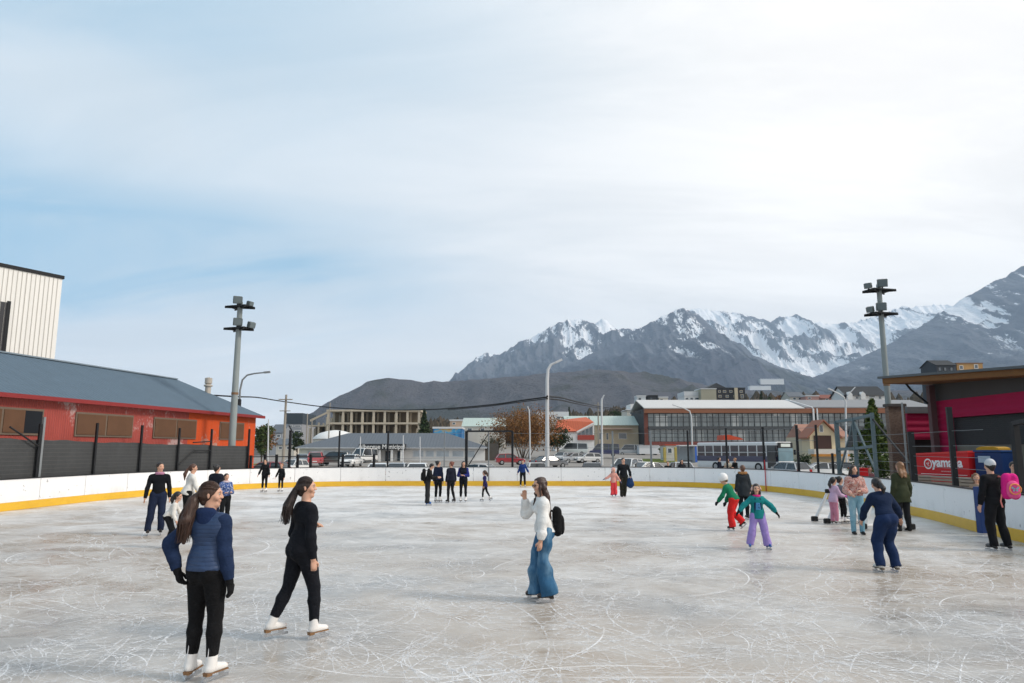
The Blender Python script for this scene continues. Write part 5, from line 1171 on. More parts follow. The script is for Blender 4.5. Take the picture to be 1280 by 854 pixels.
# ------------------------------------------------------------------ trees
def leaf_mat(cols, name='leaves'):
    m, nt, b = mat_nt(name, 0.75, 0, 0.2); n = nt.noise(nt.obj(), 1.1, 4, 0.65); n2 = nt.noise(nt.obj(), 9, 2, 0.6)
    nt.set(b, 'Base Color', nt.ramp(nt.math('MULTIPLY_ADD', n2, 0.5, nt.math('MULTIPLY', n, 0.5)), [(0.32, cols[0]), (0.5, cols[1]), (0.68, cols[2])])); return m
M_BARK = flat((0.10, 0.075, 0.055), 0.9, 0.3, 5)
L_DK = leaf_mat(((0.012, 0.022, 0.010), (0.03, 0.05, 0.018), (0.06, 0.085, 0.03))); L_RU = leaf_mat(((0.09, 0.042, 0.018), (0.22, 0.095, 0.03), (0.26, 0.17, 0.05))); L_GN = leaf_mat(((0.02, 0.035, 0.012), (0.05, 0.075, 0.022), (0.11, 0.13, 0.035)))
def leaf(mb, c, s, rnd):
    a = Vector((rnd.gauss(0, 1), rnd.gauss(0, 1), rnd.gauss(0, 0.7))).normalized(); b_ = a.cross(Vector((rnd.gauss(0, 1), rnd.gauss(0, 1), rnd.gauss(0, 1)))).normalized()
    c = Vector(c); mb.quad(c-a*s-b_*s*0.35, c+a*s*0.2-b_*s*0.5, c+a*s+b_*s*0.2, c-a*s*0.2+b_*s*0.5)
def broad(name, label, px, Y, h, w_, mat, n=3500, ls=0.16, seed=1, shrubby=False, dzb=0.0, parent_z=None):
    rnd = random.Random(seed); x = xat(px, Y, 2); z0 = gh(x, Y)-0.1+dzb; root = empty(name, (x, Y, z0)); tag(root, label, 'tree')
    tr = MB(); cr_ = MB(); tips = []
    stems = 9 if shrubby else 1
    for s in range(stems):
        a = rnd.uniform(0, 2*math.pi); r = (0.08*w_*rnd.random() if shrubby else 0)
        b0 = Vector((math.cos(a)*r, math.sin(a)*r, 0)); top = Vector((math.cos(a)*w_*0.28*(rnd.random() if shrubby else 0), math.sin(a)*w_*0.28*(rnd.random() if shrubby else 0), h*(0.6 if shrubby else 0.5)))
        rr = 0.022*h*(0.45 if shrubby else 1); tr.tube([b0, b0.lerp(top, 0.5)+Vector((rnd.gauss(0, .05*h*0.3), rnd.gauss(0, .05*h*.3), 0)), top], [rr, rr*0.75, rr*0.5], 7)
        for k in range(5 if shrubby else 11):
            f = rnd.uniform(0.35, 1); p0 = b0.lerp(top, f); aa = rnd.uniform(0, 2*math.pi); e = p0+Vector((math.cos(aa)*w_*0.36*rnd.uniform(.5, 1), math.sin(aa)*w_*0.36*rnd.uniform(.5, 1), h*rnd.uniform(0.12, 0.4)))
            e.z = min(e.z, h*0.95); tr.tube([p0, p0.lerp(e, .5)+Vector((0, 0, .03*h)), e], [rr*.4, rr*.28, rr*.1], 5); tips.append(e); tips.append(p0.lerp(e, 0.6))
    tr.build('trunk', M_BARK, root)
    clumps = []
    for t in tips+[Vector((rnd.gauss(0, .22)*w_, rnd.gauss(0, .22)*w_, h*rnd.uniform(.35 if not shrubby else .3, .93))) for _ in range(26)]:
        q = Vector(t); rad = math.hypot(q.x, q.y)/(w_/2); zc = (q.z/h-0.58)/0.42
        k = math.sqrt(rad*rad+zc*zc)
        if k > 0.85: q = Vector((q.x*0.85/k, q.y*0.85/k, h*(0.58+0.42*zc*0.85/k)))
        clumps.append((q, rnd.uniform(0.09, 0.17)*w_))
    per = n//len(clumps)
    for q, r in clumps:
        for k in range(int(per*rnd.uniform(.6, 1.4))):
            d_ = Vector((rnd.gauss(0, 1), rnd.gauss(0, 1), rnd.gauss(0, .8))); d_.normalize(); leaf(cr_, q+d_*r*(rnd.random()**0.45), ls*rnd.uniform(.6, 1.4), rnd)
    cr_.build('crown', mat, root); return root
def conifer(label, px, Y, h, w_, n=2600, ls=0.2, seed=1, mat=None, dzb=0.0):
    rnd = random.Random(seed); x = xat(px, Y, 2); z0 = gh(x, Y)-0.1+dzb; root = empty('conifer_tree', (x, Y, z0)); tag(root, label, 'tree')
    MB().tube([(0, 0, 0), (0, 0, h*.6), (0, 0, h*.99)], [0.02*h, 0.012*h, 0.003*h], 7).build('trunk', M_BARK, root)
    cr_ = MB(); lay = 15
    for i in range(lay):
        f = i/(lay-1); zc = h*(0.1+0.86*f); R_ = w_/2*(1-f)**0.8*rnd.uniform(.85, 1.1)+0.05; nb = max(4, int(11*(1-f))+3)
        for k in range(nb):
            a = 2*math.pi*(k+rnd.random()*.8)/nb; rr = R_*rnd.uniform(.7, 1.12)
            for j in range(max(3, int(n/(lay*nb)))):
                t = rnd.random()**.6; sp = 0.16*rr*(1-t*.5)+0.03*w_
                p = Vector((math.cos(a)*rr*t+rnd.gauss(0, sp*.5), math.sin(a)*rr*t+rnd.gauss(0, sp*.5), zc-0.28*rr*t+rnd.gauss(0, .02*h)))
                leaf(cr_, p, ls*rnd.uniform(.6, 1.3), rnd)
    cr_.build('crown', mat or L_DK, root); return root
HZ = lambda py, Y, px: zat(py, Y)-gh(xat(px, Y), Y)+0.1
broad('willow_tree', 'round russet willow with bare stems above the red hatchback', 654, 122, HZ(509.5, 122, 654), 14.5, L_RU, 12000, 0.14, 5, shrubby=True)
broad('dark_tree', 'dark green bushy tree leaning right of the russet willow', 697, 124, HZ(531, 124, 697), 5.2, L_DK, 2600, 0.16, 8)
broad('bare_bush', 'sparse grey bush between the hostel gable and the russet willow', 618, 126, HZ(545, 126, 618), 5.5, leaf_mat(((0.06, 0.055, 0.035), (0.12, 0.11, 0.06), (0.18, 0.16, 0.09))), 1500, 0.14, 12, shrubby=True)
conifer('dark conifer between the concrete frame and the blue mural', 529.5, 160, HZ(512.5, 160, 529.5), 5.0, 3200, 0.26, 3)
conifer('young green conifer behind the blue-grey steel cage frame', 1094, 47, HZ(500, 47, 1094), 3.6, 6500, 0.12, 9, leaf_mat(((0.02, 0.04, 0.012), (0.06, 0.095, 0.02), (0.16, 0.18, 0.04))))
broad('leafy_tree', 'dark leafy tree left of the thin pale lamp post', 328, 95, HZ(528, 95, 328), 3.6, L_GN, 2200, 0.15, 21)
broad('autumn_tree', 'brownish autumn tree just behind the dark leafy tree', 333, 110, HZ(527, 110, 333), 3.0, L_RU, 1400, 0.16, 22)
broad('leafy_tree', 'dark bush against the right side of the grey apartment block', 371, 150, HZ(538, 150, 371), 3.4, L_DK, 1200, 0.2, 23)
broad('leafy_tree', 'dark tree crown over the long beige house', 771, 215, HZ(510.5, 215, 771), 7, L_DK, 1800, 0.3, 24)
conifer('thin conifer on the skyline behind the tall white lamp', 712, 260, HZ(509, 260, 712), 3.0, 500, 0.35, 25)
conifer('dark conifer on the skyline right of the dark timbered block', 955, 290, HZ(489.5, 290, 955), 4.5, 700, 0.4, 26)
broad('leafy_tree', 'wide brown tree on the skyline left of the slate roofed house', 981, 292, HZ(491, 292, 981), 8, L_RU, 1100, 0.4, 27)
broad('leafy_tree', 'dark tree on the skyline between the brown tree and the dark conifer', 966, 285, HZ(495, 285, 966), 6, L_DK, 900, 0.4, 28)
broad('green_bush', 'yellow green bush beside the white box trailer', 829, 118, HZ(556, 118, 829), 1.6, L_GN, 700, 0.12, 30)
broad('green_bush', 'dark bush at the foot of the beige gable house', 1003, 74, HZ(566, 74, 1003), 2.2, L_DK, 900, 0.10, 31)
# wooded slope far behind the houses
def woods():
    rnd = random.Random(11); mb = MB()
    for k in range(2600):
        Y = 235+900*rnd.random()**1.6; px = rnd.uniform(430, 1300); x = xat(px, Y, 10)
        z = gh(x, Y); h = rnd.uniform(3, 7.5); r = h*rnd.uniform(.25, .5); c = rnd.random() < 0.35
        n0 = len(mb.v); seg = 6; o = rnd.random()*6
        prof = ((0.55, .0), (1.0, .25), (.75, .62), (.1, 1.0)) if not c else ((1.0, .05), (.62, .4), (.3, .75), (.03, 1.0))
        for rr, zz_ in prof:
            for s in range(seg):
                t = o+2*math.pi*s/seg; q = rr*r*rnd.uniform(.75, 1.25); mb.v.append((x+q*math.cos(t), Y+q*math.sin(t), z-0.3+h*zz_*rnd.uniform(.92, 1.05)))
        for i in range(3):
            for s in range(seg): j = (s+1) % seg; mb.f.append((n0+i*seg+s, n0+i*seg+j, n0+(i+1)*seg+j, n0+(i+1)*seg+s))
    m, nt, b = mat_nt('hillside_woods', 0.95, 0, 0.1); p = nt.pos(); n = nt.noise(p, 0.02, 4, 0.6); n2 = nt.noise(p, 0.25, 3, 0.6)
    nt.set(b, 'Base Color', nt.mix(nt.math('MULTIPLY_ADD', n2, .6, nt.math('MULTIPLY', n, .4)), (0.025, 0.03, 0.02), (0.13, 0.095, 0.07)))
    o = mb.build('woods', m); tag(o, 'scrubby grey brown woods covering the slope behind the town', 'woods', kind='stuff')
woods()
# ------------------------------------------------------------------ figures: smooth distance fields turned into one surface each
def smin(a, b, k):
    if k <= 0: return np.minimum(a, b)
    h = np.clip(0.5+0.5*(b-a)/k, 0, 1); return b*(1-h)+a*h-k*h*(1-h)
def surf_nets(Fd, lo, h):
    S = Fd < 0
    n = [s-1 for s in S.shape]; c = np.zeros(n, np.int8)
    offs = [(i, j, k) for i in (0, 1) for j in (0, 1) for k in (0, 1)]
    for i, j, k in offs: c += S[i:n[0]+i, j:n[1]+j, k:n[2]+k]
    act = (c > 0) & (c < 8); ids = np.full(n, -1, np.int64); I = np.argwhere(act); ids[act] = np.arange(len(I))
    acc = np.zeros((len(I), 3)); cnt = np.zeros(len(I))
    for a in offs:
        for ax in range(3):
            if a[ax]: continue
            b = list(a); b[ax] = 1
            f0 = Fd[I[:, 0]+a[0], I[:, 1]+a[1], I[:, 2]+a[2]]; f1 = Fd[I[:, 0]+b[0], I[:, 1]+b[1], I[:, 2]+b[2]]
            m = (f0 < 0) != (f1 < 0); t = np.where(m, f0/np.where(m, f0-f1, 1), 0)
            p = np.array(a, float)[None]+t[:, None]*(np.array(b)-np.array(a))[None]; acc[m] += p[m]; cnt[m] += 1
    V = np.array(lo)+h*(I+acc/np.maximum(cnt, 1)[:, None]); Q = []
    for ax in range(3):
        u, v = (ax+1) % 3, (ax+2) % 3
        sl_a = [slice(1, -1)]*3; sl_b = [slice(1, -1)]*3; sl_a[ax] = slice(0, -1); sl_b[ax] = slice(1, None)
        a, b = S[tuple(sl_a)], S[tuple(sl_b)]; W = np.argwhere(a != b)
        if not len(W): continue
        ins = a[W[:, 0], W[:, 1], W[:, 2]]; W[:, u] += 1; W[:, v] += 1
        def cell(du, dv): q = W.copy(); q[:, u] += du; q[:, v] += dv; return ids[q[:, 0], q[:, 1], q[:, 2]]
        q = np.stack([cell(-1, -1), cell(0, -1), cell(0, 0), cell(-1, 0)], 1); q[~ins] = q[~ins][:, ::-1]; Q.append(q)
    return V, np.concatenate(Q)
def A_(v): return np.array(v, float)
def nz_(v): v = A_(v); return v/max(np.linalg.norm(v), 1e-9)
class Prim:
    def __init__(s, a, b, ra, rb, sq=None, k=0.02):
        s.a, s.b, s.ra, s.rb, s.sq, s.k = A_(a), A_(b), ra, rb, sq, k     # sq: list of (axis, factor) flattening
    def bounds(s, m):
        r = max(s.ra, s.rb)*max([1]+[f for _, f in (s.sq or [])])+m; return np.minimum(s.a, s.b)-r, np.maximum(s.a, s.b)+r
    def d(s, P):
        q = P-s.a; ba = s.b-s.a; sc = 1.0
        for ax, f in (s.sq or []):
            ax = nz_(ax); q = q+(1/f-1)*(q@ax)[..., None]*ax; ba = ba+(1/f-1)*(ba@ax)*ax; sc = min(sc, f)
        L = ba@ba
        if L < 1e-10: return (np.sqrt((q*q).sum(-1))-s.ra)*(0.5+0.5*sc)
        h = np.clip((q@ba)/L, 0, 1); dd = q-h[..., None]*ba
        return (np.sqrt((dd*dd).sum(-1))-(s.ra+(s.rb-s.ra)*h))*(0.5+0.5*sc)
class Group:
    """primitives joined smoothly, then carved and cut"""
    def __init__(s): s.p = []; s.sub = []; s.cut = []
    def add(s, *a, **k): s.p.append(Prim(*a, **k)); return s
    def field(s, grid, lo, h, shape):
        Fd = np.full(shape, 0.6)
        def region(pr, m):
            b0, b1 = pr.bounds(m); i0 = np.clip(np.floor((b0-lo)/h).astype(int), 0, shape); i1 = np.clip(np.ceil((b1-lo)/h).astype(int)+1, 0, shape)
            return tuple(slice(a, b) for a, b in zip(i0, i1))
        for pr in s.p:
            r = region(pr, pr.k+2.5*h); P = grid[r]
            if P.size: Fd[r] = smin(Fd[r], pr.d(P), pr.k)
        for pr in s.sub:
            r = region(pr, pr.k+2.5*h); P = grid[r]
            if P.size: Fd[r] = -smin(-Fd[r], pr.d(P), pr.k)
        for p0, n in s.cut: Fd = np.maximum(Fd, (grid-A_(p0))@nz_(n))
        return Fd
def sdf_obj(name, groups, h, mat, parent, k=0.015, noise=0.0, nfreq=14.0, seed=0, stripe=None):
    lo = np.min([p.bounds(3*h)[0] for g in groups for p in g.p], 0); hi = np.max([p.bounds(3*h)[1] for g in groups for p in g.p], 0)
    shape = tuple(int(x) for x in np.ceil((hi-lo)/h)+1)
    ax = [lo[i]+h*np.arange(shape[i]) for i in range(3)]; grid = np.stack(np.meshgrid(*ax, indexing='ij'), -1)
    Fd = None
    for g in groups: f = g.field(grid, lo, h, shape); Fd = f if Fd is None else smin(Fd, f, k)
    if noise:
        X, Y, Z = grid[..., 0], grid[..., 1], grid[..., 2]; o = seed*1.7; f = nfreq
        nn = np.sin(f*X+1.7*np.sin(f*.6*Z+o)+o)*np.sin(f*1.25*Z+1.3*np.sin(f*.7*Y-o))+0.6*np.sin(f*2.1*(Z+0.45*X)+2*np.sin(f*.8*Y+o))*np.sin(f*1.1*Y+o)
        Fd = Fd+noise*nn
    if stripe:
        amp, fr = stripe; X, Y = grid[..., 0], grid[..., 1]; Fd = Fd+amp*np.sin(fr*X+2*np.sin(9*grid[..., 2]))*np.sin(fr*.83*Y+1)
    Fd[0] = Fd[-1] = 0.5; Fd[:, 0] = Fd[:, -1] = 0.5; Fd[:, :, 0] = Fd[:, :, -1] = 0.5
    V, Q = surf_nets(Fd, lo, h)
    me = bpy.data.meshes.new(name); me.vertices.add(len(V)); me.vertices.foreach_set('co', V.ravel())
    me.loops.add(len(Q)*4); me.loops.foreach_set('vertex_index', Q.ravel().astype(np.int32)); me.polygons.add(len(Q))
    me.polygons.foreach_set('loop_start', np.arange(0, len(Q)*4, 4)); me.polygons.foreach_set('loop_total', np.full(len(Q), 4))
    me.materials.append(mat); me.update(calc_edges=True); me.validate(); me.polygons.foreach_set('use_smooth', [True]*len(me.polygons))
    o = bpy.data.objects.new(name, me); COL.objects.link(o)
    if parent: o.parent = parent
    return o
def cloth(col, kind='plain', col2=None, name='cloth'):
    key = ('cloth', tuple(col), kind, col2)
    if key in _mc: return _mc[key]
    m, nt, b = mat_nt(name, 0.9, 0, 0.1); b.inputs['Sheen Weight'].default_value = 0.02
    o = nt.obj(); n = nt.noise(o, 5, 4, 0.6); w = nt.noise(nt.vmul(o, (1, 1, 1.6)), 16, 4, 0.65, 0.6)
    c1, c2 = tuple(x*0.72 for x in col), tuple(min(1, x*1.25+0.003) for x in col); c = nt.mix(n, c1, c2); hgt = w; st, ds = 0.8, 0.016
    if kind == 'quilt':
        z = nt.xyz(o)[2]; s = nt.math('ABSOLUTE', nt.math('SINE', nt.math('MULTIPLY', z, math.pi/0.034))); hgt = nt.math('ADD', nt.math('MULTIPLY', nt.math('POWER', s, 0.5), 0.45), nt.math('MULTIPLY', w, 0.8)); ds = 0.014; st = 0.6
        nt.set(b, 'Roughness', 0.5); b.inputs['Specular IOR Level'].default_value = 0.4
    elif kind == 'denim':
        f = nt.noise(nt.vmul(o, (1, 1, 0.5)), 3.0, 4, 0.6); c = nt.mix(nt.sm(f, 0.42, 0.68), col, col2 or tuple(min(1, x*2.2) for x in col))
        fold = nt.noise(nt.vmul(o, (1.3, 1.3, 0.35)), 7, 3, 0.6, 0.5); hgt = nt.math('ADD', nt.math('MULTIPLY', fold, 0.8), nt.math('MULTIPLY', w, 0.4)); st = 0.8; ds = 0.03
    elif kind == 'print':
        vo = nt.noise(o, 22, 2, 0.5, 1.2); vv = nt.noise(o, 30, 2, 0.5, 0.5); c = nt.mix(nt.sm(vo, 0.5, 0.54), col, col2); c = nt.mix(nt.sm(vv, 0.6, 0.63), c, (0.30, 0.07, 0.06))
    elif kind == 'speck':
        vv = nt.noise(o, 34, 2, 0.5); c = nt.mix(nt.sm(vv, 0.52, 0.58), col, col2)
    elif kind == 'camo':
        vv = nt.noise(o, 6, 3, 0.5, 0.8); c = nt.mix(nt.sm(vv, 0.48, 0.52), col, col2)
    nt.set(b, 'Base Color', c); nt.set(b, 'Normal', nt.bump(hgt, st, ds)); _mc[key] = m; return m
def skin_mat(col):
    key = ('skin', tuple(col))
    if key in _mc: return _mc[key]
    m, nt, b = mat_nt('skin', 0.5, 0, 0.35); n = nt.noise(nt.obj(), 18, 3, 0.6)
    nt.set(b, 'Base Color', nt.mix(n, tuple(x*.9 for x in col), (min(1, col[0]*1.08), col[1]*.98, col[2]*.95)))
    b.inputs['Subsurface Weight'].default_value = 0.12; b.inputs['Subsurface Radius'].default_value = (0.02, 0.008, 0.005); _mc[key] = m; return m
def hair_mat(col):
    key = ('hair', tuple(col))
    if key in _mc: return _mc[key]
    m, nt, b = mat_nt('hair', 0.45, 0, 0.5); s = nt.noise(nt.vmul(nt.obj(), (1, 1, 0.06)), 70, 3, 0.6); n = nt.noise(nt.obj(), 6, 3, .5)
    nt.set(b, 'Base Color', nt.mix(nt.math('MULTIPLY_ADD', s, .7, nt.math('MULTIPLY', n, .3)), tuple(x*.45 for x in col), tuple(x*1.6 for x in col))); nt.set(b, 'Normal', nt.bump(s, 0.6, 0.006)); _mc[key] = m; return m
SKIN = (0.58, 0.35, 0.25); DKB = (0.022, 0.013, 0.009); BRN = (0.055, 0.026, 0.014); BLKH = (0.012, 0.010, 0.010); LBR = (0.16, 0.085, 0.04); RUS = (0.20, 0.075, 0.03)
M_STEEL = flat((0.5, 0.52, 0.55), 0.25, 0.1, 10, metal=0.9, name='blade_steel'); M_EYE = flat((0.02, 0.015, 0.012), 0.15, 0.1, 10); M_LIP = flat((0.36, 0.13, 0.11), 0.45, 0.1, 10); M_EYEW = flat((0.42, 0.38, 0.36), 0.3, 0.05, 10)
def axes(pitch=0, roll=0, yaw=0, base=None):
    """right, forward, up axes after yaw (about up), pitch (forward lean) and roll (to the right), in degrees"""
    M = Matrix.Rotation(R(yaw), 3, 'Z') @ Matrix.Rotation(R(-pitch), 3, 'X') @ Matrix.Rotation(R(roll), 3, 'Y')
    M = np.array(M)
    if base is not None: M = np.stack(base, 1) @ M
    return M[:, 0], M[:, 1], M[:, 2]
LEG = {'leggings': (.062, .036, .0345, .0365, .022, 0.0), 'slim': (.064, .044, .042, .044, .031, 0.0), 'trousers': (.067, .050, .048, .047, .043, 0.0), 'wide': (.069, .056, .055, .056, .060, 0.0),
       'flare': (.066, .051, .052, .066, .082, 0.0), 'snow': (.074, .060, .060, .062, .066, 0.0)}
def hair_strands(ho, hm, kind, H, hs, s, hc, pieces):
    # separate locks lying over the hair mass, so that its outline breaks up
    rnd = random.Random(len(kind)*7+3); mb = MB()
    def lock(path, rads, n, r0, spread, tail):
        P = [A_(p) for p in path]; N_ = len(P)
        for q in range(n):
            a = rnd.uniform(0, 6.283); k = rnd.uniform(.80, 1.08); pts = []
            ex = A_([rnd.gauss(0, 1), rnd.gauss(0, 1), 0])*tail*s; off = rnd.uniform(0, .25); w1 = rnd.uniform(0, 6.28)
            for i in range(9):
                t = off+(1.04+rnd.uniform(-.05, .05)-off)*i/8*rnd.uniform(.97, 1.0); f = min(max(t, 0)*(N_-1), N_-1.001); j = int(f); u = f-j
                c = P[j]*(1-u)+P[j+1]*u; r = (rads[j]*(1-u)+rads[j+1]*u)*k*spread; d_ = nz_(P[j+1]-P[j]); x = nz_(np.cross(d_, [0.3, 1, 0.2])); y = np.cross(d_, x)
                aa = a+.25*math.sin(3*t+w1); pts.append(c+(x*math.cos(aa)+y*math.sin(aa))*r+ex*t*t*t)
            mb.tube(pts, [r0*.6]+[r0]*6+[r0*.6, r0*.15], 4)
    if kind == 'long':
        pr = [p for p in hc.p]
        for i in range(2, len(pr)-1):
            if i+1 < len(pr) and np.allclose(pr[i].b, pr[i+1].a): lock([pr[i].a, pr[i].b, pr[i+1].b], [pr[i].ra, pr[i].rb, pr[i+1].rb*1.3], 40 if pr[i].ra > .02*hs else 14, .0020*s, .97, .003)
    else:
        q = pieces[0][1].p; lock([q[0].a, q[0].b, q[1].b, q[2].b], [q[0].ra, q[0].rb, q[1].rb, q[2].rb*1.8], 90, .0021*s, 1.0, .012)
    for k in range(80):      # combed back over the skull
        th_ = rnd.uniform(-1.35, 1.35); pts = []; e = rnd.uniform(.98, 1.03); sk = hc.p[0]
        for i in range(7):
            ph = .62+(2.35-.62)*i/6; pts.append(H(math.sin(th_)*math.sin(ph)**.6*.0500*e*(1 if ph > .9 else .96), -.012+math.cos(ph)*.0585*e, .018+math.cos(th_)*math.sin(ph)*.0565*e))
        mb.tube(pts, [.0005*s]+[.0013*s]*5+[.0005*s], 4)
    mb.build('strands', hm, ho)
def person(label, feet, top_py, yaw, head_yaw=0, head_pitch=0, lean=0, roll=0, twist=0, arms=None, legs=None, female=True, child=False, build=1.0,
           top=('fitted', (0.01, 0.011, 0.014)), sleeve=None, hem=0.0, pants=('leggings', (0.01, 0.01, 0.012)), hair=('short', DKB), shoes=('skate', (0.7, 0.7, 0.7)), skin=SKIN,
           gloves=None, hood=None, scarf=None, hat=None, collar=True, res=None, noise=None, extra=None, z0=0.0, foot_yaw=(0, 0), face=True, group=None, ptop='plain', ppants='plain', c2=None, pc2=None, fold=None, ground=None):
    G = ground if ground is not None else gnd(feet[0], feet[1], z0)
    hk = 1.28 if child else 1.0
    bl = 0.075 if shoes[0] == 'skate' else 0.0
    legs = legs or (((-.04, .02, -1), (-.02, -.02, -1)), ((.04, .02, -1), (.02, -.02, -1)))     # left (thigh, shin), right
    arms = arms or (((-.2, -.05, -1), (-.08, .12, -1)), ((.2, -.05, -1), (.08, .12, -1)))
    Tr, Tf, Tu = axes(lean, roll, twist); Hr, Hf, Hu = axes(head_pitch+lean*.35, 0, head_yaw)
    sw = .090 if female else .108
    if child: sw = .090
    def FK(s):
        J = {}; P = np.zeros(3); J['P'] = P; J['N'] = P+Tu*.285*s; J['Hd'] = J['N']+Hu*.090*s*(hk*.9+.1)+Tu*.004*s
        foot_low = 0
        for i, sd_ in ((0, -1), (1, 1)):
            hip = P+np.array([1, 0, 0])*sd_*.050*s-np.array([0, 0, .015*s]); kn = hip+nz_(legs[i][0])*.245*s; an = kn+nz_(legs[i][1])*.24*s
            J['hip', i], J['kn', i], J['an', i] = hip, kn, an
            sh = P+Tu*.248*s+Tr*sd_*sw*s; el = sh+nz_(arms[i][0])*.175*s; wr = el+nz_(arms[i][1])*.145*s
            J['sh', i], J['el', i], J['wr', i] = sh, el, wr
        J['low'] = min(J['an', 0][2], J['an', 1][2])-.040*s; J['topz'] = (J['Hd']+Hu*.068*s*hk)[2]; return J
    j1 = FK(1.0); s = (zat(top_py, G.y)-z0-bl)/(j1['topz']-j1['low']); J = FK(s); dz = -J['low']+bl
    ctr = (J['an', 0]+J['an', 1])/2
    sh_ = np.array([-ctr[0], -ctr[1], dz])
    for k_ in list(J):
        if isinstance(J[k_], np.ndarray): J[k_] = J[k_]+sh_
    h = res or min(max(G.y/704*0.72, 0.0075), 0.019); fine = h < 0.0095
    ms = skin_mat(skin); P, N, Hd = J['P'], J['N'], J['Hd']; B = build; hs = s*hk
    H = lambda x, y, z: Hd+(Hr*x+Hf*y+Hu*z)*hs; T = lambda x, y, z: P+(Tr*x+Tf*y+Tu*z)*s
    # ---- the body, one surface
    glove_groups = []; g = Group(); flatT = [(Tf, .68)]
    def torso(g, t=0.0, wide=0.0):
        wst = .066 if female else .075
        g.add(T(0, 0, -.01), T(0, 0, .04), (.088 if female else .083)*s*B+t+wide, (.080)*s*B+t+wide, sq=[(Tf, .74)], k=.03)
        g.add(T(0, 0, .05), T(0, .004, .11), .078*s*B+t+wide*.6, wst*s*B+t+wide*.4, sq=[(Tf, .72)], k=.03)
        g.add(T(0, .004, .11), T(0, .004, .19), wst*s*B+t+wide*.4, .084*s*B+t, sq=flatT, k=.03)
        g.add(T(-sw*.62, 0, .212), T(sw*.62, 0, .212), .052*s*B+t, .052*s*B+t, sq=[(Tf, .95)], k=.035)
        for sd_ in (-1, 1): g.add(T(sd_*.012, -.006, .272), T(sd_*sw*.92, -.002, .250), .026*s*B+t*.7, .027*s*B+t*.7, k=.03)
        g.add(T(0, .0, .19), T(0, -.004, .245), .076*s*B+t, .05*s*B+t, sq=flatT, k=.03)
        if female and not child:
            for sd_ in (-1, 1): g.add(T(sd_*.037, .045, .185), T(sd_*.037, .048, .18), .030*s+t*.5, .030*s+t*.5, k=.03)
        for sd_ in (-1, 1): g.add(T(sd_*.038, -.032, -.018), T(sd_*.036, -.036, -.03), .050*s*B+t*.7, .048*s*B+t*.7, k=.03)
    torso(g, -0.014)
    for i, sd_ in ((0, -1), (1, 1)):
        sh0, el, wr = J['sh', i], J['el', i], J['wr', i]
        g.add(sh0-Tu*.010*s, el, .030*s*B-.004, .027*s*B-.003, k=.02); g.add(el, el*.6+wr*.4, .028*s*B-.003, .026*s*B-.003, k=.012); g.add(el*.6+wr*.4, wr, .026*s*B-.003, .0175*s, k=.012)
        hip, kn, an = J['hip', i], J['kn', i], J['an', i]
        g.add(hip, kn, .050*s*B-.006, .028*s*B-.004, k=.02); g.add(kn, kn*.68+an*.32, .027*s-.003, .028*s*B-.003, k=.01); g.add(kn*.68+an*.32, an, .028*s*B-.003, .016*s, k=.01)
        fy = axes(0, 0, foot_yaw[i]); g.add(an-np.array([0, 0, .022*s])-fy[1]*.02*s, an-np.array([0, 0, .024*s])+fy[1]*.09*s, .019*s, .014*s, k=.012)
        # hand: palm, four fingers, thumb
        fd = nz_(wr-el); side = nz_(np.cross(fd, Tf)) if abs(fd@Tf) < .9 else Tr.copy(); pn = nz_(np.cross(side, fd))*(1 if i == 0 else 1); fw = nz_(pn if pn@Tf > 0 else -pn); lat = nz_(np.cross(fd, fw)); inn = -sd_*lat if (lat@Tr) > 0 else sd_*lat
        hl = 1.0*s*(1.08 if child else 1); palm_e = wr+fd*.048*hl
        g.add(wr, palm_e, .0165*hl, .0215*hl, sq=[(inn, .52)], k=.010)
        gv = Group() if gloves else None; gq = gv or g; fx = .003 if gloves else 0
        if gloves: gv.add(wr-fd*.022*hl, wr+fd*.012*hl, .0225*hl, .0215*hl, k=.01); gv.add(wr, palm_e, .0165*hl+.004, .0215*hl+.004, sq=[(inn, .6)], k=.010)
        for q, (o_, ln) in enumerate(((.0165, .044), (.006, .05), (-.0045, .046), (-.0145, .036))):
            b0 = palm_e+fw*o_*hl; m_ = b0+(fd*.9+inn*.25)*ln*.55*hl; e_ = m_+nz_(fd*.6+inn*.75)*ln*.5*hl
            gq.add(b0, m_, .0058*hl+fx, .0054*hl+fx, k=.004); gq.add(m_, e_, .0054*hl+fx, .0045*hl+fx, k=.003)
        tb = wr+fd*.016*hl+fw*.014*hl; te = tb+nz_(fd*.75+fw*.7+inn*.2)*.028*hl; gq.add(tb, te, .0075*hl+fx, .0065*hl+fx, k=.006); gq.add(te, te+nz_(fd+inn*.3)*.022*hl, .0062*hl+fx, .005*hl+fx, k=.003)
        if gloves: glove_groups.append(gv)
    g.add(N-Tu*.02*s, Hd-Hu*.03*hs, .033*s*(1 if female else 1.12), .030*s*(1 if female else 1.12), k=.02)
    g.add(H(0, -.008, .014), H(0, -.004, .016), .0505*hs, .0505*hs, sq=[(Hr, .86), (Hf, 1.05)], k=.012)
    g.add(H(0, .014, -.004), H(0, .022, -.042), .041*hs, .024*hs, sq=[(Hr, .92)], k=.02)
    g.add(H(0, .030, -.050), H(0, .034, -.052), .017*hs, .016*hs, k=.015)
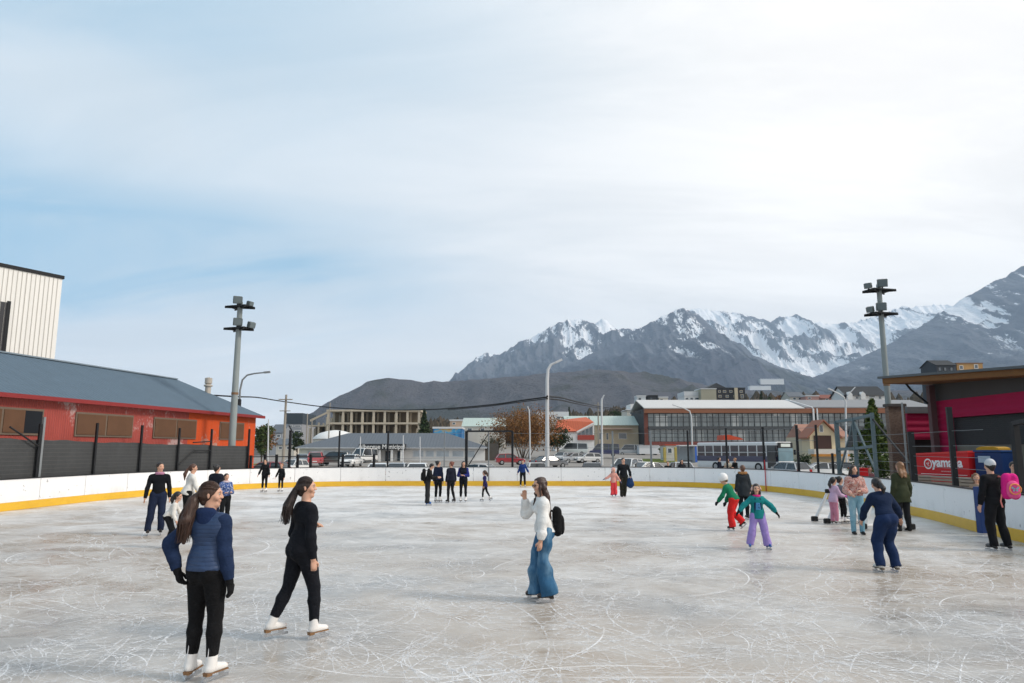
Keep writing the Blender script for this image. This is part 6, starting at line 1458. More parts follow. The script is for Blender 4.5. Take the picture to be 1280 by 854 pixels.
    if face:
        g.add(H(0, .050, .010), H(0, .0595, -.011), .0050*hs, .0078*hs, k=.008)
        for sd_ in (-1, 1):
            g.add(H(sd_*.0075, .055, -.0135), H(sd_*.0078, .054, -.0135), .0058*hs, .005*hs, k=.004); g.add(H(sd_*.008, .050, .0175), H(sd_*.024, .043, .0165), .0068*hs, .0055*hs, k=.008)
            g.add(H(sd_*.024, .034, -.012), H(sd_*.022, .036, -.016), .014*hs, .013*hs, k=.012)
            g.add(H(sd_*.0445, -.006, .008), H(sd_*.045, -.003, -.012), .010*hs, .007*hs, sq=[(Hr, .5)], k=.004)
        g.add(H(-.010, .0495, -.0285), H(.010, .0495, -.0285), .0048*hs, .0048*hs, k=.004); g.add(H(-.008, .0485, -.0345), H(.008, .0485, -.0345), .0052*hs, .0052*hs, k=.004)
        if h < .016:
            for sd_ in (-1, 1): g.sub.append(Prim(H(sd_*.0185, .0525, .0065), H(sd_*.0185, .0525, .0065), .0085*hs, .0085*hs, k=.006))
    body = sdf_obj('person', [g], h, ms, None); body.location = (G.x, G.y, z0); body.rotation_euler = (0, 0, R(yaw)); tag(body, label, 'person', group)
    if face:
        for sd_ in (-1, 1):
            def ball(n, c, r, m, sy=1.0, sz=1.0, sx=1.0, par=body):
                mb = MB(); sg = 8
                vv = []
                for a in range(5):
                    th_ = math.pi*a/4
                    for b_ in range(sg): ph = 2*math.pi*b_/sg; vv.append(A_(c)+(Hr*sx*math.sin(th_)*math.cos(ph)+Hf*sy*math.sin(th_)*math.sin(ph)+Hu*sz*math.cos(th_))*r)
                mb.v = [tuple(v) for v in vv]; mb.f = [(a*sg+b_, a*sg+(b_+1) % sg, (a+1)*sg+(b_+1) % sg, (a+1)*sg+b_) for a in range(4) for b_ in range(sg)]
                o = link(n, mb.v, mb.f, m, par, True); return o
            e = ball('eye', H(sd_*.0185, .0436, .0065), .0074*hs, M_EYEW if fine else M_EYE)
            if fine: ball('iris', H(sd_*.0185, .0468, .0062), .0050*hs, M_EYE, par=e)
            ball('eyebrow', H(sd_*.0185, .0505, .0185), .0105*hs, hair_mat(DKB), .35, .2)
        ball('mouth', H(0, .0505, -.0312), .0135*hs, M_LIP, .4, .33)
    nzv = noise if noise is not None else (0.0028 if fine else 0.0035)
    # ---- top
    tk = {'fitted': .004, 'sweater': .014, 'jacket': .014, 'puffy': .030, 'parka': .026, 'blouse': .016}[top[0]]; tk *= (0.75 if child else 1.0)
    gt_ = Group(); torso(gt_, tk, wide=(.012 if top[0] in ('jacket', 'parka', 'blouse', 'puffy') else .004)*(0.7 if child else 1))
    if hem < 0: gt_.add(T(0, -.004, .02), T(0, -.004, hem-.02), .088*s*B+tk, (.092+.16*abs(hem))*s*B+tk, sq=[(Tf, .78)], k=.03)
    gt_.cut.append((T(0, 0, hem), -Tu))
    gt_.cut.append((T(0, 0, .288 if collar else .272), Tu*.97+Tf*.12))
    gs = []
    for i, sd_ in ((0, -1), (1, 1)):
        sh0, el, wr = J['sh', i], J['el', i], J['wr', i]; ga = Group(); bw = {'blouse': 1.9, 'puffy': 1.15}.get(top[0], 1.0)
        ga.add(sh0-Tu*.008*s, el, .034*s*B+tk*.75, .0285*s*B+tk*.75*bw, k=.03); ga.add(el, el*.45+wr*.55, .0295*s*B+tk*.8*bw, .027*s*B+tk*.75*bw, k=.015); ga.add(el*.45+wr*.55, wr+nz_(wr-el)*.012, .027*s*B+tk*.75*bw, .0185*s+tk*.55, k=.012)
        ga.cut.append((wr-nz_(wr-el)*.004*s, wr-el)); gs.append(ga)
    mt = cloth(top[1], ptop, c2)
    if collar: gt_.add(N-Tu*.012*s, N+Tu*.012*s+Hf*.004*s, .046*s+tk*.3, .042*s+tk*.3, sq=[(Tf, .95)], k=.02)
    nm = {'fitted': 'top', 'sweater': 'sweater', 'jacket': 'jacket', 'puffy': 'puffer_jacket', 'parka': 'coat', 'blouse': 'blouse'}[top[0]]
    if hood:
        gh2 = Group(); gh2.add(N-Tf*.034*s+Tu*.0*s, N-Tf*.030*s-Tu*.045*s, .030*s+tk*.3, .034*s+tk*.3, sq=[(Tr, 1.6)], k=.03); 
        for sd_ in (-1, 1): gh2.add(N-Tf*.03*s+Tr*sd_*.035*s+Tu*.005*s, N+Tf*.035*s+Tr*sd_*.02*s-Tu*.02*s, .024*s, .016*s, k=.02)
    if sleeve is None: tp = sdf_obj(nm, [gt_]+gs, h, mt, body, k=.022, noise=nzv*(1.6 if tk > .01 else 1), nfreq=(27 if fine else 14), seed=len(label))
    else:
        tp = sdf_obj(nm, [gt_], h, mt, body, noise=nzv, nfreq=24, seed=len(label))
        for ga in gs: sdf_obj('sleeve', [ga], h, cloth(sleeve), body, noise=nzv*1.3, nfreq=(24 if fine else 14), seed=3)
    if hood: sdf_obj('hood', [gh2], h, cloth(hood), body, noise=nzv)
    # ---- trousers
    r0, r1, r2, r3, r4, _ = LEG[pants[0]]; gp = Group(); torsoP = gp
    gp.add(T(0, 0, -.005), T(0, 0, .045), .089*s*B+.004, .080*s*B+.004, sq=[(Tf, .75)], k=.03)
    for sd_ in (-1, 1): gp.add(T(sd_*.038, -.034, -.02), T(sd_*.037, -.036, -.03), .052*s*B, .050*s*B, k=.03)
    gl = []
    for i in (0, 1):
        hip, kn, an = J['hip', i], J['kn', i], J['an', i]; q = Group(); cut_at = an+nz_(an-kn)*(.012*s if pants[0] in ('leggings', 'slim') else .026*s); m_ = kn*.65+an*.35
        q.add(hip, kn, r0*s*B, r1*s*B, k=.025); q.add(kn, m_, r2*s*B, r3*s*B, k=.015); q.add(m_, an+nz_(an-kn)*.05*s, r3*s*B, r4*s*(1.0 if pants[0] in ('leggings', 'slim') else B), k=.015); q.cut.append((cut_at, an-kn)); gl.append(q)
    gp.cut.append((T(0, 0, .055), Tu))
    sdf_obj('trousers', [gp]+gl, h, cloth(pants[1], ppants, pc2), body, k=.02, noise=nzv*(2.2 if pants[0] in ('wide', 'flare', 'snow', 'trousers') else .9), nfreq=(20 if fine else 11), seed=len(label)+2)
    # ---- feet
    for i in (0, 1):
        an, kn = J['an', i], J['kn', i]; r_, f_, u_ = axes(0, 0, foot_yaw[i]); u2 = nz_(kn-an)
        if legs[i][1][1] < -.45: f_ = nz_(f_*.75+np.array([0, 0, -.65])); u_ = nz_(np.cross(r_, f_))
        q = Group(); q.add(an+u2*.045*s, an-u_*.012*s-f_*.006*s, .030*s, .030*s, k=.012); q.add(an-u_*.020*s-f_*.016*s, an-u_*.024*s+f_*.075*s, .0235*s, .0185*s, sq=[(r_, .95)], k=.014); q.add(an-u_*.015*s+f_*.02*s, an-u_*.026*s+f_*.088*s, .024*s, .0155*s, k=.014)
        q.cut.append((an-u_*.036*s, -u_)); q.cut.append((an+u2*.06*s, u2))
        if shoes[0] == 'skate':
            b = sdf_obj('skate', [q], max(h*.8, .007), flat(shoes[1], 0.4, 0.1, 8), body)
            mb = MB(); W_ = .006 if fine else .010
            def Lp(x, y, z): return tuple(an+r_*x+f_*y-u_*(.036*s+z))
            def lb(x0, x1, y0, y1, z0_, z1_):
                n = len(mb.v); mb.v += [Lp(x, y, z) for z in (z0_, z1_) for x, y in ((x0, y0), (x1, y0), (x1, y1), (x0, y1))]; mb.f += [(n, n+3, n+2, n+1), (n+4, n+5, n+6, n+7), (n, n+1, n+5, n+4), (n+1, n+2, n+6, n+5), (n+2, n+3, n+7, n+6), (n+3, n, n+4, n+7)]
            lb(-W_/2, W_/2, -.045*s, .115*s, .045, .073); lb(-W_/2, W_/2, -.035*s, -.005*s, .012, .046); lb(-W_/2, W_/2, .05*s, .085*s, .012, .046); mb.build('blade', M_STEEL, b)
            mb = MB(); lb(-.019*s, .019*s, -.038*s, .098*s, .0, .012); lb(-.016*s, .016*s, -.038*s, -.004*s, .012, .028); mb.build('sole', flat(shoes[2] if len(shoes) > 2 else (0.05, 0.04, 0.035), 0.6, 0.2, 9), b)
        else:
            b = sdf_obj('boot', [q], max(h*.8, .007), flat(shoes[1], 0.6, 0.2, 8), body)
    for gv in glove_groups: sdf_obj('glove', [gv], h, cloth(gloves), body)
    # ---- hair and headwear
    hc = Group(); kind = hair[0]; hm = hair_mat(hair[1])
    hc.add(H(0, -.013, .017), H(0, -.010, .019), .0555*hs, .0555*hs, sq=[(Hr, .89), (Hf, 1.03)], k=.01); hc.add(H(0, -.026, -.012), H(0, -.028, -.030), .044*hs, .030*hs, sq=[(Hr, .98)], k=.015)
    hc.sub.append(Prim(H(0, .066, -.004), H(0, .060, -.07), .045*hs, .060*hs, k=.012)); hc.cut.append((H(0, .002, -.046), Hf*.35-Hu))
    hs_list = [hc]; pieces = []
    if kind in ('pony', 'longpony', 'braid'):
        b0 = H(0, -.064, .020 if kind == 'pony' else .004); L = hair[2] if len(hair) > 2 else .16; sway = hair[3] if len(hair) > 3 else 0.0
        hc.add(b0+Hf*.012*hs, b0, .018*hs, .016*hs, k=.01)
        dn_ = A_((0, 0, -1)); bk = nz_(Hf*.5+Tf*.5); p1 = b0-Hf*.012*hs+dn_*.035*hs; p2 = p1+dn_*L*.45*s+Tr*sway*.4*s-bk*.012*s; p3 = p1+dn_*L*s+Tr*sway*s-bk*.006*s
        if kind == 'longpony': p1 = p1-bk*.012*s; p2 = p2-Tf*.022*s-bk*.01*s; p3 = p3-Tf*.026*s-bk*.012*s
        if kind == 'braid': p2 = p2-Tf*.030*s; p3 = p3-Tf*.045*s
        q = Group(); wd_ = {'braid': .95, 'longpony': 1.25 if fine else .95}.get(kind, 1.0); q.add(b0, p1, .016*hs, .024*hs*wd_, k=.01); q.add(p1, p2, .024*hs*wd_, .030*hs*wd_, k=.012); q.add(p2, p3, .030*hs*wd_, .009*hs, k=.012); pieces.append(('ponytail', q))
    elif kind == 'long':
        L = hair[2] if len(hair) > 2 else .14; dn_ = A_((0, 0, -1))
        for sd_ in (-1, 0, 1):
            p0 = H(sd_*.030, -.030 if sd_ == 0 else -.016, .0); p1 = p0+dn_*.10*s-Tf*(.036 if sd_ else .030)*s+Tr*sd_*.008*s; p2 = p0+dn_*(.10+L)*s-Tf*.062*s+Tr*sd_*.010*s
            hc.add(p0, p1, .030*hs, .031*hs, sq=[(Hf, .8)], k=.016); hc.add(p1, p2, .031*hs, .014*hs, sq=[(Hf, .8)], k=.016)
        for sd_ in ((-1, 1) if len(hair) < 4 else hair[3]):
            p0 = H(sd_*.041, .012, .006); p1 = p0+dn_*.085*s+Tf*.008*s; p2 = p1+dn_*L*.55*s+Tf*.02*s; hc.add(p0, p1, .0125*hs, .016*hs, k=.01); hc.add(p1, p2, .016*hs, .006*hs, k=.01)
        hc.cut = []
    elif kind == 'bun': hc.add(H(0, -.062, .036), H(0, -.068, .040), .023*hs, .022*hs, k=.008)
    elif kind == 'curly':
        rr = random.Random(4)
        for q in range(26): a = rr.uniform(0, 6.28); z_ = rr.uniform(-.075, .05); rad = .05*math.sqrt(max(.1, 1-(z_/.09)**2)); c_ = H(math.cos(a)*rad, -.018+math.sin(a)*rad*.9-(.0 if math.sin(a) < .4 else .03), z_); hc.add(c_, c_, .019*hs, .019*hs, k=.006)
        hc.cut = []
    if kind != 'none':
        ho = sdf_obj('hair', hs_list, h, hm, body, stripe=((.0016, 150) if fine else None), noise=(.004 if kind == 'curly' else .0045 if (kind == 'long' and not fine) else .0004), nfreq=40)
        strands = []
        if fine and kind in ('longpony', 'braid', 'long'): hair_strands(ho, hm, kind, H, hs, s, hc, pieces)
        for n_, q in pieces: sdf_obj(n_, [q], h, hm, ho, stripe=((.0022, 150) if fine else None), noise=.0025, nfreq=26)
    if hat:
        k2, c_ = hat; q = Group()
        if k2 == 'beanie': q.add(H(0, -.010, .024), H(0, -.012, .028), .062*hs, .060*hs, sq=[(Hr, .9)], k=.01); q.cut.append((H(0, 0, .012), -Hu+Hf*.25))
        elif k2 == 'cap': q.add(H(0, -.010, .026), H(0, -.012, .028), .061*hs, .060*hs, sq=[(Hr, .9)], k=.01); q.add(H(0, .045, .022), H(0, .075, .014), .030*hs, .026*hs, sq=[(Hu, .22)], k=.006); q.cut.append((H(0, 0, .008), -Hu+Hf*.1))
        elif k2 == 'helmet': q.add(H(0, -.006, .020), H(0, -.008, .024), .074*hs, .074*hs, sq=[(Hr, .9)], k=.01); q.sub.append(Prim(H(0, .085, -.02), H(0, .085, -.07), .055*hs, .07*hs, k=.006)); q.cut.append((H(0, 0, -.022), -Hu+Hf*.2))
        elif k2 == 'hood': q.add(H(0, -.012, .012), H(0, -.020, -.05), .072*hs, .055*hs, sq=[(Hr, .93)], k=.02); q.sub.append(Prim(H(0, .075, .0), H(0, .075, -.05), .050*hs, .045*hs, k=.008))
        elif k2 == 'furhood':
            for i in range(14): a = math.pi*(i/13)*1.7-.35*math.pi; p_ = N+Tu*.012*s+(Tr*math.cos(a)*.068-Tf*math.sin(a)*.055)*s; q.add(p_, p_, .028*s, .028*s, k=.012)
        elif k2 == 'earmuffs':
            for i in range(9):
                a0, a1 = math.pi*i/9, math.pi*(i+1)/9; q.add(H(math.cos(a0)*.052, 0, .012+math.sin(a0)*.057), H(math.cos(a1)*.052, 0, .012+math.sin(a1)*.057), .007*hs, .007*hs, k=.004)
            for sd_ in (-1, 1): q.add(H(sd_*.050, .0, .002), H(sd_*.054, .0, .0), .026*hs, .024*hs, sq=[(Hr, .6)], k=.006)
        o_ = sdf_obj({'furhood': 'fur_collar', 'hood': 'hood_up'}.get(k2, k2), [q], h, cloth(c_) if k2 != 'helmet' else flat(c_, .3, .08, 8), body, noise=(.006 if k2 == 'furhood' else .0), nfreq=60)
    if scarf:
        q = Group(); n = 10
        for i in range(n): a0, a1 = 2*math.pi*i/n, 2*math.pi*(i+1)/n; q.add(N+(Tr*math.cos(a0)*.045+Tf*math.sin(a0)*.042)*s+Tu*.004*s, N+(Tr*math.cos(a1)*.045+Tf*math.sin(a1)*.042)*s+Tu*.004*s, .021*s, .021*s, k=.01)
        sdf_obj('scarf', [q], h, cloth(scarf), body, noise=.003, nfreq=30)
    if extra: extra(body, dict(J=J, T=T, H=H, s=s, hs=hs, h=h, Tr=Tr, Tf=Tf, Tu=Tu, Hr=Hr, Hf=Hf, Hu=Hu, N=N, P=P))
    return body
WHS = ('skate', (0.72, 0.71, 0.70)); BKS = ('skate', (0.02, 0.02, 0.022)); BLS = ('skate', (0.02, 0.11, 0.38), (0.02, 0.09, 0.3)); BOOT = ('boot', (0.015, 0.015, 0.016))
BLK_ = (0.010, 0.011, 0.013); NV = (0.012, 0.016, 0.035); WH_ = (0.72, 0.71, 0.70)
def jacket_details(body, c):
    # zips on the ankles of the leggings, piping of the back panel
    T, s, J = c['T'], c['s'], c['J']
    for i in (0, 1):
        an, kn = J['an', i], J['kn', i]; u = nz_(kn-an); p = an+u*.035*s-c['Tf']*.036*s; mb = MB(); mb.tube([p, p+u*.07*s+c['Tf']*.004*s], .0035, 6); mb.build('ankle_zip', flat((0.6, 0.6, 0.62), 0.3), body)
# -- the three near figures
P1 = person('woman in a blue quilted jacket and black leggings with long brown ponytail, hand on hip', (250, 851), 603, -14, head_yaw=-66, head_pitch=2, lean=-2, roll=0,
    arms=(((-.62, -.38, -.78), (.38, .02, -.92)), ((.16, -.05, -1), (.17, .10, -1))), legs=(((-.02, .03, -1), (-.03, -.05, -1)), ((.045, .04, -1), (.02, -.06, -1))),
    top=('jacket', (0.020, 0.045, 0.112)), sleeve=(0.014, 0.027, 0.068), ptop='quilt', hem=-.012, pants=('leggings', (0.008, 0.008, 0.009)), hair=('longpony', (0.045, 0.020, 0.012), .22, -.02), shoes=('skate', (0.75, 0.73, 0.71), (0.22, 0.12, 0.06)), gloves=(0.008, 0.008, 0.009), hood=(0.014, 0.028, 0.08), build=1.10, extra=jacket_details, foot_yaw=(8, -14))
P2 = person('woman all in black with a long dark braid, striding across the ice in white skates', (365, 800), 597, -50, head_yaw=-32, head_pitch=-2, lean=3,
    arms=(((-.12, -.16, -1), (.75, .42, .30)), ((.13, -.04, -1), (.02, .14, -1))), legs=(((-.06, -.22, -1), (-.10, -.44, -1)), ((.07, .27, -1), (.04, .03, -1))),
    top=('fitted', (0.009, 0.010, 0.014)), hem=-.02, pants=('leggings', (0.009, 0.010, 0.014)), hair=('braid', (0.022, 0.012, 0.009), .20, 0.0), shoes=('skate', (0.75, 0.73, 0.71), (0.25, 0.14, 0.07)), build=1.13, foot_yaw=(0, 8))
def glasses(body, c):
    H, hs = c['H'], c['hs']; mb = MB()
    for sd in (-1, 1):
        n = 10; pts = [H(sd*.0185+.0135*math.cos(2*math.pi*k/n), .058, .005+.0115*math.sin(2*math.pi*k/n)) for k in range(n+1)]; mb.tube(pts, .0016, 5, False); mb.tube([H(sd*.032, .056, .009), H(sd*.046, .0, .010)], .0016, 5)
    mb.tube([H(-.005, .060, .008), H(.005, .060, .008)], .0016, 5); go = mb.build('glasses', M_EYE, body); lb_ = MB()
    for sd in (-1, 1): lb_.poly([H(sd*.0185+.013*math.cos(2*math.pi*k/10), .0575, .005+.011*math.sin(2*math.pi*k/10)) for k in range(10)])
    lb_.build('lens', glass_mat((0.10, 0.05, 0.03), .08), go)
P3 = person('woman in a white blouse and wide blue jeans with long loose hair, hand raised', (679, 752), 597, 98, head_yaw=12, head_pitch=6, lean=5,
    arms=(((-.16, .05, -1), (-.05, .16, -1)), ((.30, .70, -.72), (-.35, .10, .98))), legs=(((-.03, .08, -1), (-.02, -.20, -1)), ((.03, .24, -1), (.01, -.02, -1))),
    top=('blouse', (0.74, 0.735, 0.72)), hem=-.015, pants=('flare', (0.035, 0.11, 0.21)), ppants='denim', pc2=(0.17, 0.29, 0.40), hair=('long', (0.040, 0.018, 0.013), .19), shoes=('skate', (0.05, 0.05, 0.052)), extra=glasses, noise=.0065, collar=True, foot_yaw=(0, 0))
# -- left group
person('man in a black jumper and navy trousers with a pink neck scarf', (192, 669), 578, -150, head_yaw=28, female=False, top=('fitted', (0.007, 0.008, 0.011)), hem=-.01, pants=('trousers', (0.013, 0.020, 0.046)), hair=('short', DKB), shoes=BKS, scarf=(0.42, 0.20, 0.30), arms=(((-.20, .02, -1), (-.05, .2, -1)), ((.22, .0, -1), (.16, .12, -1))), legs=(((-.03, .10, -1), (-.02, -.12, -1)), ((.10, .0, -1), (.12, -.02, -1))))
person('woman in a loose white jumper with brown ponytail', (231, 662), 580, -52, head_yaw=-20, lean=12, top=('sweater', (0.70, 0.69, 0.66)), hem=-.05, pants=('leggings', BLK_), hair=('longpony', (0.07, 0.03, 0.018), .17, 0.0), shoes=WHS, arms=(((-.15, .25, -1), (0, .35, -1)), ((.20, .30, -1), (.05, .55, -1))))
person('small girl in a white top with dark ponytail, crouching in black trousers', (207, 685), 615, -72, head_yaw=-15, lean=26, child=True, top=('sweater', (0.64, 0.62, 0.58)), hem=-.03, pants=('trousers', BLK_), hair=('pony', BLKH, .14, 0.0), shoes=WHS, arms=(((-.15, .45, -1), (0, .9, -.6)), ((.2, -.05, -1), (.10, .45, -1))), legs=(((-.05, .35, -1), (-.03, -.45, -1)), ((.06, .42, -1), (.03, -.42, -1))))
person('dark haired person in a black puffer jacket with their back turned, by the left boards', (266, 655), 581, -15, head_yaw=-20, lean=4, top=('puffy', (0.012, 0.014, 0.024)), hem=-.03, pants=('slim', NV), hair=('bun', BLKH), shoes=WHS)
person('girl in a blue patterned top and black trousers, arms held in front', (279, 659), 592, -138, head_yaw=6, top=('sweater', (0.045, 0.085, 0.24)), ptop='speck', c2=(0.35, 0.40, 0.55), hem=.0, pants=('slim', BLK_), hair=('pony', DKB, .12), shoes=WHS, scarf=(0.62, 0.50, 0.52), arms=(((-.2, .1, -1), (.45, .85, .05)), ((.2, .1, -1), (-.45, .85, .0))), legs=(((-.02, .02, -1), (0, 0, -1)), ((.05, .12, -1), (.03, -.12, -1))))
person('tall person in a black jacket and leggings skating near the far left boards', (330, 615.5), 574, 168, head_yaw=-5, top=('jacket', BLK_), hem=-.06, pants=('leggings', BLK_), hair=('short', BLKH), shoes=WHS, arms=(((-.3, .1, -1), (-.25, .2, -1)), ((.45, 0, -1), (.45, .1, -1))))
person('child in black with reddish hair skating beside the tall person in black', (350.5, 615), 579, 172, child=True, top=('jacket', BLK_), hem=-.03, pants=('leggings', BLK_), hair=('short', RUS), shoes=WHS, arms=(((-.25, .1, -1), (-.1, .2, -1)), ((.4, 0, -1), (.45, .1, -1))))
# -- centre back group
def rucksack(label, name, colr, col2, pos, yaw, w=.30, d=.17, hgt=.42, lift=0.0, strap=None, emblem=None, cat='backpack'):
    root = empty(name, pos, R(yaw)); tag(root, label, cat)
    q = Group(); [q.add((sx*.20*w, 0, -.36*hgt), (sx*.16*w, 0, .34*hgt), .28*w, .26*w, sq=[((0, 1, 0), d/w*1.5)], k=.03) for sx in (-1, 1)]; sdf_obj('bag', [q], .012, cloth(colr, 'plain'), root, noise=.003, nfreq=20)
    q = Group(); q.add((0, -.42*d, -.26*hgt), (0, -.42*d, -.02*hgt), .36*w, .33*w, sq=[((0, 1, 0), .42)], k=.02); po_ = sdf_obj('pocket', [q], .011, cloth(col2), root)
    for sd in (-1, 1):
        MB().tube([(sd*w*.25, d*.35, hgt*.36), (sd*w*.30, d*.80, hgt*.40), (sd*w*.34, d*1.3, hgt*.12), (sd*w*.30, d*.9, -hgt*.25), (sd*w*.26, d*.4, -hgt*.36)], .014, 6).build('strap', cloth(strap or colr), root)
    MB().tube([(-.04, d*.2, hgt*.44), (-.02, d*.15, hgt*.53), (.02, d*.15, hgt*.53), (.04, d*.2, hgt*.44)], .009, 6).build('handle', cloth(strap or colr), root)
    return root, po_
def wpos(body, c, T_): v = Vector(T_); return body.matrix_basis @ v
bag_jobs = []
def keep(tagname):
    def f(body, c): bag_jobs.append((tagname, body, c))
    return f
gC = 'teenagers standing in a group by the far boards'
person('teenager in a black hoodie and baggy charcoal trousers on blue skates', (534, 632), 580, -84, head_pitch=22, lean=12, female=False, top=('jacket', (0.013, 0.013, 0.014)), hem=-.04, pants=('wide', (0.022, 0.023, 0.025)), hair=('short', BLKH), shoes=BLS, hood=(0.012, 0.012, 0.013), arms=(((-.1, .35, -1), (.1, .95, .1)), ((.1, .35, -1), (-.1, .95, .1))), extra=keep('hoodie'), group=gC)
person('girl in navy with hair bun, next to the teenager on blue skates', (547, 628.5), 576, -30, head_yaw=-55, top=('jacket', (0.014, 0.020, 0.045)), hem=-.03, pants=('leggings', BLK_), hair=('bun', BLKH), shoes=WHS, legs=(((-.05, .05, -1), (-.02, -.05, -1)), ((.08, .05, -1), (.06, -.2, -1))), group=gC)
person('red haired girl in black with back turned, third in the group by the far boards', (564, 629), 577, 40, head_yaw=35, top=('jacket', (0.010, 0.012, 0.022)), hem=-.04, pants=('leggings', BLK_), hair=('bun', (0.17, 0.055, 0.035)), shoes=BKS, legs=(((-.10, .02, -1), (-.08, -.10, -1)), ((.05, .1, -1), (.14, -.22, -1))), group=gC)
person('girl with loose dark hair and blue sleeves, arms crossed, right end of the group', (579, 628), 576.5, 172, head_yaw=10, top=('jacket', (0.010, 0.012, 0.022)), sleeve=(0.022, 0.03, 0.17), hem=-.02, pants=('leggings', BLK_), hair=('long', BLKH, .08), shoes=WHS, arms=(((-.25, .15, -1), (.85, .5, .1)), ((.25, .15, -1), (-.85, .5, .05))), group=gC)
person('small girl in a purple navy dress with ponytail skating to the left', (608, 627), 588, 78, lean=4, child=True, top=('fitted', (0.018, 0.016, 0.075)), hem=-.10, pants=('leggings', BLK_), hair=('pony', BRN, .12), shoes=WHS, arms=(((-.1, -.1, -1), (0, .1, -1)), ((.1, .1, -1), (0, .3, -1))), legs=(((-.03, .25, -1), (-.02, .05, -1)), ((.03, -.22, -1), (.02, -.62, -1))))
person('child in a bright blue jacket leaning against the far boards', (653.5, 609.3), 575, 178, top=('jacket', (0.015, 0.04, 0.16)), hem=-.03, pants=('slim', BLK_), hair=('short', BLKH), shoes=('skate', (0.6, 0.55, 0.5)), arms=(((-.45, 0, -1), (-.5, .1, -1)), ((.3, 0, -1), (.35, .1, -1))), legs=(((-.08, .03, -1), (-.06, 0, -1)), ((.08, .03, -1), (.06, 0, -1))))
person('small child in a pink hooded coat and coral trousers holding a hand', (767.5, 621.5), 585, 176, head_yaw=10, child=True, top=('puffy', (0.62, 0.30, 0.25)), hem=-.07, pants=('snow', (0.70, 0.06, 0.07)), hair=('long', DKB, .03), hat=('hood', (0.70, 0.40, 0.36)), shoes=('skate', (0.06, 0.04, 0.16)), gloves=(0.10, 0.10, 0.16), arms=(((-.5, .1, -1), (-.45, .15, -.6)), ((.75, .15, -.7), (.8, .2, -.35))))
person('man in a black jacket and dark olive trousers walking with the pink child', (779, 621), 572.5, 182, head_yaw=8, female=False, top=('jacket', (0.010, 0.012, 0.015)), hem=-.05, pants=('trousers', (0.028, 0.028, 0.022)), hair=('short', DKB), shoes=BOOT, arms=(((-.35, .15, -1), (.05, .55, -.7)), ((.22, 0, -1), (.14, .1, -1))), legs=(((.03, .02, -1), (.08, -.2, -1)), ((.03, .06, -1), (.0, -.03, -1))), extra=keep('man'))
# -- group before the bus
gB = 'people standing together in front of the bus'
person('man in a dark navy jacket and blue jeans, left of the trio before the bus', (900.5, 608.5), 571.5, -120, head_yaw=-10, female=False, top=('jacket', (0.010, 0.013, 0.025)), hem=-.03, pants=('trousers', (0.022, 0.03, 0.065)), hair=('short', BLKH), shoes=BKS, arms=(((-.2, .1, -1), (.3, .9, .3)), ((.25, 0, -1), (.15, .2, -1))), group=gB)
person('woman in a cream coat, half hidden in the middle of the trio before the bus', (911, 608), 573.5, 165, top=('parka', (0.50, 0.45, 0.36)), hem=-.12, pants=('slim', (0.45, 0.42, 0.38)), hair=('long', RUS, .06), shoes=WHS, group=gB)
person('blonde woman in a black jacket and pale trousers, right of the trio before the bus', (920, 608.5), 572.5, 110, head_yaw=10, top=('jacket', (0.012, 0.012, 0.013)), hem=0.0, pants=('slim', (0.55, 0.52, 0.48)), hair=('bun', (0.28, 0.13, 0.05)), shoes=WHS, arms=(((-.2, .1, -1), (.1, .8, .1)), ((.25, .2, -1), (.1, .9, -.1))), group=gB)
person('person in a dark grey parka with a tan fur hood, back to the camera', (931, 650), 581.5, 8, top=('parka', (0.022, 0.027, 0.032)), hem=-.14, pants=('slim', BLK_), hair=('short', (0.10, 0.045, 0.025)), hat=('furhood', (0.30, 0.15, 0.06)), shoes=BKS)
person('child in a bright green jacket and red trousers with white helmet, bending forward', (922, 664), 594.5, 52, head_yaw=10, head_pitch=18, lean=27, child=True, top=('puffy', (0.012, 0.17, 0.085)), hem=-.04, pants=('snow', (0.60, 0.022, 0.022)), hair=('short', LBR), hat=('helmet', (0.75, 0.74, 0.73)), shoes=('skate', (0.03, 0.03, 0.035)), gloves=(0.015, 0.018, 0.022), arms=(((-.25, .35, -1), (-.05, .6, -.8)), ((.25, .2, -1), (.10, .5, -1))), legs=(((-.06, .22, -1), (-.02, -.12, -1)), ((.12, .30, -1), (.16, -.75, -.75))))
def shirt_front(body, c):
    T, s, h = c['T'], c['s'], c['h']; q = Group(); q.add(T(0, .058, .0), T(0, .050, .20), .060*s, .056*s, sq=[(c['Tf'], .42)], k=.02); q.cut.append((T(0, 0, -.02), -c['Tu'])); so_ = sdf_obj('shirt', [q], .010, cloth((0.07, 0.24, 0.46)), body)
    mb = MB(); rr = random.Random(1)
    for k in range(9):
        x, z = rr.uniform(-.026, .026), rr.uniform(.05, .17); mb.tube([T(x, .084, z), T(x+rr.uniform(-.012, .012), .084, z+rr.uniform(-.02, .02))], .005, 5)
    mb.build('print', cloth((0.03, 0.07, 0.16)), so_)
    for sd in (-1, 1):
        q = Group(); q.add(T(sd*.05, .062, -.05), T(sd*.040, .060, .24), .020*s, .018*s, sq=[(c['Tf'], .6)], k=.01); sdf_obj('lapel', [q], .010, cloth((0.012, 0.016, 0.05)), body)
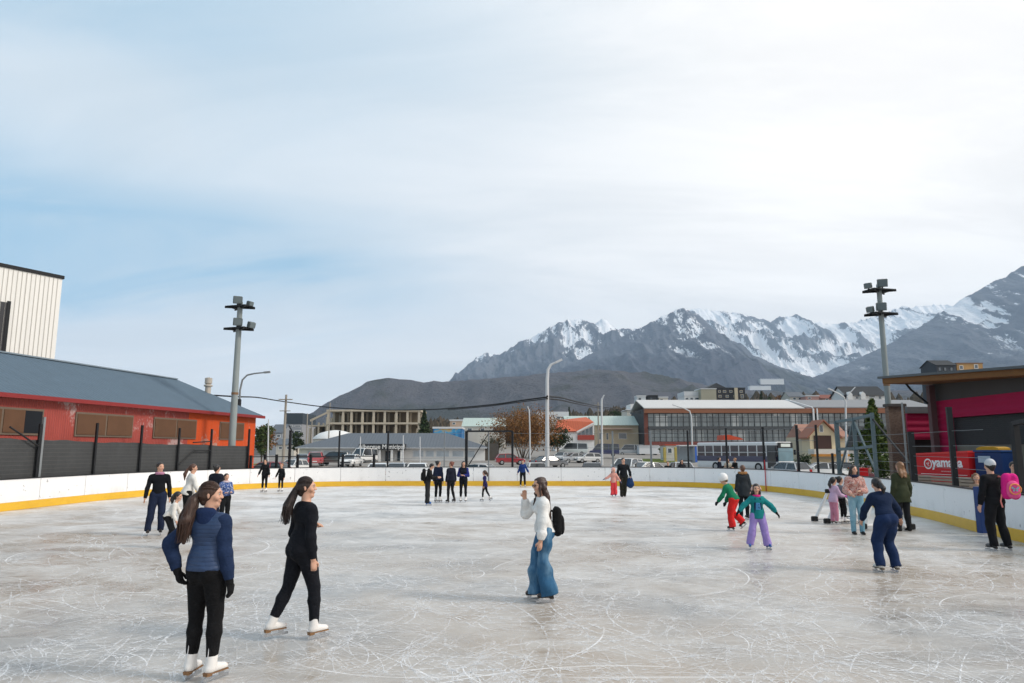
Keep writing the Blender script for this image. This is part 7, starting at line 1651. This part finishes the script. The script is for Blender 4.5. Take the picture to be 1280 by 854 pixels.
person('girl in an open teal jacket and lilac snow trousers with arms spread, facing us', (949, 687), 605, 176, head_yaw=-3, head_pitch=-2, child=True, top=('puffy', (0.012, 0.19, 0.20)), hem=-.085, pants=('snow', (0.33, 0.24, 0.56)), hair=('long', BLKH, .04), hat=('earmuffs', (0.66, 0.42, 0.36)), scarf=(0.62, 0.03, 0.21), shoes=BLS, gloves=(0.008, 0.008, 0.009), arms=(((-.78, .12, -.72), (-.62, .2, -.85)), ((.80, .12, -.66), (.62, .3, -.62))), legs=(((-.20, .06, -1), (-.20, -.06, -1)), ((.20, .06, -1), (.20, -.06, -1))), foot_yaw=(18, -18), extra=shirt_front)
# -- right group
person('girl in a lilac coat and pink trousers holding the white skating aid', (1044, 656), 596.5, -72, head_yaw=-10, lean=6, child=True, top=('parka', (0.52, 0.36, 0.50)), hem=-.10, pants=('trousers', (0.50, 0.20, 0.28)), hair=('pony', BLKH, .16), shoes=WHS, gloves=(0.45, 0.10, 0.30), arms=(((-.1, .4, -1), (.05, .95, -.25)), ((.1, .4, -1), (-.05, .95, -.25))))
person('small child in a grey top and dark trousers next to the lilac coat', (1055, 655), 595.5, -88, head_yaw=-5, child=True, top=('jacket', (0.16, 0.17, 0.19)), hem=-.02, pants=('leggings', BLK_), hair=('bun', BLKH), shoes=WHS, gloves=(0.35, 0.04, 0.06), arms=(((-.15, .3, -1), (.1, .8, -.5)), ((.15, .3, -1), (-.1, .8, -.5))), legs=(((-.05, .15, -1), (-.05, -.05, -1)), ((.06, .2, -1), (.05, -.1, -1))))
person('woman in a pink patterned jacket and light jeans with long dark hair and black boots', (1073, 668), 581.5, 172, head_yaw=16, top=('puffy', (0.48, 0.24, 0.20)), ptop='print', c2=(0.56, 0.40, 0.36), build=.92, hem=.01, pants=('slim', (0.17, 0.33, 0.42)), ppants='denim', pc2=(0.34, 0.48, 0.55), hair=('long', DKB, .11), shoes=BOOT, scarf=(0.015, 0.02, 0.05), arms=(((-.28, .05, -1), (.65, .6, .0)), ((.28, .1, -1), (-.2, .8, -.3))), legs=(((-.02, .06, -1), (-.02, -.02, -1)), ((.01, .0, -1), (.0, -.04, -1))))
person('woman in an olive green parka with wavy brown hair, back to the camera', (1131, 664), 577.5, 8, head_yaw=12, top=('parka', (0.040, 0.046, 0.024)), hem=-.13, pants=('slim', (0.02, 0.02, 0.022)), hair=('long', (0.20, 0.095, 0.04), .05, ()), shoes=BOOT, arms=(((-.18, 0, -1), (-.05, .3, -1)), ((.26, .05, -1), (.15, .3, -1))), legs=(((-.06, .03, -1), (-.05, -.02, -1)), ((.06, .05, -1), (.05, -.05, -1))))
person('woman in navy blue trousers and jumper skating away with dark tied hair', (1111, 716), 599, 6, head_pitch=14, lean=20, build=1.14, top=('sweater', (0.010, 0.020, 0.052)), hem=.03, pants=('trousers', (0.012, 0.026, 0.075)), hair=('longpony', BLKH, .10, 0.01), shoes=('skate', (0.62, 0.60, 0.57), (0.12, 0.1, 0.08)), arms=(((-.38, .28, -.85), (.10, .55, -.75)), ((.62, .12, -.75), (.50, .42, -.78))), legs=(((-.13, .30, -1), (-.14, -.34, -1)), ((.03, .33, -1), (.04, -.36, -1))), foot_yaw=(10, -6))
person('man in black with a white topped cap on grey hockey skates, at the right boards', (1252, 689), 575.5, 16, head_yaw=-6, lean=3, female=False, top=('jacket', (0.010, 0.010, 0.012)), hem=-.04, pants=('trousers', (0.011, 0.011, 0.013)), hair=('short', BLKH), hat=('beanie', (0.55, 0.56, 0.58)), shoes=('skate', (0.10, 0.10, 0.105), (0.03, 0.03, 0.03)), arms=(((-.22, .05, -1), (-.10, .2, -1)), ((.25, .05, -1), (.25, .45, -.8))), legs=(((-.08, .10, -1), (-.02, -.10, -1)), ((.08, .02, -1), (.12, -.16, -1))), extra=keep('capman'))
def bystander(label, px, top_py, Y, yaw, z0, **k):
    person(label, None, top_py, yaw, ground=Vector((xat(px, Y, 1.5), Y, z0)), z0=z0, shoes=BOOT, **k)
bystander('brown curly haired child looking over the boards beside the man with the cap', 1219, 592, 18.8, 150, 0.0, hair=('curly', (0.16, 0.08, 0.035)), top=('jacket', (0.30, 0.22, 0.16)), child=True)
bystander('man with dark hair facing the cap man from behind the boards', 1267.5, 577.5, 17.2, 160, 0.0, hair=('short', DKB), female=False, top=('jacket', (0.02, 0.02, 0.024)))
bystander('onlooker in black outside the far boards, left of two below the kiosk', 834.5, 576.5, 43, 170, -0.3, hair=('short', BLKH), top=('jacket', BLK_))
bystander('onlooker with long dark hair outside the far boards, right of two below the kiosk', 852, 574.5, 43, 175, -0.3, hair=('long', BLKH, .06), top=('jacket', (0.02, 0.02, 0.025)))
bystander('small onlooker in pink behind the blue-grey steel cage frame', 1086.5, 583, 28.5, 175, -0.05, hair=('short', BRN), top=('jacket', (0.25, 0.10, 0.11)), child=True)
# -- bags
def world_of(body, v): return Matrix.Translation(body.location) @ Matrix.Rotation(body.rotation_euler.z, 4, 'Z') @ Vector(v)
for nm, body, c in bag_jobs:
    yw = math.degrees(body.rotation_euler.z)
    if nm == 'hoodie': rucksack('black rucksack worn by the teenager on blue skates', 'backpack', (0.010, 0.010, 0.011), (0.014, 0.014, 0.015), world_of(body, c['T'](0, -.125, .135)), yw)
    elif nm == 'man':
        p = world_of(body, c['J']['wr', 0]); root = empty('carry_bag', p, R(yw)); tag(root, 'dark blue bag hanging from the arm of the man in black', 'bag')
        q = Group(); q.add((0.02, .04, -.30), (0.02, .04, -.14), .17, .12, sq=[((0, 1, 0), .55)], k=.03); sdf_obj('bag', [q], .017, cloth((0.012, 0.035, 0.10)), root, noise=.006); MB().tube([(-.06, .04, -.1), (-.03, .02, .02), (.07, .02, .02), (.10, .04, -.1)], .012, 6).build('handle', cloth((0.01, 0.02, 0.05)), root)
    else:
        root, po_ = rucksack('bright pink school bag with orange trim on the back of the man with the cap', 'school_bag', (0.68, 0.02, 0.22), (0.75, 0.10, 0.28), world_of(body, c['T'](.075, -.16, .15)), yw-22, .36, .22, .46, strap=(0.75, 0.22, 0.20))
        mb = MB(); ring = [(.105*math.cos(2*math.pi*k/20), -.155-.012*math.cos(4*math.pi*k/20), -.055+.10*math.sin(2*math.pi*k/20)) for k in range(21)]; mb.tube(ring, .012, 6); mb.build('piping', cloth((0.78, 0.30, 0.10)), root)
        mb = MB()
        for sx in (-1, 1):
            mb.poly([(0, -.172, -.045), (sx*.065, -.168, .0), (sx*.075, -.166, -.035), (sx*.04, -.17, -.055)]); mb.poly([(0, -.172, -.055), (sx*.045, -.169, -.065), (sx*.05, -.168, -.10), (sx*.015, -.171, -.09)])
        mb.build('patch', flat((0.20, 0.35, 0.42), .5), po_)
        MB().tube([(-.16, .02, -.16), (-.19, .03, -.30), (-.17, .02, -.42)], .014, 6).build('loose_strap', cloth((0.78, 0.25, 0.22)), root)
b3 = P3; f3 = None
rk, _ = rucksack('small black rucksack on the back of the woman in the white blouse', 'backpack', (0.009, 0.009, 0.010), (0.013, 0.013, 0.014), b3.location+Vector((0.195, 0.02, 1.045)), 95, .26, .15, .35)
# -- skating aids: white tube frames with black corners
def skate_aid(x, y, yaw, label):
    root = empty('skating_aid', (x, y, 0), R(yaw)); root.scale = (1.2, 1.25, 1.12); tag(root, label, 'skating aid', 'white tube skating aids'); MT = flat((0.72, 0.71, 0.70), 0.35, 0.08, 6); MK = flat((0.015, 0.015, 0.016), 0.5)
    for sx in (-1, 1):
        MB().tube([(sx*.27, -.42, .07), (sx*.27, .42, .07)], .04, 8).build('runner', MT, root); MB().tube([(sx*.27, .36, .09), (sx*.23, -.02, .74)], .038, 8).build('leg', MT, root); MB().tube([(sx*.27, -.36, .09), (sx*.23, -.06, .74)], .038, 8).build('leg', MT, root)
        for sy in (-1, 1): MB().bbox(sx*.27-.045, sx*.27+.045, sy*.40-.07, sy*.40+.07, .012, .13, .015).build('corner_foot', MK, root)
        MB().bbox(sx*.23-.045, sx*.23+.045, -.12, .06, .70, .80, .015).build('corner_joint', MK, root)
    MB().tube([(-.20, -.03, .76), (.20, -.03, .76)], .026, 8).build('handle', MK, root); MB().tube([(-.27, .38, .075), (.27, .38, .075)], .036, 8).build('crossbar', MT, root)
g_ = gnd(1049, 654); skate_aid(g_.x+0.05, g_.y+0.18, -84, 'white skating aid frame held by the girl in the lilac coat')
g_ = gnd(1110, 662); skate_aid(g_.x, g_.y, -60, 'white skating aid frame standing by the olive green parka')
